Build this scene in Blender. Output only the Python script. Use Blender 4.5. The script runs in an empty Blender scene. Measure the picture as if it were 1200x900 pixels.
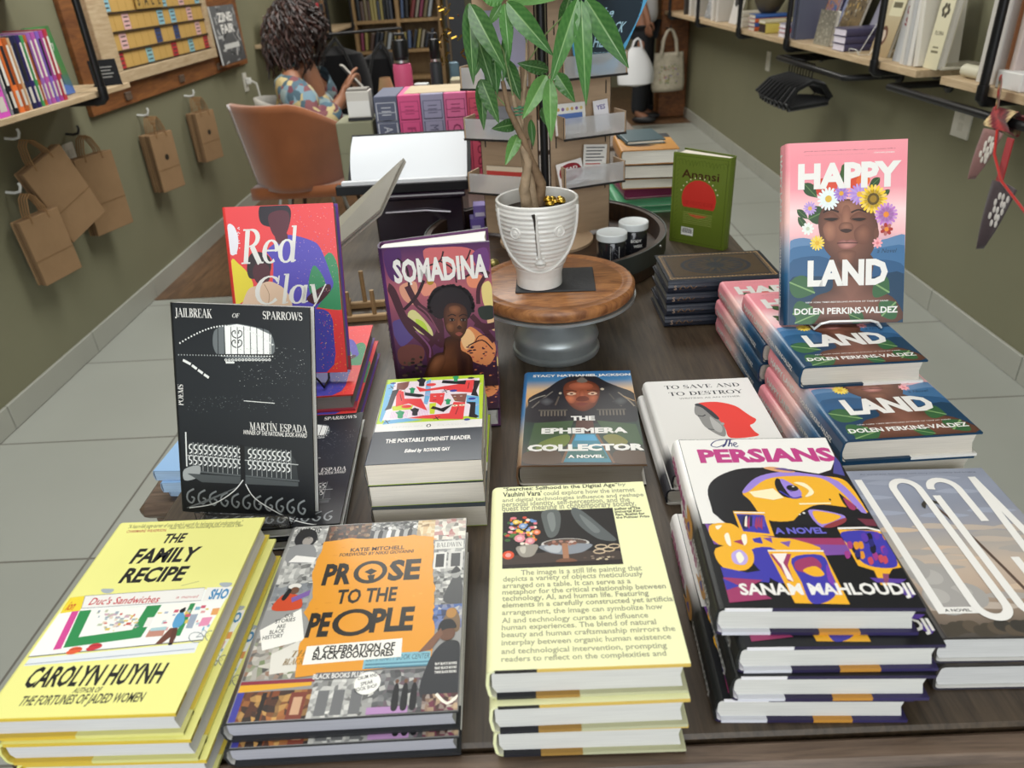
import bpy, math, random
from mathutils import Vector, Matrix
from math import sin, cos, pi, radians as R
SC = bpy.context.scene
COL = SC.collection
# ---------------- camera, world, lights, exposure ----------------
CAMZ = 1.305
AXR = Vector((0.9987, -0.0094, -0.0502)); AXU = Vector((0.0484, 0.4857, 0.8728)); AXF = Vector((-0.0162, 0.8741, -0.4856))
FPX = 865.9
cd = bpy.data.cameras.new('camera'); cam = bpy.data.objects.new('camera', cd); COL.objects.link(cam)
cd.sensor_fit = 'HORIZONTAL'; cd.sensor_width = 36.0; cd.lens = FPX / 1200 * 36
cd.clip_start = 0.02; cd.clip_end = 60
r3 = AXR.normalized(); f3 = AXF.normalized(); u3 = r3.cross(f3).normalized()
m = Matrix((r3, u3, -f3)).transposed().to_4x4(); m.translation = (0, 0, CAMZ); cam.matrix_world = m
cd.dof.use_dof = True; cd.dof.focus_distance = 0.95; cd.dof.aperture_fstop = 7.5
SC.camera = cam
SC.view_settings.view_transform = 'Standard'; SC.view_settings.look = 'None'
SC.view_settings.exposure = 0.0; SC.view_settings.gamma = 1.0; SC.view_settings.use_curve_mapping = False
W = bpy.data.worlds.new('world'); SC.world = W; W.use_nodes = True
W.node_tree.nodes['Background'].inputs[0].default_value = (0.93, 0.96, 1.0, 1)
W.node_tree.nodes['Background'].inputs[1].default_value = 1.0

def area(name, loc, rot, sx, sy, power, col=(1, 1, 1)):
    l = bpy.data.lights.new(name, 'AREA'); l.shape = 'RECTANGLE'; l.size = sx; l.size_y = sy; l.energy = power; l.color = col
    o = bpy.data.objects.new(name, l); COL.objects.link(o); o.location = loc; o.rotation_euler = rot; return o
area('ceiling_panel_light', (-0.4, 0.8, 2.72), (0, 0, 0), 1.8, 1.2, 28, (1, 0.995, 0.985))
area('ceiling_panel_light', (-0.35, 3.3, 2.72), (0, 0, 0), 1.8, 1.0, 64, (0.99, 1, 0.965))
area('ceiling_panel_light', (0.0, 6.4, 2.72), (0, 0, 0), 1.8, 1.0, 60, (1, 0.97, 0.92))
area('storefront_daylight', (0.1, -2.4, 1.9), (R(90), 0, R(0)), 3.0, 1.8, 62, (0.93, 0.97, 1.0))

# ---------------- helpers ----------------
def ray(px, py):
    return AXR * ((px - 600) / FPX) + AXU * (-(py - 450) / FPX) + AXF
def onz(px, py, z):
    d = ray(px, py); return Vector((0, 0, CAMZ)) + d * ((z - CAMZ) / d.z)
def ony(px, py, y):
    d = ray(px, py); return Vector((0, 0, CAMZ)) + d * (y / d.y)
def onx(px, py, x):
    d = ray(px, py); return Vector((0, 0, CAMZ)) + d * (x / d.x)

def C(h):
    h = h.lstrip('#'); o = []
    for i in (0, 2, 4):
        v = int(h[i:i+2], 16) / 255
        o.append(v / 12.92 if v <= .04045 else ((v + .055) / 1.055) ** 2.4)
    return (o[0], o[1], o[2], 1.0)
def mixc(a, b, t): return tuple(a[i] * (1 - t) + b[i] * t for i in range(4))

MATS = {}
def mat(name, rough=.6, metal=0.0, base=None, noise=None, spec=.5, trans=0.0, bump=None, emit=None, sheen=0, coat=0, stretch=(1, 1, 1)):
    """base None -> colour from the mesh's Col attribute; noise=(scale, strength) mottles it; bump=(scale, strength)"""
    if name in MATS: return MATS[name]
    m = bpy.data.materials.new(name); m.use_nodes = True; nt = m.node_tree; N = nt.nodes; L = nt.links
    b = N['Principled BSDF']; b.inputs['Roughness'].default_value = rough; b.inputs['Metallic'].default_value = metal
    b.inputs['Specular IOR Level'].default_value = spec
    if trans: b.inputs['Transmission Weight'].default_value = trans; b.inputs['IOR'].default_value = 1.45
    if coat: b.inputs['Coat Weight'].default_value = coat; b.inputs['Coat Roughness'].default_value = .15
    if sheen: b.inputs['Sheen Weight'].default_value = sheen
    if base is None:
        a = N.new('ShaderNodeAttribute'); a.attribute_name = 'Col'; src = a.outputs['Color']
    else:
        a = N.new('ShaderNodeRGB'); a.outputs[0].default_value = base; src = a.outputs[0]
    tc = N.new('ShaderNodeTexCoord'); mp = N.new('ShaderNodeMapping'); L.new(tc.outputs['Object'], mp.inputs[0]); mp.inputs['Scale'].default_value = stretch
    if noise:
        n = N.new('ShaderNodeTexNoise'); n.inputs['Scale'].default_value = noise[0]; n.inputs['Detail'].default_value = 6; L.new(mp.outputs[0], n.inputs['Vector'])
        mr = N.new('ShaderNodeMapRange'); mr.inputs[1].default_value = .25; mr.inputs[2].default_value = .75
        mr.inputs[3].default_value = 1 - noise[1]; mr.inputs[4].default_value = 1 + noise[1]; L.new(n.outputs['Fac'], mr.inputs[0])
        mx = N.new('ShaderNodeMix'); mx.data_type = 'RGBA'; mx.blend_type = 'MULTIPLY'; mx.inputs[0].default_value = 1
        L.new(src, mx.inputs[6]); L.new(mr.outputs[0], mx.inputs[7]); src = mx.outputs[2]
    L.new(src, b.inputs['Base Color'])
    if bump:
        n2 = N.new('ShaderNodeTexNoise'); n2.inputs['Scale'].default_value = bump[0]; L.new(mp.outputs[0], n2.inputs['Vector'])
        bp = N.new('ShaderNodeBump'); bp.inputs['Strength'].default_value = bump[1]; bp.inputs['Distance'].default_value = .004
        L.new(n2.outputs['Fac'], bp.inputs['Height']); L.new(bp.outputs[0], b.inputs['Normal'])
    if emit: b.inputs['Emission Color'].default_value = emit[0]; b.inputs['Emission Strength'].default_value = emit[1]
    MATS[name] = m; return m

PRINT = mat('printed_gloss_paper', .34, spec=.45)
PRINTM = mat('printed_matte_paper', .55, spec=.35)
PAPER = mat('page_paper', .85, noise=(900, .10), spec=.2, stretch=(.02, .02, 1))
PAINT = mat('painted_surface', .5)
MATTE = mat('matte_surface', .85, spec=.25)
FABRIC = mat('woven_fabric', .95, noise=(300, .12), spec=.1, sheen=.3, bump=(500, .3))
KRAFT = mat('kraft_paper', .85, noise=(14, .08), spec=.2, bump=(30, .25))
BLACKM = mat('black_metal', .38, metal=.3)
STEEL = mat('bare_steel', .3, metal=1.0, noise=(30, .12))
CERAM = mat('glazed_ceramic', .32, noise=(60, .05), coat=.25)
LEAFM = mat('plant_leaf', .34, noise=(60, .12), spec=.5)
GLASS = mat('clear_acrylic', .06, base=(1, 1, 1, 1), trans=1.0)
HAIR = mat('hair_strands', .5, noise=(80, .3))
SKIN = mat('skin', .55, noise=(25, .05))
PLY = mat('birch_plywood', .65, noise=(16, .08), stretch=(1, 1, 8))
CLOUDY = mat('cloudy_acrylic', .3, base=(.95, .97, 1, 1), trans=.75)
GOLD = mat('gold_foil', .22, metal=1.0)

def wood_mat(name, c1, c2, scale, stretch, rough=.45, bumpy=.15):
    m = bpy.data.materials.new(name); m.use_nodes = True; N = m.node_tree.nodes; L = m.node_tree.links; b = N['Principled BSDF']
    tc = N.new('ShaderNodeTexCoord'); mp = N.new('ShaderNodeMapping'); mp.inputs['Scale'].default_value = stretch; L.new(tc.outputs['Object'], mp.inputs[0])
    n = N.new('ShaderNodeTexNoise'); n.inputs['Scale'].default_value = scale; n.inputs['Detail'].default_value = 10; n.inputs['Roughness'].default_value = .65; n.inputs['Distortion'].default_value = .6
    L.new(mp.outputs[0], n.inputs['Vector'])
    r = N.new('ShaderNodeValToRGB'); r.color_ramp.elements[0].position = .3; r.color_ramp.elements[1].position = .72
    r.color_ramp.elements[0].color = c1; r.color_ramp.elements[1].color = c2
    L.new(n.outputs['Fac'], r.inputs[0]); L.new(r.outputs[0], b.inputs['Base Color']); b.inputs['Roughness'].default_value = rough
    bp = N.new('ShaderNodeBump'); bp.inputs['Strength'].default_value = bumpy; bp.inputs['Distance'].default_value = .002; L.new(n.outputs['Fac'], bp.inputs['Height']); L.new(bp.outputs[0], b.inputs['Normal'])
    MATS[name] = m; return m
TABLEW = wood_mat('dark_table_wood', C('#2b2118'), C('#544636'), 9, (14, 1, 14), .42, .12)
TABLEB = wood_mat('table_edge_wood', C('#3d2f26'), C('#7a6656'), 9, (1, 14, 14), .4, .15)
SHELFW = wood_mat('pale_shelf_wood', C('#a98f6d'), C('#cbb594'), 7, (10, 1, 10), .6, .1)
PINEW = wood_mat('reddish_pine', C('#5d3318'), C('#97602f'), 5, (4, 1.2, 9), .55, .1)
ACACIA = wood_mat('acacia_wood', C('#5f341c'), C('#b97f4c'), 14, (2, 9, 2), .38, .08)
DARKW = wood_mat('barrel_wood', C('#1d1410'), C('#45301f'), 10, (2, 10, 2), .5, .1)
FLOORW = wood_mat('brown_floor_wood', C('#4a3525'), C('#7a5b41'), 5, (9, 1, 9), .35, .05)
CASEW = wood_mat('bookcase_wood', C('#7c6240'), C('#a5865c'), 6, (8, 8, 1), .6, .1)

class MB:
    def __init__(s): s.v = []; s.f = []; s.c = []
    def add(s, vs, fs, col):
        o = len(s.v); s.v += [tuple(v) for v in vs]
        for f in fs:
            s.f.append([i + o for i in f])
            s.c.append([col] * len(f) if isinstance(col, tuple) else [col[i] for i in f])
        return s
    def box(s, x0, x1, y0, y1, z0, z1, col, M=None, bev=0):
        if bev:
            b = bev; pr = []
            for (z, i) in ((z0, b), (z0 + b, 0), (z1 - b, 0), (z1, b)):
                pr.append([(x0+i, y0+b, z), (x0+b, y0+i, z), (x1-b, y0+i, z), (x1-i, y0+b, z), (x1-i, y1-b, z), (x1-b, y1-i, z), (x0+b, y1-i, z), (x0+i, y1-b, z)])
            vs = sum(pr, []); fs = [list(range(8))[::-1], list(range(24, 32))]
            for k in range(3):
                for i in range(8): j = (i + 1) % 8; fs.append([k*8+i, k*8+j, k*8+8+j, k*8+8+i])
        else:
            vs = [(x0,y0,z0),(x1,y0,z0),(x1,y1,z0),(x0,y1,z0),(x0,y0,z1),(x1,y0,z1),(x1,y1,z1),(x0,y1,z1)]
            fs = [[3,2,1,0],[4,5,6,7],[0,1,5,4],[1,2,6,5],[2,3,7,6],[3,0,4,7]]
        if M is not None: vs = [M @ Vector(v) for v in vs]
        return s.add(vs, fs, col)
    def lathe(s, prof, col, n=40, M=None, cap=True, fn=None):
        vs = []; k = len(prof)
        for i in range(n):
            a = 2 * pi * i / n
            for (r, z) in prof: vs.append((r * cos(a), r * sin(a), z))
        fs = []
        for i in range(n):
            j = (i + 1) % n
            for q in range(k - 1): fs.append([i*k+q, j*k+q, j*k+q+1, i*k+q+1])
        if cap:
            fs.append([i*k for i in range(n)][::-1]); fs.append([i*k+k-1 for i in range(n)])
        if M is not None: vs = [M @ Vector(v) for v in vs]
        return s.add(vs, fs, col)
    def tube(s, pts, r, col, n=8, closed=False):
        pts = [Vector(p) for p in pts]; rs = r if isinstance(r, (list, tuple)) else [r] * len(pts)
        vs = []; N = len(pts); pu = None
        for i, p in enumerate(pts):
            if closed: t = pts[(i+1) % N] - pts[i-1]
            else: t = pts[min(i+1, N-1)] - pts[max(i-1, 0)]
            if t.length < 1e-9: t = Vector((0, 0, 1))
            t.normalize()
            u = pu if pu is not None else (Vector((0, 0, 1)) if abs(t.z) < .9 else Vector((1, 0, 0)))
            u = (u - t * u.dot(t))
            if u.length < 1e-6: u = t.orthogonal()
            u.normalize(); w = t.cross(u); pu = u
            for k in range(n):
                a = 2 * pi * k / n; vs.append(p + (u * cos(a) + w * sin(a)) * rs[i])
        fs = []
        for i in range(N if closed else N - 1):
            j = (i + 1) % N
            for k in range(n): l = (k + 1) % n; fs.append([i*n+k, i*n+l, j*n+l, j*n+k])
        if not closed: fs.append(list(range(n))[::-1]); fs.append([(N-1)*n+k for k in range(n)])
        return s.add(vs, fs, col)
    def ball(s, c, r, col, n=14, sc=(1, 1, 1)):
        prof = [(max(r * sin(pi * i / n), 1e-5), -r * cos(pi * i / n)) for i in range(n + 1)]
        return s.lathe(prof, col, n=n + 4, M=Matrix.Translation(c) @ Matrix.Diagonal((*sc, 1)))
    def prism(s, poly, d0, d1, col, M=None):
        """poly in local x,z ; extruded along y from d0 to d1"""
        n = len(poly); vs = [(x, d0, z) for x, z in poly] + [(x, d1, z) for x, z in poly]
        fs = [list(range(n)), list(range(n, 2*n))[::-1]] + [[i, i + n, (i+1) % n + n, (i+1) % n] for i in range(n)]
        if M is not None: vs = [M @ Vector(v) for v in vs]
        return s.add(vs, fs, col)
    def grid(s, fn, nu, nv, col):
        vs = [fn(i / nu, j / nv) for i in range(nu + 1) for j in range(nv + 1)]
        cs = col if isinstance(col, tuple) else [col(i / nu, j / nv) for i in range(nu + 1) for j in range(nv + 1)]
        fs = [[i*(nv+1)+j, (i+1)*(nv+1)+j, (i+1)*(nv+1)+j+1, i*(nv+1)+j+1] for i in range(nu) for j in range(nv)]
        return s.add(vs, fs, cs)
    def build(s, name, material, parent=None, smooth=False, solid=0, sub=0):
        me = bpy.data.meshes.new(name); me.from_pydata(s.v, [], s.f); me.update()
        ca = me.color_attributes.new('Col', 'FLOAT_COLOR', 'CORNER')
        flat = []
        for c in s.c:
            for q in c: flat += q
        ca.data.foreach_set('color', flat)
        if smooth: me.polygons.foreach_set('use_smooth', [True] * len(me.polygons))
        me.materials.append(material)
        o = bpy.data.objects.new(name, me); COL.objects.link(o)
        if parent: o.parent = parent
        if solid: q = o.modifiers.new('solid', 'SOLIDIFY'); q.thickness = solid; q.offset = 0
        if sub: q = o.modifiers.new('sub', 'SUBSURF'); q.levels = sub; q.render_levels = sub
        if smooth and not sub:
            try: me.set_sharp_from_angle(angle=R(42))
            except Exception: pass
        return o

def thing(name, label, cat, loc=(0, 0, 0), rot=(0, 0, 0), group=None):
    o = bpy.data.objects.new(name, None); COL.objects.link(o); o.empty_display_size = .03
    o.location = loc; o.rotation_euler = rot; return tag(o, label, cat, group)
def tag(o, label, cat, group=None):
    o['label'] = label; o['category'] = cat
    if group: o['group'] = group
    return o
def struct(o): o['kind'] = 'structure'; return o
def dup(root, loc, rot, label, group=None):
    r = root.copy(); COL.objects.link(r); r.location = loc; r.rotation_euler = rot; r['label'] = label
    if group: r['group'] = group
    for ch in list(root.children):
        c = ch.copy(); COL.objects.link(c); c.parent = r
        for g in list(ch.children):
            d = g.copy(); COL.objects.link(d); d.parent = c
    return r

# ---------------- lettering ----------------
FONT_CACHE = {}
def glyphs(txt, bold=0.0):
    k = (txt, bold)
    if k in FONT_CACHE: return FONT_CACHE[k]
    cu = bpy.data.curves.new('lettering', 'FONT'); cu.body = txt; cu.size = 1; cu.resolution_u = 2; cu.offset = bold; cu.fill_mode = 'FRONT'
    o = bpy.data.objects.new('lettering', cu); COL.objects.link(o)
    dg = bpy.context.evaluated_depsgraph_get(); dg.update()
    me = bpy.data.meshes.new_from_object(o.evaluated_get(dg))
    vs = [(v.co.x, v.co.y) for v in me.vertices]; fs = [list(p.vertices) for p in me.polygons]
    bpy.data.objects.remove(o); bpy.data.curves.remove(cu); bpy.data.meshes.remove(me)
    FONT_CACHE[k] = (vs, fs); return vs, fs
CAPH = {}
def caph(b):
    if b not in CAPH:
        ys = [y for x, y in glyphs('H', b)[0]]; CAPH[b] = (min(ys), max(ys))
    return CAPH[b]
# a small high-contrast serif face made of variable width strokes (unit cap height)
def arc(cx, cy, rx, ry, a0, a1, n=14): return [(cx + rx * cos(R(a0 + (a1 - a0) * i / n)), cy + ry * sin(R(a0 + (a1 - a0) * i / n))) for i in range(n + 1)]
def bowlw(pts, cx, rx, lo, hi): return [lo + (hi - lo) * min(1, abs(p[0] - cx) / rx) ** 1.5 for p in pts]
TK, TN, SF = .17, .05, .045
def stem(x, y0=0, y1=1, w=TK, s0=1, s1=1):
    o = [([(x, y0), (x, y1)], w)]
    if s0: o.append(([(x - .17, y0 + SF/2), (x + .17, y0 + SF/2)], SF))
    if s1: o.append(([(x - .17, y1 - SF/2), (x + .17, y1 - SF/2)], SF))
    return o
def bowl(cx, cy, rx, ry, a0, a1):
    p = arc(cx, cy, rx, ry, a0, a1); return [(p, bowlw(p, cx, rx, TN, TK))]
SG = {
 'A': (.95, lambda: [([(.1, 0), (.46, 1)], TN), ([(.44, 1), (.8, 0)], TK), ([(.24, .34), (.66, .34)], TN), ([(0, SF/2), (.24, SF/2)], SF), ([(.62, SF/2), (.96, SF/2)], SF)]),
 'B': (.75, lambda: stem(.2) + bowl(.3, .75, .28, .23, 90, -90) + bowl(.3, .26, .33, .24, 90, -90)),
 'D': (.9, lambda: stem(.2) + bowl(.32, .5, .44, .475, 90, -90)),
 'E': (.78, lambda: stem(.2) + [([(.2, .975), (.66, .975)], TN), ([(.2, .025), (.7, .025)], TN), ([(.2, .5), (.5, .5)], TN), ([(.66, 1), (.66, .75)], TN), ([(.7, 0), (.7, .28)], TN), ([(.5, .62), (.5, .38)], TN)]),
 'F': (.72, lambda: stem(.2) + [([(.2, .975), (.64, .975)], TN), ([(.2, .5), (.5, .5)], TN), ([(.64, 1), (.64, .74)], TN), ([(.5, .62), (.5, .38)], TN)]),
 'I': (.42, lambda: stem(.21)),
 'J': (.52, lambda: stem(.3, .1, 1, s0=0) + [(arc(.15, .1, .15, .22, 0, -150), [TK, TK, .1, .09, .08, .07, .07, .07, .08, .1, .12, .13, .13, .13, .12])]),
 'K': (.88, lambda: stem(.2) + [([(.24, .4), (.72, 1)], TN), ([(.38, .55), (.76, 0)], TK), ([(.6, .978), (.86, .978)], SF), ([(.6, SF/2), (.9, SF/2)], SF)]),
 'L': (.74, lambda: stem(.2) + [([(.2, .025), (.68, .025)], TN), ([(.68, 0), (.68, .3)], TN)]),
 'M': (1.1, lambda: [([(.16, 0), (.16, 1)], TN), ([(.18, 1), (.54, 0)], TK), ([(.54, 0), (.88, 1)], TN), ([(.9, 0), (.9, 1)], TK), ([(0, SF/2), (.3, SF/2)], SF), ([(.74, SF/2), (1.06, SF/2)], SF), ([(0, .978), (.26, .978)], SF), ([(.84, .978), (1.06, .978)], SF)]),
 'N': (.95, lambda: [([(.16, 0), (.16, 1)], TN), ([(.16, 1), (.76, 0)], TK), ([(.78, 0), (.78, 1)], TN), ([(0, SF/2), (.3, SF/2)], SF), ([(0, .978), (.26, .978)], SF), ([(.64, .978), (.92, .978)], SF)]),
 'O': (.95, lambda: bowl(.46, .5, .38, .48, 0, 360)),
 'P': (.74, lambda: stem(.2) + bowl(.3, .72, .32, .26, 90, -90)),
 'R': (.85, lambda: stem(.2) + bowl(.3, .74, .3, .24, 90, -90) + [([(.4, .5), (.74, 0)], TK), ([(.64, SF/2), (.88, SF/2)], SF)]),
 'S': (.66, lambda: [(arc(.31, .74, .23, .235, 30, 250, 12) + arc(.31, .26, .25, .24, 70, -150, 12), [TN]*4 + [.08, .1, .11, .12, .13, .14, .15, .16, TK] + [TK, .17, .16, .15, .14, .13, .12, .1, .08, .06, TN, TN, TN, TN]), ([(.53, 1), (.53, .76)], TN), ([(.06, 0), (.06, .25)], TN)]),
 'T': (.82, lambda: stem(.4, s1=0) + [([(.04, .975), (.76, .975)], TN), ([(.06, 1), (.06, .74)], TN), ([(.74, 1), (.74, .74)], TN)]),
 'V': (.9, lambda: [([(.12, 1), (.46, 0)], TK), ([(.46, 0), (.8, 1)], TN), ([(0, .978), (.28, .978)], SF), ([(.68, .978), (.92, .978)], SF)]),
 'W': (1.3, lambda: [([(.12, 1), (.4, 0)], TK), ([(.4, 0), (.66, 1)], TN), ([(.62, 1), (.9, 0)], TK), ([(.9, 0), (1.18, 1)], TN), ([(0, .978), (.28, .978)], SF), ([(1.06, .978), (1.3, .978)], SF)]),
 'Y': (.88, lambda: stem(.43, 0, .48, s1=0) + [([(.1, 1), (.43, .45)], TK), ([(.43, .45), (.76, 1)], TN), ([(0, .978), (.26, .978)], SF), ([(.64, .978), (.88, .978)], SF)]),
 'C': (.88, lambda: bowl(.46, .5, .4, .48, 40, 320) + [([(.77, 1), (.77, .7)], TN)]),
 'e': (.6, lambda: bowl(.28, .33, .24, .32, 0, 310) + [([(.06, .36), (.52, .36)], TN)]),
 'd': (.68, lambda: bowl(.28, .33, .24, .32, 0, 360) + [([(.54, 0), (.54, 1.05)], .13), ([(.42, 1.03), (.56, 1.03)], SF), ([(.54, .02), (.66, .06)], SF)]),
 'l': (.36, lambda: [([(.18, 0), (.18, 1.05)], .13), ([(.06, 1.03), (.2, 1.03)], SF), ([(.18, .02), (.32, .06)], SF)]),
 'a': (.66, lambda: bowl(.27, .32, .23, .31, 0, 360) + [([(.52, 0), (.52, .64)], .13), ([(.52, .02), (.66, .07)], SF)]),
 'y': (.62, lambda: [([(.1, .64), (.3, .02)], .13), ([(.56, .64), (.3, -.02), (.16, -.26), (.02, -.3)], [TN, TN, .07, .1]), ([(0, .63), (.14, .63)], SF)]),
 ' ': (.45, lambda: []), '.': (.25, lambda: [([(.1, .02), (.1, .16)], .14)]), 'Í': (.42, lambda: stem(.21) + [([(.16, 1.08), (.34, 1.26)], .08)]),
 'G': (.92, lambda: bowl(.46, .5, .4, .48, 40, 330) + stem(.76, .05, .42, s0=0)),
 'H': (.95, lambda: stem(.2) + stem(.74) + [([(.2, .5), (.74, .5)], TN)]),
 'U': (.9, lambda: stem(.2, .3, 1, s0=0) + [(arc(.47, .32, .28, .3, 180, 360), bowlw(arc(.47, .32, .28, .3, 180, 360), .47, .28, TN, .1)), ([(.75, .3), (.75, 1)], TN), ([(.62, .978), (.88, .978)], SF)]),
}
def ribbon(pts, w):
    """polyline -> quads of varying width, isotropic 2D"""
    n = len(pts); ws = w if isinstance(w, (list, tuple)) else [w] * n
    if len(ws) != n: ws = [ws[min(int(i * len(ws) / n), len(ws) - 1)] for i in range(n)]
    vs = []
    for i in range(n):
        a = pts[max(i - 1, 0)]; b = pts[min(i + 1, n - 1)]
        tx, ty = b[0] - a[0], b[1] - a[1]; l = math.hypot(tx, ty) or 1
        nx, ny = -ty / l * ws[i] / 2, tx / l * ws[i] / 2
        vs += [(pts[i][0] + nx, pts[i][1] + ny), (pts[i][0] - nx, pts[i][1] - ny)]
    return vs, [[2*i, 2*i+1, 2*i+3, 2*i+2] for i in range(n - 1)]
def smooth_loop(pts, k=5, closed=True):
    n = len(pts); out = []
    for i in range(n if closed else n - 1):
        g = (lambda j: pts[j % n]) if closed else (lambda j: pts[max(0, min(n - 1, j))])
        p0, p1, p2, p3 = g(i - 1), g(i), g(i + 1), g(i + 2)
        for q in range(k):
            t = q / k
            out.append(tuple(.5 * (2*p1[d] + (p2[d]-p0[d])*t + (2*p0[d]-5*p1[d]+4*p2[d]-p3[d])*t*t + (3*p1[d]-p0[d]-3*p2[d]+p3[d])*t**3) for d in range(2)))
    if not closed: out.append(tuple(pts[-1]))
    return out
def homography(src):
    """maps the quad bl,br,tr,tl to the unit square"""
    dst = [(0, 0), (1, 0), (1, 1), (0, 1)]; A = []; b = []
    for (x, y), (u, v) in zip(src, dst):
        A.append([x, y, 1, 0, 0, 0, -u*x, -u*y]); b.append(u); A.append([0, 0, 0, x, y, 1, -v*x, -v*y]); b.append(v)
    n = 8
    for i in range(n):
        p = max(range(i, n), key=lambda r: abs(A[r][i])); A[i], A[p] = A[p], A[i]; b[i], b[p] = b[p], b[i]
        for r in range(n):
            if r != i:
                k = A[r][i] / A[i][i]
                if k: A[r] = [a - k * c for a, c in zip(A[r], A[i])]; b[r] -= k * b[i]
    h = [b[i] / A[i][i] for i in range(n)]
    def f(p):
        x, y = p; d = h[6]*x + h[7]*y + 1; return ((h[0]*x + h[1]*y + h[2]) / d, (h[3]*x + h[4]*y + h[5]) / d)
    return f

class Art:
    """flat printed artwork in a unit square (u right, v up); quad= four corners (bl,br,tr,tl) if points are given in another frame"""
    def __init__(s, asp, quad=None, clip=True):
        s.asp = asp; s.items = []; s.h = homography(quad) if quad else (lambda p: p); s.clip = clip
    def P(s, pts): return [s.h(p) for p in pts]
    def raw(s, vs, fs, col):
        if s.clip: vs = [(min(max(x, .004), .997), min(max(y, .003), .997)) for x, y in vs]
        s.items.append((vs, fs, col))
    def bg(s, cols):
        """vertical gradient list of colours, bottom to top"""
        n = len(cols) - 1
        if n == 0: cols = cols * 2; n = 1
        vs = []; cc = []
        for i, c in enumerate(cols): vs += [(0, i / n), (1, i / n)]; cc += [c, c]
        s.items.append((vs, [[2*i, 2*i+1, 2*i+3, 2*i+2] for i in range(n)], cc))
    def poly(s, pts, col): q = s.P(pts); s.raw(q, [list(range(len(q)))], col)
    def blob(s, pts, col, k=4): s.poly(smooth_loop(pts, k), col)
    def rect(s, u0, v0, u1, v1, col): s.raw([(u0, v0), (u1, v0), (u1, v1), (u0, v1)], [[0, 1, 2, 3]], col)
    def fan(s, pts, c, cc, ce, k=4):
        q = s.P(smooth_loop(pts, k)); c = s.h(c); n = len(q); mid = [(c[0]*.5 + x*.5, c[1]*.5 + y*.5) for x, y in q]; cm = mixc(cc, ce, .42)
        s.raw(q + mid + [c], [[i, (i+1) % n, n + (i+1) % n, n + i] for i in range(n)] + [[n + i, n + (i+1) % n, 2*n] for i in range(n)], [ce]*n + [cm]*n + [cc])
    def ell(s, c, rx, ry, col, rot=0, n=20):
        c = s.h(c); cr, sr = cos(R(rot)), sin(R(rot))
        s.raw([(c[0] + rx*cos(2*pi*i/n)*cr - ry*sin(2*pi*i/n)*sr, c[1] + (rx*cos(2*pi*i/n)*sr + ry*sin(2*pi*i/n)*cr) / s.asp) for i in range(n)], [list(range(n))], col)
    def line(s, pts, w, col, k=0):
        if k: pts = smooth_loop(pts, k, False)
        q = [(x, y * s.asp) for x, y in s.P(pts)]; vs, fs = ribbon(q, w); s.raw([(x, y / s.asp) for x, y in vs], fs, col)
    def text(s, t, p0, p1, col, bold=.0, shear=0, rot=0, serif=False):
        """baseline-left point p0, cap-top right point p1"""
        a = s.h(p0); b = s.h(p1)
        if serif:
            vs = []; fs = []; x = 0
            for ch in t:
                wd, fn = SG.get(ch) or SG[ch.upper()]
                for pts, w in fn():
                    q, g = ribbon(pts, w); o = len(vs); vs += [(x + p[0], p[1]) for p in q]; fs += [[i + o for i in f] for f in g]
                x += wd
            lo, hi = 0.0, 1.0
        else:
            vs, fs = glyphs(t, bold); lo, hi = caph(bold)
        vs = [(x + shear * y, y) for x, y in vs]
        x0 = min(p[0] for p in vs); x1 = max(p[0] for p in vs); sx = (b[0] - a[0]) / (x1 - x0); sy = (b[1] - a[1]) / (hi - lo)
        o = [((x - x0) * sx, (y - lo) * sy) for x, y in vs]
        if rot: cr, sr = cos(R(rot)), sin(R(rot)); o = [(x*cr - y*s.asp*sr, (x*sr + y*s.asp*cr) / s.asp) for x, y in o]
        s.raw([(a[0] + x, a[1] + y) for x, y in o], fs, col)
    def flower(s, c, r, n, col, ccol, rr=.35, w=.22):
        u, v = s.h(c); i0 = len(s.items)
        for i in range(n):
            a = 2*pi*i/n; p = [(0, 0), (.55*r, w*r), (r*.95, w*r*.6), (r, 0), (r*.95, -w*r*.6), (.55*r, -w*r)]
            s.raw([(u + x*cos(a) - y*sin(a), v + (x*sin(a) + y*cos(a)) / s.asp) for x, y in p], [list(range(6))], mixc(col, (1, 1, 1, 1), .12 * (i % 2)))
        s.merge(i0)
        s.raw([(u + rr*r*cos(2*pi*i/12), v + rr*r*sin(2*pi*i/12) / s.asp) for i in range(12)], [list(range(12))], ccol)
    def leaf(s, a, b, w, col, vein=None):
        a = s.h(a); b = s.h(b); dx, dy = b[0]-a[0], (b[1]-a[1])*s.asp; l = math.hypot(dx, dy) or 1; nx, ny = -dy/l, dx/l
        L = []; Rr = []
        for i in range(9):
            t = i/8; h = w * sin(pi * t ** .8) * .5
            p = (a[0]+dx*t, a[1]*s.asp+dy*t); L.append((p[0]+nx*h, (p[1]+ny*h)/s.asp)); Rr.append((p[0]-nx*h, (p[1]-ny*h)/s.asp))
        s.raw(L + Rr[::-1], [list(range(18))], col)
        if vein: q, f = ribbon([(a[0], a[1]*s.asp), (b[0], b[1]*s.asp)], w*.07); s.raw([(x, y/s.asp) for x, y in q], f, vein)
    def merge(s, i0):
        vs = []; fs = []; cs = []
        for v, f, c in s.items[i0:]:
            o = len(vs); vs += v; fs += [[q + o for q in g] for g in f]; cs += [c] * len(v) if isinstance(c, tuple) else c
        s.items[i0:] = [(vs, fs, cs)]
    def layers(s):
        bb = []; out = []
        for vs, fs, col in s.items:
            b = (min(v[0] for v in vs), min(v[1] for v in vs), max(v[0] for v in vs), max(v[1] for v in vs)); l = 1
            for c, k in bb:
                if k >= l and b[0] < c[2] and b[2] > c[0] and b[1] < c[3] and b[3] > c[1]: l = k + 1
            bb.append((b, l)); out.append(l)
        return out
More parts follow.
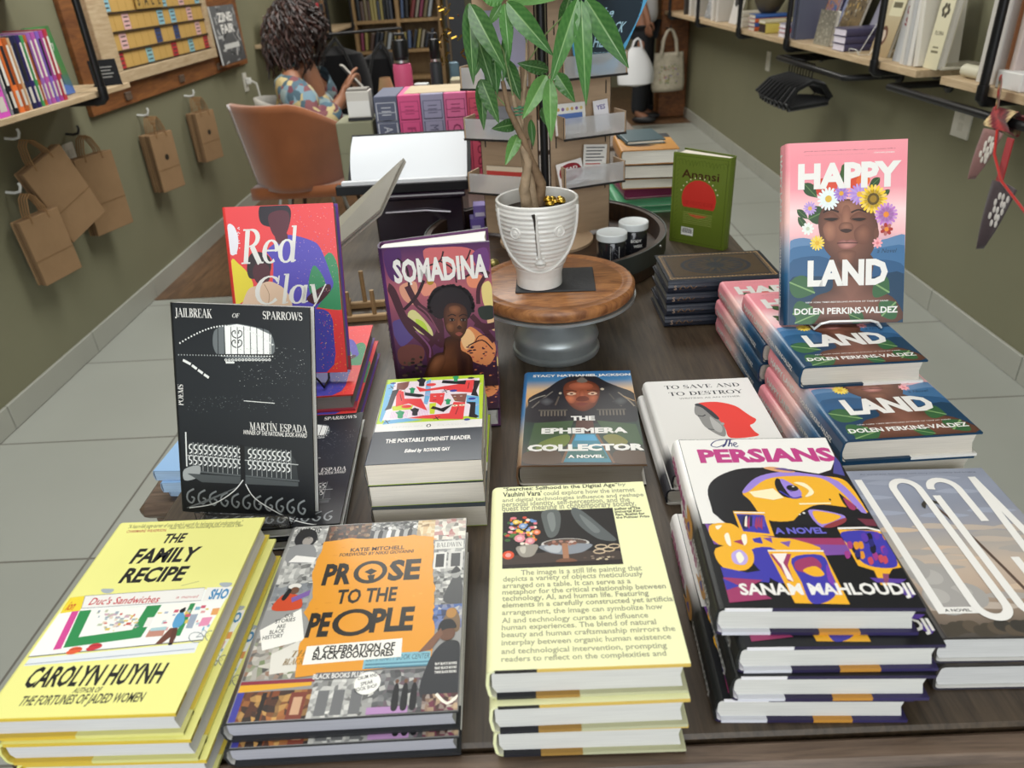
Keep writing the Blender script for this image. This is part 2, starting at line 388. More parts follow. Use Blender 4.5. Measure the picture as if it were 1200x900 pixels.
    def emit(s, mb, fn, step=2.4e-5):
        for k, (vs, fs, col) in zip(s.layers(), s.items): mb.add([fn(x, y, k * step) for x, y in vs], fs, col)
# ---------------- the room ----------------
def tile_floor_mat():
    m = bpy.data.materials.new('grey_floor_tiles'); m.use_nodes = True; N = m.node_tree.nodes; L = m.node_tree.links; b = N['Principled BSDF']
    tc = N.new('ShaderNodeTexCoord'); mp = N.new('ShaderNodeMapping'); mp.inputs['Location'].default_value = (1.18 + 6, -1.555 + 6, 0); L.new(tc.outputs['Object'], mp.inputs[0])
    br = N.new('ShaderNodeTexBrick'); br.offset = 0; br.inputs['Scale'].default_value = 1; br.inputs['Brick Width'].default_value = .6; br.inputs['Row Height'].default_value = .595
    br.inputs['Mortar Size'].default_value = .0035; br.inputs['Color1'].default_value = C('#a3a59d'); br.inputs['Color2'].default_value = C('#9c9e96'); br.inputs['Mortar'].default_value = C('#6d6a63')
    L.new(mp.outputs[0], br.inputs['Vector'])
    n = N.new('ShaderNodeTexNoise'); n.inputs['Scale'].default_value = 3; n.inputs['Detail'].default_value = 5; L.new(tc.outputs['Object'], n.inputs['Vector'])
    mr = N.new('ShaderNodeMapRange'); mr.inputs[3].default_value = .93; mr.inputs[4].default_value = 1.05; L.new(n.outputs['Fac'], mr.inputs[0])
    mx = N.new('ShaderNodeMix'); mx.data_type = 'RGBA'; mx.blend_type = 'MULTIPLY'; mx.inputs[0].default_value = 1; L.new(br.outputs['Color'], mx.inputs[6]); L.new(mr.outputs[0], mx.inputs[7])
    L.new(mx.outputs[2], b.inputs['Base Color']); b.inputs['Roughness'].default_value = .42
    return m
WALLM = mat('olive_wall_paint', .62, base=C('#7b7961'), noise=(1.6, .06), bump=(120, .05), spec=.35)
BASEM = mat('grey_tile_baseboard', .4, base=C('#a2a298'), noise=(3, .05))
CEILM = mat('white_ceiling_paint', .9, base=C('#d9d6cc'))
XL, XR, YB, YF, ZC = -1.79, 1.69, 9.8, -2.6, 2.8
struct(MB().box(XL - .1, XR + .1, YF, YB + .1, -.1, 0, (1, 1, 1, 1)).build('floor', tile_floor_mat()))
fw = MB().box(XL + .012, -.62, 3.36, YB, 0, .004, (1, 1, 1, 1)); fw.box(-.62, XR - .012, 7.2, YB, 0, .004, (1, 1, 1, 1))
struct(MB().box(XL + .012, -.62, 3.36, YB, 0, .004, (1, 1, 1, 1)).build('floor_wood_left', FLOORW))
struct(MB().box(-.62, XR - .012, 7.2, YB, 0, .004, (1, 1, 1, 1)).build('floor_wood_back', FLOORW))
struct(MB().box(XL - .1, XL, YF, YB + .1, 0, ZC, (1, 1, 1, 1)).build('wall_left', WALLM))
struct(MB().box(XR, XR + .1, YF, YB + .1, 0, ZC, (1, 1, 1, 1)).build('wall_right', WALLM))
struct(MB().box(XL, XR, YB, YB + .1, 0, ZC, (1, 1, 1, 1)).build('wall_back', WALLM))
struct(MB().box(XL - .1, XR + .1, YF, YB + .1, ZC, ZC + .1, (1, 1, 1, 1)).build('ceiling', CEILM))
for nm, x0, x1 in (('left', XL, XL + .012), ('right', XR - .012, XR)):
    b = MB(); y = YF
    while y < YB: b.box(x0, x1, y + .001, min(y + .597, YB), 0, .092, (1, 1, 1, 1), bev=.002); y += .6
    struct(b.build('baseboard_' + nm, BASEM))
struct(MB().box(1.42, XR, 7.55, 7.75, 0, 2.2, (1, 1, 1, 1), bev=.01).build('trim_1', PINEW))

# ---------------- main table ----------------
TX0, TX1, TY0, TY1, TZ = -.445, .497, .384, 2.62, .75
t = thing('display_table', 'long dark brown wooden display table carrying the stacked books', 'table', ((TX0 + TX1) / 2, 1.5, 0))
inv = Matrix.Translation((-(TX0 + TX1) / 2, -1.5, 0))
MB().box(TX0, TX1, TY0 + .004, TY1, TZ - .032, TZ, (1, 1, 1, 1), M=inv, bev=.003).build('tabletop', TABLEW, t)
MB().box(TX0 - .004, TX1 + .004, TY0 - .024, TY0 + .003, TZ - .036, TZ - .002, (1, 1, 1, 1), M=inv, bev=.006).build('edge_band', TABLEB, t)
MB().box(TX0 + .05, TX1 - .05, TY0 + .05, TY1 - .05, TZ - .13, TZ - .034, (1, 1, 1, 1), M=inv, bev=.003).build('apron', TABLEB, t)
for sx in (TX0 + .05, TX1 - .12):
    for sy in (TY0 + .05, TY1 - .12): MB().box(sx, sx + .07, sy, sy + .07, 0, TZ - .034, (1, 1, 1, 1), M=inv, bev=.004).build('leg', TABLEB, t)
# small side bench left of the table, with the pale blue books
t = thing('side_bench', 'low dark wooden bench tucked against the left side of the table', 'bench', (-.53, 1.06, 0))
MB().box(-.075, .075, -.16, .3, .59, .62, (1, 1, 1, 1), bev=.012).build('seat_board', TABLEB, t)
for sx in (-.06, .03):
    for sy in (-.14, .25): MB().box(sx, sx + .03, sy, sy + .03, 0, .592, (1, 1, 1, 1), bev=.003).build('leg', TABLEB, t)

# ---------------- books ----------------
INCH = .0254
def hard_profile(w, t, r=.006, n=5):
    """outer shell of a cased book seen from its foot, starting at the back cover's fore edge"""
    p = [(w/2, 0), (w/6, 0), (-w/6, 0), (-w/2 + r, 0)]
    for i in range(1, n): a = -pi/2 - (pi/2) * i / n; p.append((-w/2 + r + r*cos(a), r + r*sin(a)))
    p += [(-w/2, r), (-w/2 - .0012, t/2), (-w/2, t - r)]
    for i in range(1, n): a = pi - (pi/2) * i / n; p.append((-w/2 + r + r*cos(a), t - r + r*sin(a)))
    p += [(-w/2 + r, t), (-w/6, t), (w/6, t), (w/2, t)]
    return p
def inset(p, d):
    o = []
    for i, q in enumerate(p):
        a = p[max(i - 1, 0)]; b = p[min(i + 1, len(p) - 1)]; tx, tz = b[0] - a[0], b[1] - a[1]; l = math.hypot(tx, tz) or 1
        o.append((q[0] + tz / l * d, q[1] - tx / l * d))
    return o
def book(name, cat, label, w, l, t, front=None, spine=None, grad=('#222222',), back='#222222', inner='#e8e4da', ends=None, page='#d9d6cd', paper=False, matm=None, loc=(0, 0, 0), rot=(0, 0, 0), group=None, back_art=None):
    """a lying book, cover up, spine at -x, text top at +y.  grad: colours of the spine from foot to head;
    ends: [(x0,x1,colour)] fractions of the width shown by the lower cover's foot edge"""
    matm = matm or PRINT
    o = thing(name, label, cat, loc, rot, group)
    tb = .0007 if paper else .0024
    r = min(.0015 if paper else .0065, t * .4)
    P = hard_profile(w, t, r); Q = inset(P, -tb)
    if Q[0][1] < P[0][1]: Q = inset(P, tb)
    mb = MB(); g = [C(c) if isinstance(c, str) else c for c in grad]
    if len(g) == 1: g = g * 2
    ns = len(g) - 1; n = len(P); bk = C(back); inn = C(inner)
    mid = n // 2
    for k in range(ns):
        y0, y1 = -l/2 + l*k/ns, -l/2 + l*(k+1)/ns
        for i in range(n - 1):
            top = i >= mid + 6; sp = 3 <= i < n - 4
            c = [g[k], g[k], g[k+1], g[k+1]] if (sp or top) else bk
            mb.add([(P[i][0], y0, P[i][1]), (P[i+1][0], y0, P[i+1][1]), (P[i+1][0], y1, P[i+1][1]), (P[i][0], y1, P[i][1])], [[0, 1, 2, 3]], c)
    for i in range(n - 1):
        mb.add([(Q[i][0], -l/2, Q[i][1]), (Q[i][0], l/2, Q[i][1]), (Q[i+1][0], l/2, Q[i+1][1]), (Q[i+1][0], -l/2, Q[i+1][1])], [[0, 1, 2, 3]], inn)
        for yy in (-l/2, l/2):
            c = bk if i < mid - 3 else (g[0] if yy < 0 else g[-1])
            mb.add([(P[i][0], yy, P[i][1]), (P[i+1][0], yy, P[i+1][1]), (Q[i+1][0], yy, Q[i+1][1]), (Q[i][0], yy, Q[i][1])], [[0, 1, 2, 3]], c)
    for k in (0, n - 1): mb.add([(P[k][0], -l/2, P[k][1]), (P[k][0], l/2, P[k][1]), (Q[k][0], l/2, Q[k][1]), (Q[k][0], -l/2, Q[k][1])], [[0, 1, 2, 3]], bk if k == 0 else g[0])
    if ends:   # jacket flap colours along the foot of both covers
        for (a, b_, c, which) in ends:
            z0, z1 = (-.00005, tb + .0008) if which == 'low' else (t - tb - .0008, t - .0001)
            mb.box(max(-w/2 + a*w, -w/2 + r), -w/2 + b_*w, -l/2 - .0007, -l/2 + .02, z0 + .0001, z1, C(c))
    if front: front.emit(mb, lambda u, v, e: (-w/2 + r*.9 + u*(w - r*.9), -l/2 + v*l, t + e))
    if spine: spine.emit(mb, lambda a, b, e: (-w/2 - .0013 - e, l/2 - a*l, r*.5 + b*(t - r)))
    if back_art: back_art.emit(mb, lambda u, v, e: (w/2 - u*w, -l/2 + v*l, -e))
    mb.build('cover' if paper else 'dust_jacket', matm, o)
    pb = MB(); ins = .0002 if paper else .0035; pc = C(page)
    x0, x1 = -w/2 + tb + .001, w/2 - ins; z0, z1 = tb + .0003, t - tb - .0003; yy = l/2 - ins
    prof = [(x0 + (0 if paper else .0035), z0), (x0, t*.3), (x0, t*.7), (x0 + (0 if paper else .0035), z1)] + ([(x1, z1), (x1, z0)] if paper else [(x1, z1), (x1 - .0025, t*.5), (x1, z0)])
    pb.prism(prof, -yy, yy, pc); pb.build('page_block', PAPER, o)
    return o

# ---- cover artwork (points traced in the cover's own frame, quad = its corners there) ----
K, WH = C('#191a1e'), C('#e9e7e3')
def art_happy(asp):
    a = Art(asp, [(62, 836), (577, 828), (595, 52), (73, 75)])
    a.bg([C('#0e2c44'), C('#173f5e'), C('#2a5a80'), C('#5d7ea3'), C('#f0b9bd'), C('#f6d6d6'), C('#ee9aa6'), C('#ee929e'), C('#f09ba5')])
    a.blob([(60, 490), (130, 468), (230, 490), (330, 470), (470, 478), (590, 455), (590, 560), (60, 560)], C('#5f84ac'))
    a.blob([(60, 520), (180, 500), (300, 530), (420, 520), (588, 500), (588, 600), (60, 600)], C('#3d6c98'))
    a.blob([(58, 575), (200, 545), (330, 590), (470, 560), (585, 590), (582, 700), (58, 700)], C('#285680'))
    a.blob([(56, 650), (200, 630), (400, 640), (580, 620), (577, 826), (58, 834)], C('#123b59'))
    a.fan([(170, 725), (250, 690), (260, 640), (255, 540), (430, 540), (435, 640), (455, 680), (545, 735), (550, 830), (150, 834)], (340, 730), C('#86594a'), C('#553529'))
    a.blob([(290, 560), (430, 540), (432, 620), (360, 640), (290, 600)], C('#54362a'))
    for c, r, k in (((215, 255), .09, '#c8402e'), ((250, 250), .07, '#d8503c'), ((372, 240), .075, '#d24a2c'), ((395, 228), .06, '#e0672f')): a.ell(c, r, r * .8, C(k))
    for p in (((130, 240), (190, 300), .1), ((150, 390), (240, 350), .16), ((100, 350), (150, 390), .06), ((320, 160), (295, 250), .07), ((470, 215), (420, 260), .07), ((515, 265), (470, 300), .05), ((105, 380), (150, 440), .06)): a.leaf(p[0], p[1], p[2], C('#2f4d2c'), C('#5e7f4a'))
    a.blob([(300, 165), (335, 160), (330, 195), (300, 215)], C('#3a5a2a'))
    # face
    FB, FD, FL = C('#7d5242'), C('#4c2e25'), C('#a8735c')
    a.fan([(195, 420), (205, 360), (245, 320), (330, 305), (420, 330), (455, 390), (462, 450), (440, 520), (395, 575), (340, 590), (275, 565), (220, 510)], (300, 430), C('#91604c'), C('#5a382d'))
    a.fan([(285, 320), (330, 312), (380, 325), (375, 365), (320, 375), (285, 360)], (325, 340), C('#a06e58'), C('#845645')); a.fan([(215, 430), (240, 400), (275, 420), (270, 470), (235, 480)], (245, 435), C('#a8745c'), C('#855746')); a.fan([(355, 440), (400, 410), (430, 440), (415, 490), (370, 490)], (392, 445), C('#8f5f4b'), C('#6c4335'))
    a.fan([(305, 340), (335, 340), (340, 425), (320, 436), (300, 425)], (318, 410), C('#a5715a'), C('#835544')); a.fan([(280, 530), (320, 520), (365, 530), (340, 580), (300, 575)], (318, 545), C('#8f5f4b'), C('#6a4234'))
    for cx in (250, 375): a.fan([(cx-40, 388), (cx, 358), (cx+40, 386), (cx+5, 402)], (cx, 376), C('#7a4e3e'), C('#69402f')); a.blob([(cx-32, 389), (cx, 384), (cx+34, 387), (cx+5, 398)], C('#241310')); a.line([(cx-34, 362), (cx, 350), (cx+36, 360)], .014, C('#2e1a15'), 4)
    a.fan([(285, 425), (300, 405), (340, 405), (352, 428), (335, 444), (300, 444)], (318, 420), C('#9c6a55'), C('#6a4334')); a.blob([(292, 436), (320, 430), (346, 436), (320, 448)], C('#3a211a'))
    a.fan([(280, 490), (305, 474), (322, 480), (345, 474), (370, 490), (345, 512), (300, 514)], (322, 500), C('#c58a80'), C('#84504a')); a.line([(278, 491), (322, 489), (372, 490)], .009, C('#4a2722'), 3)
    a.ell((455, 450), .022, .05, C('#6d4536'))
    a.flower((240, 305), .098, 17, C('#e4f0ee'), C('#d9b443'), .3, .14); a.flower((297, 282), .068, 15, C('#a37bd0'), C('#e0a23a'), .3, .15)
    a.flower((378, 285), .092, 17, C('#b08ad6'), C('#e3b04a'), .26, .14); a.flower((440, 305), .122, 22, C('#f4cc2c'), C('#5d4a1a'), .42, .13); a.ell((440, 305), .03, .03, C('#9c7a22'))
    a.flower((498, 370), .1, 18, C('#c07cc8'), C('#e58a2e'), .25, .14); a.flower((158, 345), .06, 14, C('#b895d8'), C('#e0b060'), .3, .15)
    a.flower((500, 432), .055, 7, C('#a8322c'), C('#e38b2c'), .35, .3); a.flower((148, 430), .055, 9, C('#e9efe8'), C('#c8d0b8'), .3, .25)
    a.flower((190, 490), .065, 14, C('#f0d040'), C('#e0b030'), .3, .16); a.flower((460, 490), .045, 8, C('#f0a0a8'), C('#e08088'), .3, .25)
    for p in (((65, 655), (180, 700), .2), ((80, 790), (170, 760), .18), ((445, 660), (515, 700), .2), ((480, 800), (545, 740), .2), ((90, 828), (210, 780), .16), ((400, 820), (330, 790), .12)): a.leaf(p[0], p[1], p[2], C('#33613a'), C('#7fa36a'))
    a.text('HAPPY', (104, 268), (566, 142), WH, .05); a.text('LAND', (146, 674), (508, 555), WH, .05)
    a.text('a Novel', (458, 532), (548, 512), C('#28415c'), 0, .3)
    a.text('NEW YORK TIMES BESTSELLING AUTHOR OF TAKE MY HAND', (138, 744), (510, 731), WH, .01, .15); a.text('DOLEN PERKINS-VALDEZ', (88, 793), (554, 758), WH, .03)
    a.text('"Exactly the novel we need right here, right now... Perkins-Valdez sings a', (130, 108), (538, 94), C('#33272a'), .0, .1); a.text('song to remind us that freedom is worth fighting for."', (133, 126), (420, 113), C('#33272a'), 0, .1); a.text('-TAYARI JONES', (440, 114), (535, 104), WH, .01)
    return a
def spine_happy(asp):
    a = Art(asp); a.text('HAPPY LAND', (.05, .3), (.42, .68), WH, .04); a.text('DOLEN PERKINS-VALDEZ', (.5, .36), (.9, .62), WH, .02)
    for x in (.2, .3, .44): a.flower((x, .15), .02, 8, C('#8a5a3a'), C('#5a3a2a'))
    return a
HG = ['#123b59', '#173f5e', '#2a5a80', '#8f9db0', '#f0c6c0', '#f2bcb8', '#ec98a2', '#f09ba5']
def art_somadina(asp):
    a = Art(asp, [(103, 880), (650, 853), (605, 97), (18, 142)]); rn = random.Random(3)
    a.bg([C('#241527'), C('#3a2036'), C('#4b2a4a'), C('#6b3a58'), C('#8a4a60'), C('#b06068'), C('#7c3f66'), C('#4a2255')])
    for p, c in (([(60, 520), (140, 500), (200, 560), (120, 640), (80, 600)], '#5a4a86'), ([(90, 660), (160, 630), (230, 650), (220, 720), (110, 740)], '#6b3f3a'), ([(150, 470), (190, 455), (270, 540), (280, 590), (210, 570), (160, 520)], '#d5cf8e'), ([(190, 500), (240, 520), (265, 590), (215, 560)], '#b7d04a'),
        ([(560, 330), (600, 300), (620, 350), (622, 430), (575, 430)], '#e3cf84'), ([(590, 500), (628, 490), (634, 560), (600, 540)], '#e0b88a'), ([(470, 560), (500, 540), (560, 580), (640, 640), (600, 740), (500, 720), (430, 650)], '#d98a58'), ([(440, 600), (480, 550), (520, 600), (470, 660)], '#eec08a'),
        ([(240, 150), (340, 130), (480, 130), (560, 180), (480, 240), (300, 260)], '#c9676a'), ([(110, 330), (200, 310), (190, 420), (130, 400)], '#d99a80'), ([(220, 330), (300, 310), (300, 360), (240, 380)], '#e0907a'), ([(480, 280), (560, 270), (550, 330), (490, 330)], '#e08a6a'), ([(510, 160), (590, 130), (600, 250), (540, 230)], '#6c3a78'), ([(30, 160), (120, 150), (100, 300), (50, 280)], '#4d2360'), ([(540, 440), (630, 430), (632, 490), (560, 500)], '#2c3430')): a.blob(p, C(c))
    i0 = len(a.items)
    for i in range(46):
        x, y = rn.uniform(450, 630), rn.uniform(640, 800); a.ell((x, y), rn.uniform(.008, .02), .008, C(rn.choice(['#b8584a', '#d98a5a', '#5c2f3c', '#3a2230'])))
    for i in range(30): a.ell((rn.uniform(110, 240), rn.uniform(690, 840)), rn.uniform(.01, .03), .014, C(rn.choice(['#2c2624', '#463830', '#1c181c', '#5c4a3c'])))
    a.merge(i0); BR = C('#45222f'); BR2 = C('#2a1420')
    for pts, w in (([(250, 820), (270, 740), (250, 640), (170, 560), (120, 480), (70, 360), (40, 330)], .075), ([(120, 480), (230, 560), (330, 640), (345, 600)], .045), ([(250, 650), (320, 560), (260, 470), (200, 420), (150, 330)], .06), ([(330, 640), (330, 520), (290, 440)], .05), ([(130, 450), (200, 380), (240, 300)], .03), ([(520, 520), (580, 540), (640, 530)], .07), ([(500, 480), (560, 540), (630, 620)], .055), ([(540, 420), (545, 330), (600, 250)], .04), ([(200, 280), (260, 230), (330, 200), (350, 150)], .016), ([(330, 200), (400, 240), (420, 310)], .014), ([(400, 240), (470, 200), (500, 140)], .014), ([(470, 280), (540, 250), (600, 280)], .018), ([(160, 330), (150, 240), (100, 190)], .02), ([(480, 640), (560, 610), (620, 660)], .012), ([(520, 625), (540, 590), (600, 580)], .008)): a.line(pts, w, BR if w > .03 else BR2, 4)
    a.line([(265, 700), (262, 640), (190, 560)], .018, C('#7a4a70'), 4); a.line([(318, 570), (262, 475), (205, 430)], .014, C('#7a4658'), 4)
    a.ell((275, 305), .034, .034, C('#a8862c')); a.ell((270, 299), .013, .013, C('#e3cc7a'))
    # figure
    a.fan([(230, 800), (260, 720), (300, 680), (350, 665), (352, 600), (430, 590), (440, 660), (490, 690), (505, 740), (480, 860), (220, 870)], (330, 740), C('#6d422a'), C('#331b14'))
    a.fan([(250, 780), (290, 700), (350, 690), (345, 740), (290, 820)], (295, 730), C('#8c5a3c'), C('#5a3522')); a.fan([(420, 610), (438, 660), (485, 700), (470, 850), (430, 850), (415, 700)], (455, 740), C('#2c1615'), C('#4a2a1e'))
    a.blob([(262, 430), (270, 380), (300, 340), (350, 325), (420, 330), (480, 345), (512, 400), (508, 450), (475, 500), (440, 430), (380, 420), (350, 490), (300, 490)], C('#17131a'))
    i0 = len(a.items)
    for i in range(46):
        t = i / 45 * pi * 1.25 - .3; x, y = 388 + 122 * cos(t), 425 - 98 * sin(t); a.ell((x + rn.uniform(-5, 5), y + rn.uniform(-5, 5)), .02, .017, C('#17131a'))
    a.merge(i0)
    a.fan([(345, 500), (352, 440), (385, 415), (440, 420), (474, 450), (477, 520), (465, 570), (430, 608), (400, 600), (360, 560)], (405, 500), C('#70452d'), C('#3a1f15'))
    a.fan([(375, 440), (410, 428), (440, 440), (430, 470), (390, 470)], (405, 450), C('#8a583a'), C('#66402a')); a.fan([(358, 530), (380, 515), (405, 530), (395, 565), (368, 560)], (380, 535), C('#8a5838'), C('#623b26')); a.fan([(422, 490), (436, 490), (446, 540), (430, 550), (418, 540)], (431, 535), C('#8f5c3e'), C('#5f3824'))
    for cx in (392, 455): a.blob([(cx-20, 503), (cx, 492), (cx+18, 503), (cx, 511)], C('#2a1512')); a.blob([(cx-14, 503), (cx, 497), (cx+12, 503), (cx, 508)], C('#a39a92')); a.ell((cx, 502), .015, .014, C('#150d0c')); a.line([(cx-24, 484), (cx, 474), (cx+22, 482)], .011, C('#1d0f0c'), 3)
    a.blob([(418, 545), (432, 530), (446, 545), (432, 553)], C('#3a1e15')); a.blob([(408, 575), (430, 566), (450, 575), (430, 588)], C('#8a4a40'))
    a.text('SOMADINA', (84, 318), (590, 160), WH, .04); a.ell((172, 318), .012, .012, WH)
    return a
def art_jail(asp):
    a = Art(asp, [(230, 803), (770, 865), (745, 72), (172, 40)]); rn = random.Random(5)
    a.bg([C('#14161a'), C('#1d2025'), C('#24282d'), C('#24282d'), C('#1f2227')]); G = C('#e6e8e6')
    a.blob([(345, 150), (390, 130), (440, 125), (520, 140), (583, 165), (583, 250), (395, 248), (345, 215)], C('#6d7376')); a.poly([(388, 132), (440, 126), (520, 142), (583, 170), (583, 243), (394, 241)], C('#f2f4f2'))
    for x in range(360, 590, 27): a.line([(x, 135), (x + 3, 248)], .005, K)
    for cy in (160, 195): 
        for s in (-1, 1): a.line([(440 + s*2, cy+18), (440 + s*18, cy+10), (440 + s*20, cy-5), (440 + s*8, cy-10), (440+s*7, cy+2)], .007, K, 3)
    a.line([(210, 232), (590, 245)], .012, K)
    for i in range(34):
        t = i / 33; a.ell((205 + 385 * t, 205 - 85 * sin(pi * (t * .86 + .06)) + 22 * t), .006, .006, G); a.ell((200 + 390 * t, 232 + 18 * t), .005, .005, G if t > .45 else C('#9aa0a2'))
    for i in range(14): a.ell((395 + 14 * i, 257 + .4 * i), .011, .009, G); a.ell((395 + 14 * i, 257 + .4 * i), .005, .004, K)
    a.poly([(393, 262), (430, 264), (430, 271), (395, 270)], G)
    for p, q in (((218, 252), (250, 268)), ((255, 272), (275, 286)), ((280, 290), (300, 303)), ((305, 307), (325, 320))): a.line([p, q], .018, G)
    for i in range(150): a.ell((rn.uniform(440, 730), rn.uniform(215, 360)), rn.uniform(.001, .004), .0018, C(rn.choice(['#8f9496', '#5d6264', '#c9cccb'])))
    for i in range(120): a.ell((rn.uniform(240, 700), 400 + rn.uniform(-12, 12) + rn.uniform(0, 1) ** 2 * 50), rn.uniform(.001, .004), .0015, C(rn.choice(['#8f9496', '#5d6264'])))
    a.line([(470, 410), (600, 424)], .005, G)
    # fence
    a.poly([(245, 552), (455, 575), (655, 600), (690, 640), (700, 710), (240, 660)], C('#34383b'))
    for i in range(21):
        x = 252 + i * 20.3; y = 553 + i * 2.4
        if 455 < x < 478: continue
        for q in range(2):
            yy = y + 22 + q * 40; a.line([(x + 6, yy - 15), (x - 4, yy - 12), (x - 4, yy), (x + 5, yy + 4), (x + 5, yy + 14), (x - 4, yy + 17)], .009, G, 2)
        a.line([(x + 10, y), (x + 12, y + 105)], .004, C('#aeb2b2'))
    a.line([(232, 515), (238, 640)], .01, G); a.line([(240, 600), (700, 655)], .006, C('#c4c7c6')); a.line([(238, 655), (705, 715)], .012, C('#5b6062'))
    a.blob([(228, 650), (290, 640), (285, 680), (230, 690)], C('#a5a9a9')); a.poly([(240, 665), (480, 690), (700, 720), (700, 735), (300, 700)], C('#505557'))
    a.poly([(455, 570), (474, 573), (480, 700), (462, 800), (450, 800), (460, 690)], K)
    for i in range(11):
        x = 250 + i * 46; y = 745 + i * 6.5; a.line([(x + 18, y - 22), (x - 6, y - 10), (x - 8, y + 14), (x + 10, y + 28), (x + 20, y + 12), (x + 8, y + 6)], .013, C('#8b9092'), 3)
    for i in range(8): a.line([(240 + 10*i, 790 - 2*i), (290 + 22 * i, 775 - 7 * i)], .006, C('#73787a'))
    a.line([(470, 700), (430, 740), (350, 780), (250, 790)], .008, G, 4); a.line([(480, 715), (520, 770), (620, 830), (690, 860)], .008, G, 4)
    a.text('JAILBREAK', (184, 92), (334, 68), WH, serif=True); a.text('OF', (420, 101), (450, 87), WH, 0, .2, serif=True); a.text('SPARROWS', (548, 110), (714, 90), WH, serif=True)
    a.text('MARTÍN ESPADA', (496, 517), (736, 511), WH, serif=True); a.text('WINNER OF THE NATIONAL BOOK AWARD', (470, 533), (736, 541), WH, .01, .3)
    a.text('POEMS', (222, 418), (300, 402), WH, 0, 0, 88, serif=True)
    return a
def art_red(asp):
    a = Art(asp, [(117, 735), (555, 718), (505, 58), (60, 72)]); rn = random.Random(8)
    a.bg([C('#e0403e'), C('#e8474a'), C('#ea4c50')])
    a.blob([(80, 280), (110, 290), (150, 330), (170, 380), (150, 420), (100, 450), (70, 430)], C('#e9d63c'))
    a.blob([(400, 440), (470, 260), (515, 280), (540, 420), (545, 470), (430, 460)], C('#3f8f62'))
    a.blob([(110, 560), (250, 500), (400, 470), (480, 480), (500, 560), (470, 720), (130, 735)], C('#4a48a8'))
    a.blob([(255, 290), (230, 240), (300, 190), (330, 180), (410, 200), (450, 230), (490, 330), (500, 380), (450, 440), (400, 480), (260, 440)], C('#5a4fb8'))
    a.blob([(410, 320), (430, 300), (470, 370), (420, 420), (400, 380)], C('#3f8f62')); a.blob([(390, 430), (420, 400), (480, 370), (492, 390), (470, 420), (430, 450)], C('#4a2630'))
    a.blob([(200, 110), (205, 70), (240, 58), (300, 58), (330, 80), (330, 120), (315, 150), (260, 150), (215, 140)], C('#2d2730'))
    a.blob([(238, 120), (250, 95), (290, 85), (322, 95), (325, 140), (305, 185), (285, 197), (255, 175)], C('#5b2c38')); a.blob([(265, 180), (310, 170), (315, 200), (280, 215)], C('#5b2c38'))
    a.blob([(70, 140), (95, 145), (112, 190), (105, 245), (80, 255), (66, 200)], C('#e9e6ee'))
    for i in range(60): a.ell((rn.uniform(70, 118), rn.uniform(150, 255)), .006, .004, C('#e9e6ee'))
    a.blob([(145, 300), (160, 255), (200, 245), (240, 265), (245, 310), (225, 340), (170, 350), (150, 340)], C('#33272c')); a.blob([(170, 310), (195, 285), (235, 300), (238, 350), (205, 380), (175, 350)], C('#542832'))
    a.blob([(125, 440), (150, 390), (190, 375), (240, 360), (300, 390), (330, 450), (300, 480), (120, 480)], C('#e3c3a8')); a.line([(215, 370), (235, 410), (230, 450)], .006, C('#b08a70'), 3)
    for i in range(170): a.ell((rn.uniform(340, 535), rn.uniform(70, 420)), rn.uniform(.001, .004), .002, C(rn.choice(['#f3b0ae', '#f6cfc8', '#8f88d8'])))
    for i in range(120): a.ell((rn.uniform(440, 550), rn.uniform(480, 715)), rn.uniform(.002, .005), .003, C(rn.choice(['#f0706a', '#e8c83c', '#c43434'])))
    a.blob([(120, 620), (240, 600), (260, 730), (125, 735)], C('#c8382f'))
    a.text('Red', (122, 292), (356, 150), WH, 0, .22, serif=True); a.text('Clay', (180, 452), (470, 330), WH, 0, .22, serif=True)
    return a
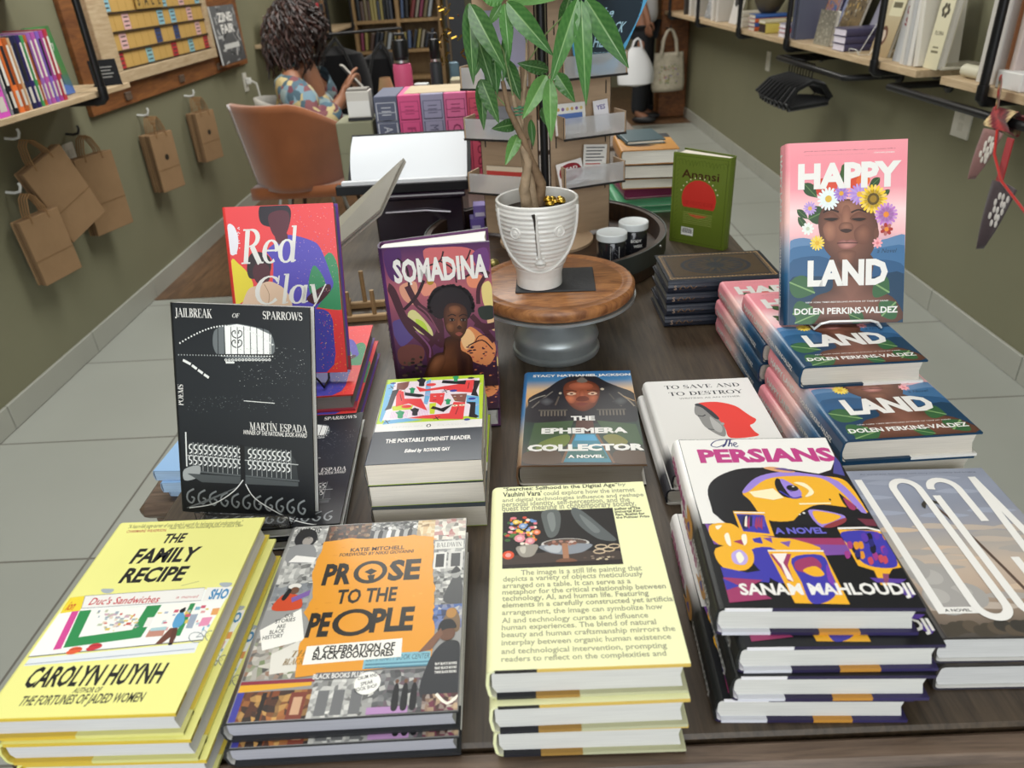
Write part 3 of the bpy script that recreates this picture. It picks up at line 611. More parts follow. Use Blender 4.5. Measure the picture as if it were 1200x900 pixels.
def art_portable(asp):
    a = Art(asp, [(45, 832), (1005, 745), (1025, 55), (250, 120)]); rn = random.Random(4)
    a.bg([C('#2b343f'), C('#2b343f')]); a.rect(0, .34, 1, .43, WH); a.rect(0, .43, 1, 1, C('#b9d63a')); a.rect(.045, .47, .955, .955, C('#f0e4eb')); h_ = a.h; a.h = lambda p: (lambda q: (.03 + q[0]*.94, .475 + (q[1] - .42) * .85))(h_(p))
    RD, BK, BL, GN, YL, BRN, DB = C('#e8484a'), C('#23242a'), C('#6fb4de'), C('#2c9c68'), C('#cbd93a'), C('#8a5a50'), C('#3c459c')
    a.poly([(215, 150), (290, 130), (200, 400), (150, 520), (135, 500)], BL); a.poly([(560, 110), (600, 85), (590, 240), (560, 330), (530, 320), (545, 230)], BL); a.poly([(900, 230), (1010, 240), (1010, 450), (960, 440), (975, 310), (900, 310)], BL); a.poly([(180, 500), (370, 470), (520, 480), (160, 540)], BL)
    for i in range(60):
        u = rn.choice([.08, .22, .42, .47, .62, .9]) + rn.uniform(-.03, .03); v = rn.uniform(.47, .95); a.rect(u, v, u + .05, v + .004, C('#e3b6dc'))
    for i in range(14): a.rect(.32 + .012*i, .5, .323 + .012*i, .6, C('#d99ad0')); a.rect(.12 + .012*i, .49, .123 + .012*i, .57, C('#d99ad0'))
    a.poly([(250, 360), (320, 340), (440, 340), (420, 380), (260, 400)], YL); a.poly([(580, 320), (640, 310), (620, 420), (580, 420)], YL)
    a.poly([(300, 205), (360, 195), (365, 280), (510, 275), (560, 390), (400, 325), (285, 360)], RD); a.poly([(310, 135), (415, 115), (400, 165), (370, 195), (300, 195)], BRN); a.ell((360, 203), .022, .015, WH)
    a.poly([(265, 205), (325, 190), (290, 260), (245, 380), (185, 400), (215, 350)], BK); a.poly([(370, 195), (375, 220), (525, 235), (540, 250), (490, 262), (370, 248)], BK)
    a.poly([(470, 160), (560, 185), (720, 150), (880, 120), (900, 90), (970, 85), (950, 205), (820, 200), (700, 180), (500, 210)], RD); a.poly([(700, 95), (820, 100), (900, 90), (890, 130), (740, 125), (690, 122)], BK); a.poly([(965, 90), (1020, 90), (985, 190), (1005, 240), (940, 230), (960, 160)], BK); a.ell((940, 68), .035, .02, BK)
    a.poly([(590, 225), (715, 215), (700, 300), (680, 340), (640, 310), (580, 305)], RD); a.poly([(765, 225), (905, 215), (890, 300), (800, 290)], BRN)
    for c in ((630, 250), (685, 245), (800, 245), (855, 240)): a.ell(c, .012, .008, WH); a.ell(c, .005, .004, BK)
    a.line([(610, 290), (640, 285)], .008, BK); a.line([(790, 275), (815, 272)], .008, C('#c9b03a'))
    a.poly([(790, 300), (890, 300), (870, 465), (380, 470), (520, 440), (750, 410)], RD)
    for c in ((800, 335), (862, 328)): a.ell(c, .03, .017, C('#f5ecc8')); a.ell(c, .01, .007, BK)
    a.poly([(785, 320), (700, 400), (640, 380), (590, 370), (610, 345), (680, 365)], BK); a.poly([(895, 295), (980, 295), (975, 410), (1010, 430), (985, 450), (920, 440), (935, 320)], BK)
    for c, rx, col in (((600, 140), .05, RD), ((380, 355), .05, RD), ((790, 192), .038, DB), ((948, 262), .038, DB), ((905, 467), .03, DB), ((275, 135), .03, DB), ((700, 195), .03, C('#e9d8e8'))): a.ell(c, rx, rx * .6, col)
    for x, y, c in ((518, 115, BK), (320, 430, GN), (450, 400, BK), (810, 75, GN), (435, 195, GN), (740, 295, GN)):
        s = 40 if c != GN or x == 320 else 28; a.blob([(x-s, y-s*.4), (x-s*.4, y-s*.6), (x, y-s*.9), (x+s*.5, y-s*.7), (x+s, y-s*.5), (x+s*.6, y+s*.3), (x+s*.5, y+s), (x-s*.6, y+s), (x-s*.5, y+s*.2)], c, 2)
    for x, y in ((262, 175), (640, 460), (200, 510), (720, 195)): a.line([(x-30, y+14), (x+30, y-14)], .008, BK); a.line([(x-12, y-16), (x+14, y+18)], .008, BK)
    a.line([(330, 240), (340, 300)], .006, BK); a.line([(830, 350), (805, 420)], .006, BK); a.line([(925, 110), (912, 170)], .006, BK)
    h = h_; a.h = lambda p: p
    a.ell((.5, .385), .028, .022, WH); a.ell((.5, .384), .022, .028, K); a.ell((.5, .382), .012, .02, WH); a.ell((.5, .403), .008, .007, WH)
    a.text('PENGUIN', (.16, .375), (.44, .392), C('#d4d4d0'), 0); a.text('CLASSICS', (.58, .375), (.86, .392), C('#d4d4d0'), 0)
    a.text('THE PORTABLE FEMINIST READER', (.13, .212), (.9, .255), WH, .03); a.text('Edited by', (.32, .105), (.475, .14), WH, .03, .25); a.text('ROXANE GAY', (.49, .105), (.72, .14), WH, .03)
    a.h = h; return a
def art_ephemera(asp):
    a = Art(asp, [(40, 808), (1050, 795), (915, 62), (100, 68)]); rn = random.Random(9)
    a.bg([C('#3b2f28'), C('#3d3a33'), C('#33433a'), C('#2f4438'), C('#2b3536'), C('#3f4a4c'), C('#d9a56a'), C('#cfae86'), C('#4a81ae'), C('#2f6ea8')])
    a.blob([(100, 330), (110, 270), (250, 200), (340, 140), (430, 105), (520, 100), (640, 105), (730, 150), (830, 190), (945, 240), (970, 350), (960, 460), (80, 460)], C('#26242a'))
    for pts, c in (([(110, 300), (170, 270), (240, 250)], '#8f8a80'), ([(130, 350), (190, 300), (300, 220)], '#6b6660'), ([(820, 230), (900, 290), (950, 340)], '#8a7f70'), ([(780, 300), (850, 340)], '#5d564e'), ([(320, 330), (350, 260)], '#5b5048'), ([(750, 240), (820, 320)], '#4a4540'), ([(860, 260), (950, 300)], '#a58a64')): a.line(pts, .016, C(c), 3)
    a.fan([(190, 300), (250, 265), (310, 300), (250, 335)], (250, 300), C('#5c5d60'), C('#2c2a30')); a.fan([(780, 300), (840, 265), (900, 300), (840, 335)], (840, 300), C('#585a5c'), C('#2c2a30'))
    a.fan([(385, 230), (395, 170), (450, 140), (530, 130), (620, 150), (670, 190), (672, 260), (640, 330), (590, 365), (540, 378), (480, 360), (420, 310)], (530, 255), C('#a85c40'), C('#60301f'))
    a.fan([(400, 265), (440, 250), (490, 268), (470, 310), (430, 310)], (440, 275), C('#cc7a54'), C('#94503a')); a.fan([(580, 265), (620, 250), (662, 262), (635, 310), (595, 305)], (622, 272), C('#bd6c4a'), C('#8f4c36')); a.fan([(440, 165), (530, 150), (615, 170), (600, 200), (450, 200)], (530, 175), C('#b5664a'), C('#95503a')); a.fan([(518, 215), (550, 215), (562, 280), (535, 296), (508, 280)], (536, 272), C('#b8684a'), C('#8a4832'))
    for cx in (450, 618): a.blob([(cx-38, 242), (cx, 226), (cx+38, 240), (cx, 252)], C('#d9b9a0')); a.ell((cx, 240), .016, .013, C('#5a3020')); a.line([(cx-45, 215), (cx, 212), (cx+42, 222)], .012, C('#3a1d14'))
    a.blob([(485, 290), (510, 262), (570, 262), (590, 288), (535, 302)], C('#6d3324')); a.blob([(480, 320), (530, 308), (585, 318), (530, 336)], C('#7b3a30'))
    a.blob([(490, 140), (530, 110), (580, 140), (535, 155)], C('#6f665e')); a.ell((695, 205), .018, .02, C('#c8bca8')); a.ell((360, 235), .014, .02, C('#b0a594'))
    for i in range(8): a.rect(.14 + .03*i, .475, .155 + .03*i, .53, C('#6d655a')); a.rect(.66 + .03*i, .475, .675 + .03*i, .53, C('#6d655a'))
    a.rect(.12, .53, .38, .545, C('#55504a')); a.rect(.64, .53, .9, .545, C('#55504a'))
    a.poly([(150, 470), (470, 450), (400, 600), (85, 700)], C('#41583a')); a.poly([(650, 450), (960, 480), (1030, 640), (760, 600)], C('#41583a')); a.blob([(200, 620), (420, 560), (400, 650), (180, 690)], C('#6f7d3a')); a.blob([(700, 580), (800, 560), (900, 620), (800, 660)], C('#7d7a3a'))
    a.poly([(490, 450), (620, 450), (640, 560), (470, 560)], C('#5a3b34')); a.poly([(475, 555), (645, 555), (770, 780), (380, 780)], C('#3f7f92')); a.poly([(490, 562), (630, 562), (660, 610), (470, 610)], C('#4d9cc4')); a.poly([(440, 660), (690, 660), (740, 750), (400, 750)], C('#3d6c66'))
    a.line([(470, 560), (370, 785)], .022, C('#7a5a40')); a.line([(650, 560), (790, 785)], .022, C('#7a5a40')); a.blob([(80, 700), (330, 690), (350, 790), (70, 790)], C('#55402f')); a.blob([(800, 690), (1040, 700), (1045, 790), (810, 790)], C('#55402f'))
    a.text('STACY NATHANIEL JACKSON', (140, 108), (915, 84), WH, .04); a.text('THE', (445, 452), (635, 414), WH, .05); a.text('EPHEMERA', (206, 556), (890, 504), WH, .05); a.text('COLLECTOR', (90, 696), (1025, 632), WH, .06); a.text('A NOVEL', (420, 748), (706, 720), WH, .04)
    return a
def art_persians(asp):
    a = Art(asp, [(214, 818), (1151, 780), (735, 38), (30, 75)]); rn = random.Random(2)
    a.bg([C('#17181c'), C('#17181c')]); Y, PU, LV, RB, BK = C('#edb02e'), C('#3f3ba6'), C('#9a83d6'), C('#9c3a66'), C('#1a1b20')
    a.poly([(30, 75), (735, 38), (775, 130), (750, 185), (690, 205), (560, 190), (440, 185), (300, 200), (190, 250), (160, 320), (180, 400), (240, 445), (130, 450), (90, 340)], WH)
    a.blob([(160, 320), (190, 250), (300, 200), (430, 188), (470, 205), (440, 300), (400, 400), (300, 450), (210, 425)], BK)
    a.poly([(770, 120), (800, 150), (815, 210), (760, 200)], C('#4a4a90'))
    a.blob([(325, 300), (400, 240), (520, 215), (700, 215), (800, 225), (850, 270), (900, 350), (910, 372), (860, 355), (800, 350), (680, 345), (600, 380), (560, 420), (430, 420), (360, 340)], Y)
    a.blob([(325, 298), (390, 235), (500, 205), (620, 205), (780, 235), (900, 360), (880, 370), (790, 280), (700, 225), (560, 220), (440, 240), (350, 300)], LV)
    a.blob([(480, 250), (500, 235), (560, 290), (600, 300), (590, 320), (520, 315), (488, 285)], BK); a.blob([(505, 240), (540, 245), (600, 285), (595, 315), (550, 310)], LV); a.ell((562, 275), .036, .03, BK); a.ell((566, 268), .008, .006, WH); a.ell((555, 288), .01, .008, C('#5a4a9a')); a.line([(500, 290), (560, 320), (605, 312)], .012, PU, 3)
    a.poly([(355, 300), (470, 280), (520, 320), (470, 332), (380, 322)], C('#f6e9c0')); a.blob([(570, 250), (620, 250), (662, 285), (650, 305), (620, 312), (640, 285), (610, 265)], C('#f6e9c0')); a.line([(590, 345), (740, 336)], .013, C('#f6e9c0')); a.ell((737, 320), .006, .01, BK)
    a.poly([(560, 420), (600, 380), (680, 345), (790, 355), (930, 380), (950, 440), (780, 420), (700, 440), (560, 436)], BK)
    a.blob([(780, 290), (810, 310), (860, 350), (830, 360), (800, 335)], BK); a.blob([(800, 308), (850, 340), (852, 362), (825, 355)], RB)
    a.blob([(630, 375), (700, 370), (800, 390), (780, 420), (690, 445)], LV); a.blob([(650, 378), (705, 376), (785, 395), (690, 432)], Y); a.blob([(700, 440), (800, 400), (800, 420), (740, 445)], C('#8c3a40'))
    a.ell((610, 385), .008, .008, WH); a.ell((590, 392), .006, .005, WH); a.blob([(430, 190), (480, 182), (580, 200), (520, 206)], C('#d8a070')); a.blob([(480, 190), (530, 186), (570, 200)], C('#5d4a8a'))
    a.poly([(860, 400), (940, 400), (960, 430), (900, 430)], C('#6d3040'))
    # table, glasses, lemons
    a.poly([(140, 450), (300, 470), (480, 500), (700, 520), (800, 500), (830, 560), (700, 570), (420, 560), (180, 540)], C('#7c4fa0')); a.poly([(520, 500), (780, 490), (800, 520), (540, 525)], RB)
    a.blob([(160, 460), (260, 445), (330, 480), (460, 500), (560, 505), (680, 545), (420, 560), (200, 540)], Y); a.blob([(350, 560), (470, 555), (500, 700), (380, 640)], PU)
    a.blob([(185, 560), (330, 540), (365, 600), (320, 650), (215, 640)], Y); a.blob([(260, 580), (300, 560), (335, 590), (320, 625), (270, 620)], C('#b9a6e0')); a.blob([(280, 585), (300, 570), (318, 600), (295, 620)], C('#f3ecd8'))
    a.poly([(205, 640), (330, 660), (440, 640), (430, 700), (220, 690)], PU); a.poly([(215, 685), (400, 690), (340, 720), (440, 770), (240, 795)], RB); a.poly([(215, 690), (290, 720), (230, 740)], PU)
    for q in ([(230, 500), (250, 490), (260, 545), (240, 535)], [(310, 500), (330, 488), (335, 525), (318, 540)], [(190, 460), (220, 455), (200, 475)]): a.blob(q, C('#f3ecd8'))
    for q, c in (([(360, 510), (400, 500), (410, 530), (370, 525)], PU), ([(410, 505), (450, 500), (455, 525)], C('#6d4aa0')), ([(270, 525), (310, 515), (320, 540)], RB), ([(490, 520), (540, 512), (530, 540)], C('#7a5aa8'))): a.poly(q, c)
    a.poly([(275, 390), (430, 388), (465, 495), (310, 490)], Y); a.poly([(290, 402), (420, 402), (445, 485), (320, 478)], PU); a.poly([(295, 410), (360, 402), (340, 470), (320, 470)], C('#2a2f6a'))
    for i in range(9): x = 320 + i * 12; a.poly([(x, 412 + rn.uniform(0, 15)), (x + 9, 408), (x + 6, 450 + rn.uniform(0, 25)), (x - 6, 455)], C(rn.choice(['#22243a', '#e9e0d0', '#9c3a66', '#5a4ab0'])))
    a.line([(280, 396), (425, 392)], .01, WH)
    a.poly([(430, 562), (690, 552), (800, 780), (545, 785)], Y); a.poly([(440, 575), (540, 570), (520, 620), (545, 690), (520, 690), (490, 640)], RB); a.poly([(450, 572), (520, 568), (500, 610), (530, 660), (545, 692), (515, 680), (490, 620)], C('#f1e6e0'))
    a.blob([(540, 590), (680, 570), (720, 640), (745, 720), (700, 770), (620, 780), (580, 690)], PU); a.blob([(560, 600), (640, 580), (680, 620), (630, 650), (560, 640)], RB); a.blob([(590, 640), (650, 620), (690, 655), (640, 665)], Y); a.blob([(700, 610), (720, 640), (735, 700), (705, 680)], C('#7a3fae')); a.poly([(750, 720), (790, 760), (740, 775)], Y); a.line([(430, 560), (692, 551)], .012, WH)
    a.poly([(765, 452), (980, 450), (1050, 610), (930, 630), (850, 610)], Y); a.blob([(780, 465), (975, 465), (1035, 590), (980, 615), (880, 600), (830, 540)], PU); rn2 = random.Random(6)
    for i in range(26): x, y = rn2.uniform(800, 990), rn2.uniform(470, 590); a.blob([(x-14, y-10), (x+6, y-18), (x+14, y+8), (x-4, y+18)], C(rn2.choice(['#9c3a86', '#5a3aa8', '#d9902e', '#2a2a70', '#c04a5a', '#1a1b30'])), 2)
    a.line([(765, 448), (900, 440), (985, 450)], .016, WH); a.poly([(920, 625), (1010, 615), (985, 650), (1000, 690), (950, 690)], Y); a.poly([(900, 660), (1070, 660), (1040, 680), (930, 680)], C('#5a3f9a')); a.poly([(960, 640), (990, 640), (985, 680), (965, 680)], C('#8a4a6a'))
    a.poly([(1050, 690), (1110, 720), (1090, 740), (1040, 720)], C('#5a3f9a'))
    a.text('PERSIANS', (132, 178), (748, 84), C('#b83a80'), .05)
    NV = C('#2b2f6b'); a.line([(250, 65), (205, 75), (185, 95), (215, 102), (255, 85)], .008, NV, 4); a.line([(225, 62), (270, 66), (310, 58)], .01, NV, 4); a.line([(262, 68), (252, 90), (240, 100)], .012, NV, 3); a.line([(278, 64), (268, 97)], .01, NV); a.line([(270, 88), (284, 80), (284, 97)], .007, NV, 3); a.line([(292, 92), (308, 82), (298, 78), (292, 90), (304, 98), (315, 92)], .007, NV, 3)
    a.text('A NOVEL', (472, 484), (700, 446), C('#6a66c8'), .04); a.text('SANAM MAHLOUDJI', (296, 760), (1080, 676), WH, .034)
    return a
def spine_persians(asp):
    a = Art(asp); a.text('PERSIANS', (.06, .25), (.4, .7), C('#b83a80'), .04); a.blob([(.4, 0), (.46, .4), (.44, 1), (.55, 1), (.58, .5), (.53, 0)], C('#d99a2e')); a.blob([(.47, .2), (.5, .6), (.53, .3)], C('#4a3f9a')); a.text('SANAM MAHLOUDJI', (.6, .3), (.93, .65), WH, .02); return a
def art_loca(asp, quad):
    a = Art(asp, quad); rn = random.Random(12)
    a.bg([C('#4c4844'), C('#8a7a6c'), C('#b8a493'), C('#bfae9e'), C('#a9a29c'), C('#9596a0'), C('#8a8f9e'), C('#8f95a6'), C('#8f95a6')])
    a.h = lambda p: p
    for i in range(34):
        u, v = rn.uniform(0, 1), rn.uniform(.12, .95); c = '#9ba1b2' if v > .6 else rn.choice(['#c8b29c', '#a7a19c', '#b9aca0'])
        a.blob([(u - .16, v), (u - .05, v + .02), (u + .08, v + .012), (u + .17, v - .004), (u + .06, v - .016), (u - .08, v - .012)], C(c))
    for u, v, r in ((.15, .28, .13), (.05, .35, .1), (.28, .2, .1), (.12, .18, .12)): a.ell((u, v), r, r, C('#a3a09d')); a.ell((u - .03, v + .02), r * .6, r * .5, C('#b1aeaa'))
    for i in range(24): u = i / 23; a.ell((u, .02 + .03 * rn.random()), .05, .045, C(rn.choice(['#4a443c', '#5b5146', '#3f3c38'])))
    a.line([(.455, .74), (.56, .5), (.66, .05)], .02, C('#5b4a42'), 3)
    for i in range(15): t = R(-20 + i * 16); a.line([(.452, .742), (.452 + .04 * cos(t), .752 + .014 * sin(t)), (.452 + .075 * cos(t), .738 + .03 * sin(t) - .012)], .01, C('#3d3934'), 3)
    th = .052
    def ring(u0, u1, v0, v1): 
        ru = (u1 - u0) / 2 - th / 2; cu = (u0 + u1) / 2; rv = ru / asp * 1.1; return [(cu + ru*cos(R(q)), v1 - th/2/asp - rv + rv*sin(R(q))) for q in range(0, 181, 15)] + [(cu + ru*cos(R(q)), v0 + th/2/asp + rv + rv*sin(R(q))) for q in range(180, 361, 15)]
    a.rect(.035, .11, .035 + th, .93, WH); a.rect(.035, .11, .27, .142, WH); a.text('A NOVEL', (.08, .119), (.23, .133), K, .02)
    o = ring(.24, .47, .07, .93); a.line(o + o[:1], th, WH)
    o = ring(.5, .74, .07, .93); a.line([(.74 - th/2, .62)] + o[:13], th, WH); a.line(o[13:] + [(.74 - th/2, .4)], th, WH); a.line([(.5 + th/2, .8), (.5 + th/2, .15)], th, WH)
    a.line([(.785, .07), (.87, .93)], th, WH); a.line([(.87, .93), (.965, .07)], th, WH); a.rect(.82, .33, .93, .36, WH)
    a.text('An immersive, beautifully told story of friendship and longing', (.1, .967), (.93, .976), C('#4a4d58'), 0)
    return a
def art_family(asp, quad):
    a = Art(asp, quad); YL = C('#e9e78f'); rn = random.Random(31); a.bg([YL, YL]); GR = C('#2f8a50')
    a.poly([(55, 565), (75, 540), (655, 485), (640, 520)], C('#dfe3e6')); a.poly([(70, 535), (665, 478), (770, 305), (245, 340), (180, 375)], C('#eef0ec'))
    a.poly([(180, 372), (205, 340), (275, 332), (245, 382), (176, 392)], C('#ead23a')); a.text('ion', (192, 382), (240, 350), C('#c8502c'), .02, .3)
    a.poly([(262, 334), (672, 306), (660, 348), (250, 375)], WH); a.line([(262, 334), (672, 306), (660, 348), (250, 375), (262, 334)], .004, C('#8a8a96')); a.text("Duc's Sandwiches", (272, 364), (524, 332), C('#c0323c'), .012, .15); a.text('a novel', (572, 342), (652, 330), C('#c0323c'), 0, .2)
    a.poly([(680, 306), (772, 302), (748, 342), (662, 352)], WH); a.text('SHO', (682, 345), (760, 309), C('#3f86b8'), .04); a.poly([(772, 302), (790, 302), (766, 342), (748, 342)], WH)
    a.poly([(218, 385), (242, 383), (182, 508), (155, 512)], C('#d04a94'))
    a.poly([(245, 383), (525, 363), (455, 470), (190, 505)], GR); a.poly([(285, 380), (475, 367), (425, 445), (242, 470)], C('#eef0ea')); a.poly([(530, 362), (650, 355), (590, 462), (470, 470)], C('#f3efe8')); a.line([(632, 358), (580, 465)], .03, GR); a.poly([(478, 405), (500, 403), (485, 435), (462, 437)], WH)
    for i in range(60): x = rn.uniform(300, 440); y = rn.uniform(385, 450); a.rect(*a.h((x, y)), *[q + d for q, d in zip(a.h((x, y)), (rn.uniform(.006, .03), rn.uniform(.004, .015)))], C(rn.choice(['#c9a9b4', '#b9c0a8', '#c85a50', '#d9c060', '#8a94a8', '#e0d0c0', '#9aa7b4'])))
    for i in range(26): x = rn.uniform(500, 700); y = rn.uniform(368, 450); a.rect(*a.h((x, y)), *[q + d for q, d in zip(a.h((x, y)), (rn.uniform(.008, .03), rn.uniform(.006, .02)))], C(rn.choice(['#d9a0a0', '#b9c8d0', '#c85a70', '#d9c060', '#a9b4c8', '#7fb0c8'])))
    a.poly([(625, 395), (650, 393), (630, 440), (608, 440)], C('#9aa6b8')); a.poly([(665, 405), (700, 402), (685, 430), (650, 434)], C('#e090b0')); a.poly([(700, 375), (725, 372), (715, 395), (692, 396)], C('#e0a060'))
    a.poly([(485, 445), (540, 440), (530, 465), (470, 470)], C('#c08a7a')); a.poly([(490, 440), (545, 434), (540, 446), (485, 450)], C('#a8c8d0'))
    a.line([(70, 535), (665, 478)], .006, C('#5a5a6a'))
    for c, col in (((232, 512), '#e0603c'), ((300, 500), '#c83a44')): a.ell(c, .038, .022, C(col)); a.ell((c[0]-14, c[1]+8), .03, .014, C(col)); a.line([(c[0]-20, c[1]), (c[0]+20, c[1]-6)], .004, C('#7a2a2a'))
    a.blob([(578, 395), (600, 388), (602, 420), (575, 442), (562, 430)], C('#5a9cc8')); a.ell((597, 382), .017, .017, K); a.ell((604, 375), .008, .008, K); a.poly([(555, 440), (580, 438), (570, 460), (525, 492), (505, 492)], C('#6b4034')); a.poly([(565, 440), (582, 440), (575, 470), (562, 495), (550, 492)], C('#5d382e')); a.ell((556, 492), .012, .008, K)
    for cx in (645, 700):
        o = [(cx + 26*cos(q/10*2*pi), 470 + 17*sin(q/10*2*pi) - (cx-645)*.1) for q in range(11)]; a.line(o, .004, C('#6a7688'))
    a.line([(645, 470), (672, 445), (700, 464), (665, 466), (645, 470)], .004, C('#6a7688'))
    for p in ((330, 318), (735, 297)): a.blob([(p[0]-14, p[1]-4), (p[0], p[1]-8), (p[0]+30, p[1]-6), (p[0]+18, p[1]+6), (p[0]-4, p[1]+6)], C('#a7b0b8'))
    a.line([(60, 560), (640, 508)], .003, C('#8fa0b8')); a.line([(590, 300), (650, 285)], .003, C('#7a7a6a'))
    a.text('THE', (520, 160), (612, 126), K, .035, .12); a.text('FAMILY', (408, 228), (662, 170), K, .035, .12); a.text('RECIPE', (372, 292), (622, 234), K, .035, .12)
    a.text('CAROLYN HUYNH', (50, 637), (556, 553), K, .03, .12); a.text('AUTHOR OF', (222, 654), (330, 633), C('#3a3a30'), .02, .2); a.text('THE FORTUNES OF JADED WOMEN', (38, 696), (480, 650), C('#3a3a30'), .02, .2)
    a.text('"A heart-felt page-turner of one family\'s search for belonging and understanding."', (402, 112), (800, 84), C('#55553a'), 0); a.text('CHARMAINE WILKERSON,', (398, 126), (540, 112), C('#b03a3a'), .01); a.text('New York Times bestselling author of Black Cake', (545, 114), (800, 96), C('#55553a'), 0, .15)
    return a
def art_prose(asp):
    a = Art(asp, [(48, 740), (890, 705), (918, 25), (290, 52)]); rn = random.Random(17); OR = C('#e0982c')
    a.bg([C('#8d8d8c'), C('#a5a5a3')])
    a.h0 = a.h; a.h = lambda p: p
    greys = ['#3a3b3d', '#5c5d5e', '#7d7e7e', '#a2a2a0', '#c9c8c4', '#e3e2dd', '#26272a']
    def photo(u0, v0, u1, v1, n, cols, base):
        a.rect(u0, v0, u1, v1, C(base)); i0 = len(a.items)
        q = math.sqrt(n * 2.2 * (u1-u0) / ((v1-v0) * 1.25)); nx = max(2, round(q)); ny = max(2, round(n * 2.2 / q)); X = [u0 + (u1-u0)*i/nx for i in range(nx+1)]; Y = [v0 + (v1-v0)*i/ny for i in range(ny+1)]
        G = [[(x + (rn.uniform(-.4, .4)*(u1-u0)/nx if 0 < i < nx else 0), y + (rn.uniform(-.4, .4)*(v1-v0)/ny if 0 < j < ny else 0)) for j, y in enumerate(Y)] for i, x in enumerate(X)]
        for i in range(nx):
            for j in range(ny): a.poly([G[i][j], G[i+1][j], G[i+1][j+1], G[i][j+1]], mixc(C(base), C(rn.choice(cols)), rn.uniform(.2, .85)))
        a.merge(i0)
    photo(0, .85, .2, 1, 40, greys, '#c0c0bc'); photo(.2, .88, .45, 1, 50, ['#3a3028', '#7b4a34', '#2c2c2e', '#a08060'], '#54463c'); photo(.45, .87, .72, 1, 120, greys, '#7d7e7e'); photo(.72, .86, .84, 1, 24, ['#c9a878', '#8a6a48', '#e0d0b0'], '#d9c49c'); photo(.82, .86, 1, 1, 30, ['#e6e0d4', '#a03038', '#3a3030', '#c9c0b0'], '#d9d4c9')
    for i in range(11): x = .465 + .024*i; a.blob([(x-.012, .875), (x-.012, .93), (x, .945), (x+.012, .93), (x+.012, .875)], C(greys[i*3 % 7])); a.ell((x, .955), .011, .013, C(greys[(i*5 + 3) % 6]))
    photo(.82, .66, 1, .86, 50, greys, '#9a9a98'); a.rect(.83, .8, .99, .85, C('#d3d2cc')); a.text('BALDWIN', (.84, .812), (.98, .84), C('#6a6a68'), 0, serif=True); a.rect(.83, .68, .9, .78, C('#d9d8d4')); a.rect(.842, .69, .888, .77, C('#26272a')); a.rect(.91, .68, .99, .78, C('#c9c8c4')); a.rect(.925, .69, .975, .77, C('#3a3b3d'))
    photo(.84, .46, 1, .68, 60, greys, '#8a8a88'); a.blob([(.9, .5), (.93, .6), (.965, .66), (.99, .6), (1, .48)], C('#4a4b4d')); a.ell((.955, .645), .025, .03, C('#9a9a98')); a.blob([(.93, .65), (.955, .69), (.98, .66)], C('#26272a'))
    photo(.84, .36, 1, .48, 30, ['#4a6aa8', '#7a8ab8', '#c9c4b8', '#2c3040'], '#56689c'); a.blob([(.9, .36), (.92, .43), (.96, .46), (.99, .4), (.98, .34)], C('#7a6248')); a.ell((.945, .435), .026, .032, C('#b08040'))
    photo(0, .62, .2, .86, 50, greys, '#c4c4c0'); a.blob([(.02, .92), (.05, .98), (.12, .97), (.15, .92), (.13, .87), (.05, .87)], C('#232326')); a.ell((.1, .9), .03, .035, C('#9c9690')); a.blob([(.01, .86), (.08, .88), (.15, .86), (.17, .77), (.02, .77)], C('#8c8d8e')); a.poly([(.03, .77), (.17, .76), (.18, .79), (.06, .81)], WH)
    photo(0, .5, .2, .64, 30, ['#6a7078', '#8a8f94', '#b0b0ac', '#3a3c40'], '#8c9094'); a.blob([(.03, .5), (.05, .57), (.1, .585), (.16, .56), (.17, .5)], C('#c84a28')); a.ell((.11, .625), .035, .02, C('#dcdad4')); a.ell((.115, .6), .024, .026, C('#6d4a36')); a.blob([(.06, .56), (.08, .61), (.1, .6), (.08, .55)], K); a.poly([(.11, .56), (.2, .6), (.2, .57), (.12, .535)], C('#7a5ca0'))
    photo(0, .17, .25, .36, 60, ['#d9d4c9', '#8a5a3a', '#26272a', '#6d8050', '#b0aca4'], '#a8a49c'); a.poly([(0, .4), (.18, .5), (.24, .34), (.05, .3)], C('#efede6'))
    for i, s in enumerate(('OUR', 'STORIES', 'ARE', 'BLACK', 'HISTORY')): w = .014 * len(s); c = .13 - .012 * i; a.text(s, (c - w/2, .455 - .026*i), (c + w/2, .474 - .026*i), K, .01, 0, 6)
    a.poly([(.1, .28), (.22, .34), (.24, .2), (.12, .19)], C('#dcd9d0'))
    # yellow torn centre
    pts = [(.2, .885), (.35, .9), (.5, .885), (.7, .9), (.82, .88), (.83, .72), (.845, .6), (.86, .5), (.85, .42), (.87, .36), (.87, .2), (.25, .17), (.22, .3), (.26, .4), (.2, .48), (.22, .55), (.18, .7), (.19, .8)]
    a.poly([(u + rn.uniform(-.006, .006), v + rn.uniform(-.004, .004)) for p, q in zip(pts, pts[1:] + pts[:1]) for u, v in [(p[0] + (q[0]-p[0])*t/5, p[1] + (q[1]-p[1])*t/5) for t in range(5)]], OR)
    for i in range(40): a.ell((rn.uniform(.25, .82), rn.uniform(.22, .88)), rn.uniform(.004, .02), .004, C(rn.choice(['#d99028', '#e6a43c'])))
    a.text('THE', (.2, .262), (.3, .29), C('#8a6a28'), .0, .3, serif=True); a.text('BLACK BOOK', (.17, .228), (.36, .255), C('#8a6a28'), 0, .3, serif=True)
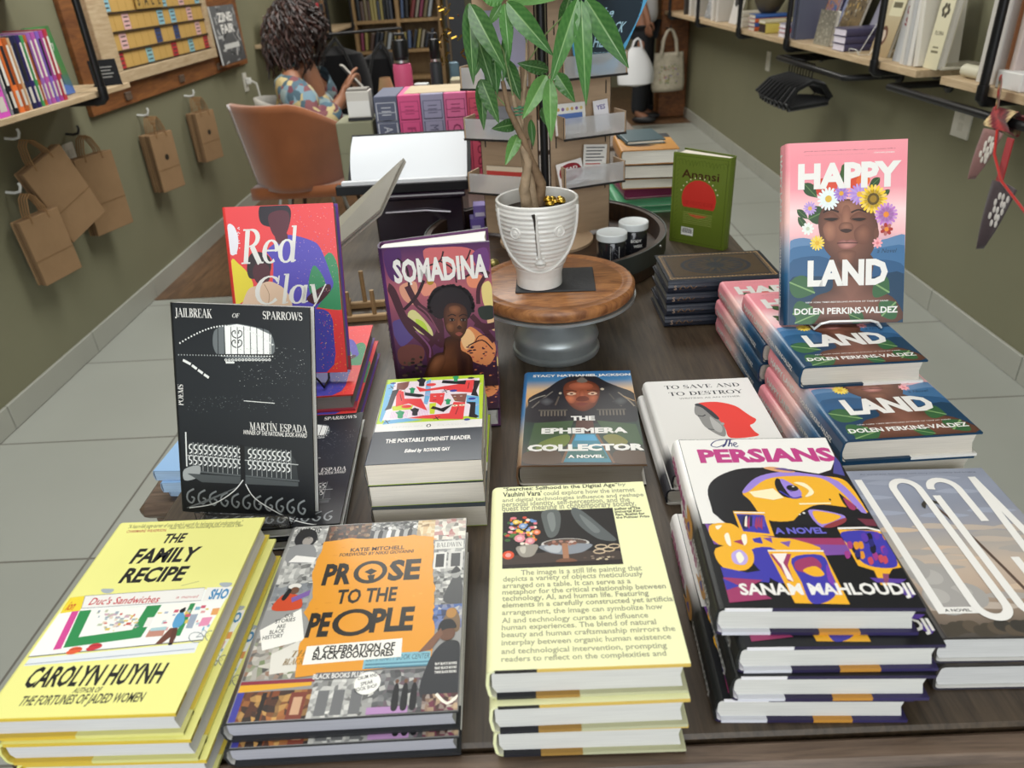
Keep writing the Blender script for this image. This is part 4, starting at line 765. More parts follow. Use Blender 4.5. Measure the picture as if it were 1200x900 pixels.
    # bottom shops
    photo(0, .0, .34, .12, 40, ['#b8743c', '#8a4a28', '#5a3424', '#d9a860', '#2c2624'], '#4a3228'); a.poly([(0, .12), (.33, .135), (.33, .155), (0, .15)], C('#e0a82c')); a.rect(0, .15, .34, .165, C('#8a3040')); a.rect(0, 0, .035, .12, C('#3f3f98')); a.rect(.12, 0, .14, .115, C('#26201e')); a.rect(.25, 0, .32, .11, C('#7a3a2c')); a.rect(.265, .02, .305, .09, C('#c9a080'))
    photo(.34, .0, .62, .16, 60, greys, '#b9b9b6'); a.rect(.34, .155, .56, .185, C('#6a6a6c')); a.text('BLACK BOOKS PLUS', (.33, .158), (.56, .18), WH, .02)
    for x in (.37, .44, .52): a.rect(x, .01, x + .05, .11, C('#6d6e70'))
    photo(.62, .0, .84, .18, 50, ['#4a4b4d', '#8a8b8c', '#26272a', '#6a4a5a', '#c9c8c4'], '#6a6b6d'); a.rect(.6, 0, .78, .03, C('#b088b8'))
    for x in (.72, .76, .8): a.blob([(x-.014, .02), (x-.012, .1), (x, .125), (x+.012, .1), (x+.014, .02)], K); a.ell((x, .13), .009, .011, C('#6a4a38'))
    a.rect(.55, .19, .86, .255, C('#7fb4c4')); a.rect(.56, .205, .86, .212, C('#4f7f94')); a.rect(.56, .19, .86, .197, C('#4f7f94')); a.text('COMMUNITY BOOK CENTER', (.56, .223), (.855, .246), C('#3a5868'), 0, .2, serif=False)
    a.blob([(.83, .06), (.85, .2), (.9, .28), (.96, .3), (1, .26), (1, .05)], C('#2c2e33')); a.ell((.93, .335), .04, .045, C('#6a4836')); a.blob([(.885, .345), (.9, .395), (.95, .4), (.975, .36), (.93, .355)], K); a.poly([(.8, .25), (.88, .34), (.9, .36), (.91, .33), (.86, .26)], C('#7a5440'))
    for i, s in enumerate(('BUY BLACK BOOKS', 'READ BLACK BOOKS', 'THINK BLACK BOOKS')): a.text(s, (.885, .19 - .018*i), (.985, .201 - .018*i), WH, .03)
    photo(.84, 0, 1, .07, 24, ['#7a3050', '#c9b090', '#3a2c28', '#e6ded0'], '#5a3a38'); a.line([(.9, .07), (.95, .03), (1, .06)], .014, C('#efe8da'), 3)
    a.ell((.585, .13), .06, .06, C('#f1f0ea')); 
    for i, s in enumerate(('DRUM AND', 'SPEAR', 'BOOK SHOP')): a.text(s, (.585 - .0055*len(s), .143 - .024*i), (.585 + .0055*len(s), .158 - .024*i), K, .01, 0, 12)
    a.h = a.h0; D = C('#23211d')
    a.text('KATIE MITCHELL', (492, 144), (692, 122), D, .025); a.text('FOREWORD BY NIKKI GIOVANNI', (452, 160), (726, 137), D, .02, .1)
    a.text('PR', (386, 262), (508, 182), D, .045, .02); a.text('SE', (628, 248), (754, 170), D, .045, .02); a.ell((567, 215), .09, .084, D); a.ell((567, 215), .064, .06, OR); a.poly([(545, 215), (570, 203), (592, 212), (568, 226)], D); a.poly([(556, 228), (584, 224), (578, 246), (562, 246)], D)
    a.text('TO THE', (440, 328), (668, 268), D, .03, .02); a.text('PE', (328, 445), (432, 355), D, .045, .02); a.text('PLE', (562, 430), (732, 338), D, .045, .02); a.ell((507, 392), .105, .085, D); a.ell((507, 392), .074, .06, OR)
    a.poly([(338, 475), (686, 450), (682, 515), (322, 540)], C('#f0ede4')); a.text('A CELEBRATION OF', (360, 500), (662, 463), D, .035, .05); a.text('BLACK BOOKSTORES', (356, 524), (656, 487), D, .035, .05)
    a.text('MARCUS', (302, 78), (386, 54), D, .01, .1); a.text('BOOKS', (300, 94), (350, 76), D, .01, .1)
    return a
def art_searches(asp):
    a = Art(asp, [(67, 605), (672, 577), (530, 38), (95, 62)]); YL = C('#eeefbd'); a.bg([YL, YL]); rn = random.Random(22); GY = C('#97967f')
    L1 = ['could exp', '']
    a.text('"Searches: Selfhood in the Digital Age"', (112, 72), (452, 43), K, .022); a.text('by', (456, 52), (478, 42), GY, .02); a.text("Vauhini Vara'", (110, 89), (226, 69), K, .022); a.text('could explore how the internet', (232, 83), (504, 55), GY, .02)
    for s, p0, p1 in (('and digital technologies influence and reshape', (108, 104), (530, 70)), ('personal identity, self-perception, and the', (107, 118), (488, 83)), ('quest for meaning in contemporary society.', (106, 131), (506, 93))): a.text(s, p0, p1, GY, .02)
    for i, (s, x1) in enumerate((('author of The', 520), ('Immortal King', 524), ('Rao, finalist for', 534), ('the Pulitzer Prize', 548))): a.text(s, (444 + i*1.6, 123 + 8.2*i), (x1, 111 + 8.2*i), K, .03)
    # the still life picture: a generic bunch of flowers beside a bowl
    a.h0 = a.h; qa = a.h((102, 300)); qb = a.h((438, 116)); u0, v0, u1, v1 = qa[0], qa[1], qb[0], qb[1]
    a.h = lambda p: (u0 + p[0]*(u1-u0), v0 + p[1]*(v1-v0))
    def rc(x0, y0, x1, y1, c): a.rect(*a.h((x0, y0)), *a.h((x1, y1)), c)
    rc(0, 0, 1, 1, C('#221f1e')); a.poly([(0, 0), (1, 0), (1, .22), (.5, .26), (0, .2)], C('#453a35')); a.poly([(0, 0), (1, 0), (1, .08), (0, .06)], C('#2c2523'))
    a.blob([(.36, .98), (.5, 1), (.52, .8), (.48, .55), (.4, .5), (.36, .75)], C('#5d6261')); a.blob([(.62, .98), (.7, 1), (.9, .6), (.98, .4), (.85, .42), (.75, .55), (.66, .75)], C('#5a5f60')); a.blob([(.4, .9), (.46, .95), (.47, .7), (.43, .6)], C('#7c8280')); a.blob([(.7, .9), (.85, .6), (.8, .55), (.72, .75)], C('#747a7a'))
    fl = ['#d97a84', '#e7c04c', '#6a8fc4', '#c8503c', '#f0e0d0', '#d96a2c', '#8fa8d8', '#e8a0ac', '#4f7a3c', '#3f6434']
    for i in range(70):
        t = rn.uniform(0, 2*pi); q = rn.uniform(0, 1) ** .6; a.ell(a.h((.17 + .15*q*cos(t), .62 + .3*q*sin(t))) if False else (.17 + .15*q*cos(t), .62 + .3*q*sin(t)), rn.uniform(.008, .022), .012, C(rn.choice(fl)))
    for c, r, col in (((.15, .5), .034, '#e0909a'), ((.24, .45), .03, '#d98a94'), ((.05, .22), .036, '#d9502c'), ((.18, .72), .026, '#7a9ac8'), ((.12, .8), .022, '#e7c04c'), ((.3, .6), .024, '#e07a4c')): a.ell(c, r, r, C(col)); a.ell(c, r*.5, r*.5, mixc(C(col), (1, 1, 1, 1), .3))
    a.blob([(.13, .36), (.3, .38), (.28, .24), (.24, .18), (.17, .18), (.13, .26)], C('#9a948a')); a.blob([(.15, .34), (.2, .35), (.19, .24), (.16, .26)], C('#c4beb2'))
    a.ell((.54, .38), .15, .045, C('#c9c6c0')); a.ell((.54, .39), .135, .035, C('#5a4a42')); a.blob([(.33, .36), (.75, .36), (.7, .24), (.6, .2), (.48, .2), (.38, .25)], C('#8a9098')); a.blob([(.36, .34), (.5, .35), (.48, .23), (.4, .25)], C('#b4b8bc'))
    for i in range(26): a.ell((rn.uniform(.4, .68), rn.uniform(.36, .42)), .013, .011, C(rn.choice(['#8a5a48', '#a87868', '#6a4a40', '#d0c0b8'])))
    rc(.51, .1, .56, .38, C('#a8795c')); a.blob([(.45, .07), (.62, .07), (.58, .12), (.49, .12)], C('#7a5440'))
    for c in ((.84, .3), (.9, .25), (.82, .22), (.95, .3)): o = [(c[0] + .05*cos(q/8*2*pi), c[1] + .035*sin(q/8*2*pi)) for q in range(9)]; a.line(o, .009, C('#cdb89a'))
    for i in range(10): a.ell((rn.uniform(.6, .95), rn.uniform(.08, .16)), .01, .006, C(rn.choice(['#8a7a6a', '#d0c0a0', '#5a4a40'])))
    a.h = a.h0
    T = [('The image is a still life painting that', 158, 318, 522), ('depicts a variety of objects meticulously', 103, 338, 525), ('arranged on a table. It can serve as a', 101, 358, 488), ('metaphor for the critical relationship between', 100, 377, 594), ('technology, AI, and human life. Featuring', 99, 396, 542), ('elements in a carefully constructed yet artificial', 98, 416, 620), ('arrangement, the image can symbolize how', 97, 438, 584), ('AI and technology curate and influence', 96, 462, 540), ('human experiences. The blend of natural', 95, 483, 564), ('beauty and human craftsmanship mirrors the', 94, 505, 622), ('interplay between organic human existence', 93, 529, 609), ('and technological intervention, prompting', 92, 555, 596), ('readers to reflect on the complexities and', 91, 579, 594)]
    for s, x0, y, x1 in T: a.text(s, (x0, y), (x1, y - 17.5 - (x1 - x0) * .046), GY, .02)
    return a
def spine_searches(asp):
    a = Art(asp); a.text('Searches: Selfhood in the Digital Age', (.05, .35), (.6, .6), C('#8a8a70'), .01); a.text('Vauhini Vara', (.65, .35), (.85, .6), C('#8a8a70'), .01); return a
def art_save(asp):
    a = Art(asp); a.bg([C('#dedcd8'), C('#e1dfdc')]); RD = C('#e23c34')
    a.text('TO SAVE AND', (.15, .895), (.88, .94), C('#2a2c32'), serif=True); a.text('TO DESTROY', (.17, .81), (.88, .855), C('#2a2c32'), serif=True); a.text('WRITING AS AN OTHER', (.25, .765), (.83, .782), C('#8d8b88'), .02)
    a.blob([(.4, .7), (.5, .72), (.62, .71), (.74, .66), (.8, .58), (.83, .54), (.86, .5), (.82, .46), (.78, .44), (.79, .38), (.8, .33), (.56, .32), (.55, .42), (.5, .5), (.45, .62)], RD); a.ell((.83, .505), .03, .03, RD)
    a.blob([(.37, .68), (.41, .7), (.48, .62), (.53, .52), (.55, .42), (.52, .34), (.46, .36), (.38, .45), (.36, .55), (.34, .6)], C('#8a8987')); a.blob([(.37, .69), (.42, .705), (.5, .62), (.54, .53), (.5, .53), (.43, .65)], C('#33343a')); a.line([(.36, .57), (.4, .56), (.43, .575)], .014, C('#33343a'), 2); a.line([(.4, .42), (.45, .41)], .012, C('#4a4a4c')); a.blob([(.46, .55), (.5, .5), (.53, .44), (.5, .38), (.45, .42)], C('#b0afad')); a.ell((.545, .47), .018, .02, C('#a09f9c'))
    return a
def flatart(asp, fn): a = Art(asp); fn(a); return a

# ---- the stacks on the table ----
def place_stack(mk, n, x, y, z0, th, yaw, labels, jit=None, group=None):
    """mk builds the topmost book; the ones below are copies"""
    top = mk((x, y, z0 + th * (n - 1)), (0, 0, R(yaw)), labels[0])
    if group: top['group'] = group
    for i in range(1, n):
        dx, dy, da = jit[i] if jit else (0, 0, 0)
        dup(top, (x + dx, y + dy, z0 + th * (n - 1 - i)), (0, 0, R(yaw + da)), labels[i], group)
    return top
def proj(p):
    d = Vector(p) - Vector((0, 0, CAMZ)); k = d.dot(AXF); return (600 + FPX * d.dot(AXR) / k, 450 - FPX * d.dot(AXU) / k)
def cover_quad(x, y, z, yaw, w, l, ox, oy, sc):
    c, s = cos(R(yaw)), sin(R(yaw)); o = []
    for u, v in ((-.5, -.5), (.5, -.5), (.5, .5), (-.5, .5)):
        px, py = proj((x + u*w*c - v*l*s, y + u*w*s + v*l*c, z)); o.append(((px - ox) * sc, (py - oy) * sc))
    return o
# HAPPY: staircase of one title (A behind, B in front, C bridging both, one standing)
HW, HL, HT = 6.02*INCH, 9.25*INCH, .0305
def mk_happy(loc, rot, label): return book('hardcover_book', 'book', label, HW, HL, HT, art_happy(HL/HW), spine_happy(HL/HT), HG, back='#14354f', inner='#e9e6e0', ends=[(.0, .52, '#14354f', 'low'), (.52, 1, '#e4e2de', 'low')], page='#cfc8bd', loc=loc, rot=rot)
GH = 'pink and navy flower-crown novels on the right side of the table'
hp = place_stack(mk_happy, 3, .4185, .79, TZ, HT, 1.5, ['pink and navy flower-crown hardcover, topmost of the front pile', 'pink and navy flower-crown hardcover, middle one of the front pile', 'pink and navy flower-crown hardcover, lowest of the front pile'], {1: (-.002, -.001, -.3), 2: (-.006, .003, .2)}, GH)
for i, (dx, lb) in enumerate(((.002, 'lowest of the rear pile beside the navy gilt books'), (-.002, 'middle one of the rear pile beside the navy gilt books'), (.0, 'topmost of the rear pile under the bridging copy'))):
    dup(hp, (.408 + dx, 1.031, TZ + HT * i), (0, 0, R(.6 - .3*i)), 'pink and navy flower-crown hardcover, ' + lb, GH)
dup(hp, (.4105, .905, TZ + HT * 3), (0, 0, R(.8)), 'pink and navy flower-crown hardcover lying across both piles under the standing copy', GH)
def stand(src_or_mk, bl, rot, w, l, t, label, group=None, mk=None):
    """put a book on its foot: bl = lower left corner of the front cover"""
    Rm = (Matrix.Rotation(rot[2], 3, 'Z') @ Matrix.Rotation(rot[1], 3, 'Y') @ Matrix.Rotation(rot[0], 3, 'X'))
    loc = Vector(bl) - Rm @ Vector((-w/2, -l/2, t))
    if mk: return mk(tuple(loc), rot, label)
    return dup(src_or_mk, tuple(loc), rot, label, group)
stand(hp, (.349, .893, TZ + HT*4 + .006), (R(66.8), 0, R(-3.4)), HW, HL, HT, 'pink hardcover with flower-crowned face standing upright on a white wire stand', GH)
def wire_easel(cx, cy, z0, yaw, lean, w, h, col, label, cat='book stand', r=.0016, lip=.036, lipw=None, up=.018):
    o = thing('book_stand', label, cat, (cx, cy, z0), (0, 0, yaw)); cl = C(col); lw = lipw or w
    s, c = sin(lean), cos(lean); m1 = MB()
    back = lambda q: (0, q * c + r*2, q * s + .003)
    for sx in (-1, 1):
        m1.tube([(sx*lw/2*.85, -lip, up), (sx*lw/2, -lip*.92, .004), (sx*w/2, .0, r), (sx*w/2*.9, back(h)[1] + .004, back(h)[2])], r, cl)
    m1.tube([(-lw/2*.85, -lip, up), (-lw/2*.6, -lip - .002, up + .004), (lw/2*.6, -lip - .002, up + .004), (lw/2*.85, -lip, up)], r, cl)
    m1.tube([(-w/2*.9, back(h)[1] + .004, back(h)[2]), (w/2*.9, back(h)[1] + .004, back(h)[2])], r, cl); m1.build('front_frame', BLACKM, o, smooth=True)
    m2 = MB(); m2.tube([(-w/2*.7, back(h*.8)[1] + .006, back(h*.8)[2]), (-w/2*.7, h*c*.8 + .07, r), (w/2*.7, h*c*.8 + .07, r), (w/2*.7, back(h*.8)[1] + .006, back(h*.8)[2])], r, cl); m2.build('rear_prop', BLACKM, o, smooth=True)
    return o
wire_easel(.4285, .9, TZ + HT*4 + .0005, R(-3.4), R(66.8), .085, .13, '#e9e9e6', 'white wire book stand under the standing pink flower-crown novel', lip=.024, up=.012)

# PERSIANS, LOCA, SAVE
PW, PL, PT = 6.2*INCH, 9.3*INCH, .029
def mk_pers(loc, rot, label): return book('hardcover_book', 'book', label, PW, PL, PT, art_persians(PL/PW), spine_persians(PL/PT), ['#1a1c1c', '#1a1c1c', '#23241f', '#e8e5e2', '#efecea', '#f1efec'], back='#2e2748', inner='#e6e3ea', ends=[(.0, .28, '#dcdde6', 'low'), (.28, .52, '#2e2748', 'low'), (.52, .72, '#c98f3c', 'low'), (.72, 1, '#37305c', 'low'), (.0, .27, '#eceaee', 'up'), (.27, 1, '#2e2748', 'up')], page='#d3d2cd', loc=loc, rot=rot, group='white, black and yellow portrait novels')
place_stack(mk_pers, 4, .2262, .5295, TZ, PT, -3.2, ['white and black hardcover with yellow reclining face and glasses, topmost of its stack', 'yellow-face hardcover second from the top of the white and black stack', 'yellow-face hardcover third from the top of the white and black stack', 'yellow-face hardcover at the bottom of the white and black stack'], {1: (.014, -.012, 1.2), 2: (.012, -.016, .8), 3: (.002, -.014, .6)}, 'white, black and yellow portrait novels')
LW, LL, LT = 6.0*INCH, 9.1*INCH, .0305
lq = [(366, 640), (788, 596), (523, 103), (138, 122)]
def mk_loca(loc, rot, label): return book('paperback_book', 'book', label, LW, LL, LT, art_loca(LL/LW, None), None, ['#3a3735', '#5d5751', '#8a8f9e'], back='#3c3a44', inner='#dddbd8', page='#c9c9c8', loc=loc, rot=rot)
place_stack(mk_loca, 2, .411, .5385, TZ, LT, -2.0, ['grey sky cover book with tall white letters and a palm tree, upper of two', 'grey sky cover book with palm tree, lower of two at the table\'s front right'], {1: (.004, -.002, .5)}, 'grey palm tree novels')
SW, SL, ST = 5.75*INCH, 8.6*INCH, .0225
def mk_save(loc, rot, label): return book('hardcover_book', 'book', label, SW, SL, ST, art_save(SL/SW), None, ['#2a2a30', '#2a2a30', '#dcdad7', '#e1e0dd', '#e1e0dd', '#e1e0dd', '#e1e0dd', '#e1e0dd'], back='#e0dedb', inner='#dddad6', page='#d5d1c8', matm=PRINTM, loc=loc, rot=rot)
place_stack(mk_save, 2, .2385, .795, TZ, ST, -.6, ['white hardcover with red and grey head silhouette, upper of two', 'white hardcover mostly hidden under the red silhouette book'], {1: (-.006, .002, .3)}, 'white hardcovers with a red silhouette')
# EPHEMERA
EW, EL, ET = 6.2*INCH, 9.4*INCH, .032
book('hardcover_book', 'book', 'dark blue hardcover with long-haired woman\'s face and bold white title', EW, EL, ET, art_ephemera(EL/EW), flatart(EL/ET, lambda a: a.text('THE EPHEMERA COLLECTOR', (.1, .35), (.75, .6), WH, .03)), ['#8a6a50', '#b5a58c', '#4a7aa8', '#2f6ea8', '#2f6ea8'], back='#26231f', inner='#d9d4ca', page='#a59d92', loc=(.072, .851, TZ), rot=(0, 0, R(-3.6)))
# SEARCHES
QW, QL, QT = 6.05*INCH, 8.9*INCH, .0325
def mk_sea(loc, rot, label): return book('hardcover_book', 'book', label, QW, QL, QT, art_searches(QL/QW), spine_searches(QL/QT), ['#eeefbd'], back='#c9c9a0', inner='#e6e4cf', ends=[(.0, .24, '#23232a', 'low'), (.24, .46, '#a57f3e', 'low'), (.46, 1, '#bfbf9c', 'low'), (.0, .25, '#2c2a28', 'up'), (.25, 1, '#d9b85c', 'up')], page='#d5d4d0', matm=PRINTM, loc=loc, rot=rot, group='pale yellow books with a still life picture')
place_stack(mk_sea, 3, .0383, .494, TZ, QT, -.3, ['pale yellow hardcover with grey paragraph and still life picture, topmost of three', 'middle of the three pale yellow still-life hardcovers', 'bottom of the three pale yellow still-life hardcovers on the table'], {1: (.0, -.006, .3), 2: (.002, -.004, -.2)}, 'pale yellow books with a still life picture')
# PROSE
RW, RL, RT = 7.5*INCH, 9.4*INCH, .0228
def mk_prose(loc, rot, label): return book('hardcover_book', 'book', label, RW, RL, RT, art_prose(RL/RW), None, ['#2b2c2f', '#54463c', '#8d8d8c', '#5c5d5e', '#a5a5a3', '#6b6b6a'], back='#26272a', inner='#d9d7d2', ends=[(.0, .03, '#1c1c22', 'low'), (.03, 1, '#2b2c2f', 'low')], page='#a9a9b2', loc=loc, rot=rot, group='orange and photo collage books')
place_stack(mk_prose, 2, -.162, .505, TZ, RT, .9, ['orange hardcover with photo collage border and black title, upper of two', 'photo collage hardcover under the orange and black one'], {1: (-.001, -.006, .0)}, 'orange and photo collage books')
# FAMILY RECIPE
FW_, FL_, FT_ = 6.1*INCH, 9.1*INCH, .0255
fq = cover_quad(-.353, .4885, TZ + 3*FT_, -.6, FW_, FL_, 0, 580, 2.812)
def mk_fam(loc, rot, label): return book('hardcover_book', 'book', label, FW_, FL_, FT_, art_family(FL_/FW_, fq), None, ['#e9e78f'], back='#dedb85', inner='#e0c850', ends=[(.0, .45, '#d9b83c', 'low'), (.45, 1, '#dcd98c', 'low'), (.0, 1, '#dcbf3e', 'up')], page='#d2d2d4', loc=loc, rot=rot, group='yellow storefront novels')
place_stack(mk_fam, 3, -.353, .4885, TZ, FT_, -.6, ['bright yellow hardcover with storefront drawing, topmost of its stack', 'yellow storefront hardcover in the middle of its stack', 'yellow storefront hardcover at the bottom of its stack'], {1: (.007, -.004, -.3), 2: (.013, -.004, -.4)}, 'yellow storefront novels')
# PORTABLE
OW, OL, OT = 5.15*INCH, 7.8*INCH, .0287
def mk_port(loc, rot, label): return book('paperback_book', 'book', label, OW, OL, OT, art_portable(OL/OW), None, ['#2b343f', '#2b343f', '#f0efec', '#b9d63a', '#b9d63a'], back='#b9d63a', inner='#ece8de', page='#e9e2d6', paper=True, loc=loc, rot=rot, group='thick paperbacks with lime and coral figures')
place_stack(mk_port, 3, -.1175, .7745, TZ, OT, .5, ['thick paperback with lime, coral and blue figures, topmost of its stack', 'thick paperback with lime figures, middle of its stack', 'thick paperback with lime figures, bottom of its stack'], {1: (.001, -.002, -.4), 2: (.003, -.008, -1.2)}, 'thick paperbacks with lime and coral figures')
# JAILBREAK
JW, JL, JT = 6.35*INCH, 9.45*INCH, .0145
def mk_jail(loc, rot, label): return book('hardcover_book', 'book', label, JW, JL, JT, art_jail(JL/JW), None, ['#191b1f'], back='#1c1e22', inner='#d9d9d6', page='#c9c9c6', loc=loc, rot=rot, group='black poetry books with an iron gate')
j1 = place_stack(mk_jail, 2, -.3, .762, TZ, .0147, 3.2, ['black gate-photo hardcover lying flat beneath the standing copy', 'lowest black gate-photo hardcover lying flat on the table'], {1: (-.003, -.004, .8)}, 'black poetry books with an iron gate')
stand(j1, (-.403, .677, TZ + .0294 + .003), (R(71), R(2.0), R(-7.6)), JW, JL, JT, 'black hardcover with white iron gate photo standing on a clear stand', 'black poetry books with an iron gate')
def clear_easel(cx, cy, z0, yaw, lean, w, h, label):
    o = thing('book_stand', label, 'book stand', (cx, cy, z0), (0, 0, yaw)); tt = .0025; s, c = sin(lean), cos(lean)
    M1 = Matrix.Rotation(lean, 4, 'X'); b = MB(); b.box(-w/2, w/2, .0, h, -tt, 0, (1, 1, 1, 1), M=Matrix.Translation((0, .003, .004)) @ M1); b.build('back_plate', GLASS, o)
    b = MB(); b.box(-w/2, w/2, -.042, .004, .0005, .0005 + tt, (1, 1, 1, 1)); b.box(-w/2, w/2, -.045, -.0425, .0005, .016, (1, 1, 1, 1)); b.build('front_ledge', GLASS, o)
    b = MB(); b.prism([(-.0012, 0), (.0012, 0), (.0012, .01), (-.0012, .01)], 0, .01, (1, 1, 1, 1)); b = MB(); b.box(-w/2, w/2, h*c*.9 + .004, h*c*.9 + .0065, .0005, h*s*.9, (1, 1, 1, 1)); b.build('rear_prop', GLASS, o)
    return o
clear_easel(-.315, .693, TZ + .0296, R(-7.6), R(71), .11, .12, 'clear acrylic stand holding up the black gate-photo book')
# RED CLAY
CW, CL, CT = 6.1*INCH, 9.2*INCH, .026
def mk_red(loc, rot, label): return book('hardcover_book', 'book', label, CW, CL, CT, art_red(CL/CW), None, ['#b8382f', '#c8382f', '#e0403e'], back='#c23a3a', inner='#6a4a9a', ends=[(.0, .5, '#c83a36', 'low'), (.5, 1, '#a83a4a', 'low')], page='#8f8886', loc=loc, rot=rot, group='red painted-cover novels')
r1 = place_stack(mk_red, 2, -.321, 1.012, TZ, .0262, 2, ['red painted-cover hardcover lying flat on the upper level under the standing red copy', 'lowest red painted-cover hardcover lying flat on the table'], {1: (.004, -.006, -1.2)}, 'red painted-cover novels')
stand(r1, (-.4045, .930, TZ + .0524 + .021), (R(72.1), R(.3), R(-1.2)), CW, CL, CT, 'red hardcover with two painted figures and white italic title, standing', 'red painted-cover novels')
wire_easel(-.327, .945, TZ + .0528, R(-1.2), R(72.1), .09, .12, '#17181a', 'black wire stand behind the standing red painted book', lip=.033, up=.02)
# SOMADINA
MW, ML, MT = 5.8*INCH, 8.55*INCH, .03
def mk_som(loc, rot, label): return book('hardcover_book', 'book', label, MW, ML, MT, art_somadina(ML/MW), flatart(ML/MT, lambda a: (a.text('AKWAEKE EMEZI', (.04, .3), (.3, .6), WH, .02), a.text('SOMADINA', (.36, .2), (.8, .75), WH, .04))), ['#1d1220', '#3a2036', '#4a2a50', '#5a2f6a', '#3a1d48'], back='#1d1622', inner='#5c2f5c', page='#e6e4de', loc=loc, rot=rot, group='purple jungle-portrait novels')
m1 = place_stack(mk_som, 1, -.111, .985, TZ, MT, 1, ['purple jungle-portrait hardcover lying flat beneath the standing copy'], None, 'purple jungle-portrait novels')
def fan_open(o, w, t, d, front=False):
    """the book stands slightly open: its leaves spread towards the fore edge"""
    for ch in o.children:
        ch.data = ch.data.copy()
        for v in ch.data.vertices:
            k = min(max(v.co.z / t, 0), 1)
            v.co.z += d * (v.co.x + w/2) / w * (k if front else -(1 - k))
som = stand(m1, (-.1845, .935, TZ + MT + .0012), (R(90.3), R(.2), R(2.8)), MW, ML, MT, 'purple hardcover with woman before twisted trees, standing upright', 'purple jungle-portrait novels'); fan_open(som, MW, MT, .034)
# NAVY gilt books
NW, NL, NT = 5.3*INCH, 7.6*INCH, .0212
def art_navy(asp):
    a = Art(asp); a.bg([C('#23262f'), C('#262a33')]); G = C('#b8905c')
    for q, w in ((.05, .012), (.085, .006)): a.line([(q, q/asp), (1-q, q/asp), (1-q, 1-q/asp), (q, 1-q/asp), (q, q/asp)], w, G)
    for i in range(30): a.ell((.068, .03 + .94*i/29), .008, .008, C('#c9a878')); a.ell((.932, .03 + .94*i/29), .008, .008, C('#c9a878'))
    for i in range(22): a.ell((.04 + .92*i/21, .046), .008, .008, C('#c9a878')); a.ell((.04 + .92*i/21, .954), .008, .008, C('#c9a878'))
    a.rect(.12, .08, .88, .92, C('#4a3a28')); a.ell((.5, .5), .34, .46, C('#262a33')); a.ell((.5, .5), .3, .41, C('#3a3028')); a.ell((.5, .5), .26, .36, C('#262a33'))
    for i in range(16): t = 2*pi*i/16; a.leaf((.5 + .1*cos(t), .5 + .1*sin(t)/asp), (.5 + .27*cos(t), .5 + .36*sin(t)/asp), .05, C('#43382c'))
    return a
def sp_navy(asp):
    a = Art(asp); G = C('#7d6248'); a.text('S', (.05, .2), (.075, .75), C('#a08a78'), .02)
    a.line([(.1, .25), (.13, .7), (.16, .3), (.19, .7), (.22, .3), (.25, .6)], .006, C('#8f6a44'), 4); a.leaf((.09, .5), (.32, .5), .085, C('#5a4232')); a.line([(.09, .5), (.14, .8), (.25, .72), (.33, .5), (.25, .28), (.14, .2), (.09, .5)], .004, G, 4); a.rect(.55, .45, .68, .55, C('#3a3c46')); return a
def mk_navy(loc, rot, label): return book('gilt_hardcover_book', 'book', label, NW, NL, NT, art_navy(NL/NW), sp_navy(NL/NT), ['#262b37'], back='#232833', inner='#3a3a40', page='#86847f', loc=loc, rot=rot, group='navy gilt books')
place_stack(mk_navy, 4, .349, 1.241, TZ, .0214, 90, ['navy book with gilt border cover, topmost of four beside the round tray', 'navy gilt book second from the top of four', 'navy gilt book third from the top of four', 'navy gilt book at the bottom of four'], {1: (-.002, .002, .4), 2: (.0, .0, -.4), 3: (-.003, .001, .3)}, 'navy gilt books')
# ANANSI
def art_anansi(asp):   # back cover with barcode
    a = Art(asp); a.bg([C('#5a6a20'), C('#64752a'), C('#66772c')]); D = C('#3a4416')
    a.line([(.04, .03), (.96, .03), (.96, .97), (.04, .97), (.04, .03)], .014, C('#4c5a1c'))
    for i in range(16): a.line([(.06 + .06*i, .9 + .04*sin(i)), (.1 + .06*i, .93), (.12 + .06*i, .88)], .008, C('#52611e'), 3); a.line([(.08, .05 + .05*i), (.12, .08 + .05*i)], .008, C('#52611e'))
    a.text('Anansi', (.17, .74), (.83, .83), C('#3f1f10'), .015)
    a.ell((.5, .52), .31, .31, C('#c8342c')); a.rect(.18, .35, .82, .42, C('#64752a'))
    for i in range(9): a.text('a tale of tricks and tall stories', (.24 - .004*i, .49 - .012*i - (.02 if i > 3 else 0)), (.76, .497 - .012*i - (.02 if i > 3 else 0)), C('#8a1f1a') if i < 4 else C('#33401a'), 0)
    for i in range(7): a.rect(.24, .36 - .02*i, .76, .366 - .02*i, C('#8c9650'))
    a.rect(.22, .1, .44, .19, C('#e6e6e0')); 
    for i in range(16): a.rect(.235 + .012*i, .125, .235 + .012*i + (.008 if i % 3 else .004), .18, K)
    for i in range(11): t = R(160 - 14*i); a.ell((.5 + .345*cos(t), .52 + .345*sin(t)/asp), .012, .012, C('#d9d6b0'))
    return a
aw, al, at_ = 5.3*INCH, 7.8*INCH, .029
t = book('hardcover_book', 'book', 'green hardcover with red sun disc standing open beside the round tray', aw, al, at_, None, None, ['#66772c'], back='#5e6f26', inner='#4c5a1c', page='#d9d0c4', back_art=art_anansi(al/aw))
t.name = 'green_storybook'; t.location = (.399, 1.597, TZ + al/2 + .0005); t.rotation_euler = (R(-90), R(180), 0); t.rotation_mode = 'XYZ'
Mr = Matrix.Rotation(R(-42), 4, 'Z') @ Matrix(((-1, 0, 0, 0), (0, 0, 1, 0), (0, 1, 0, 0), (0, 0, 0, 1)))
t.rotation_euler = Mr.to_euler(); fan_open(t, aw, at_, .022, True)
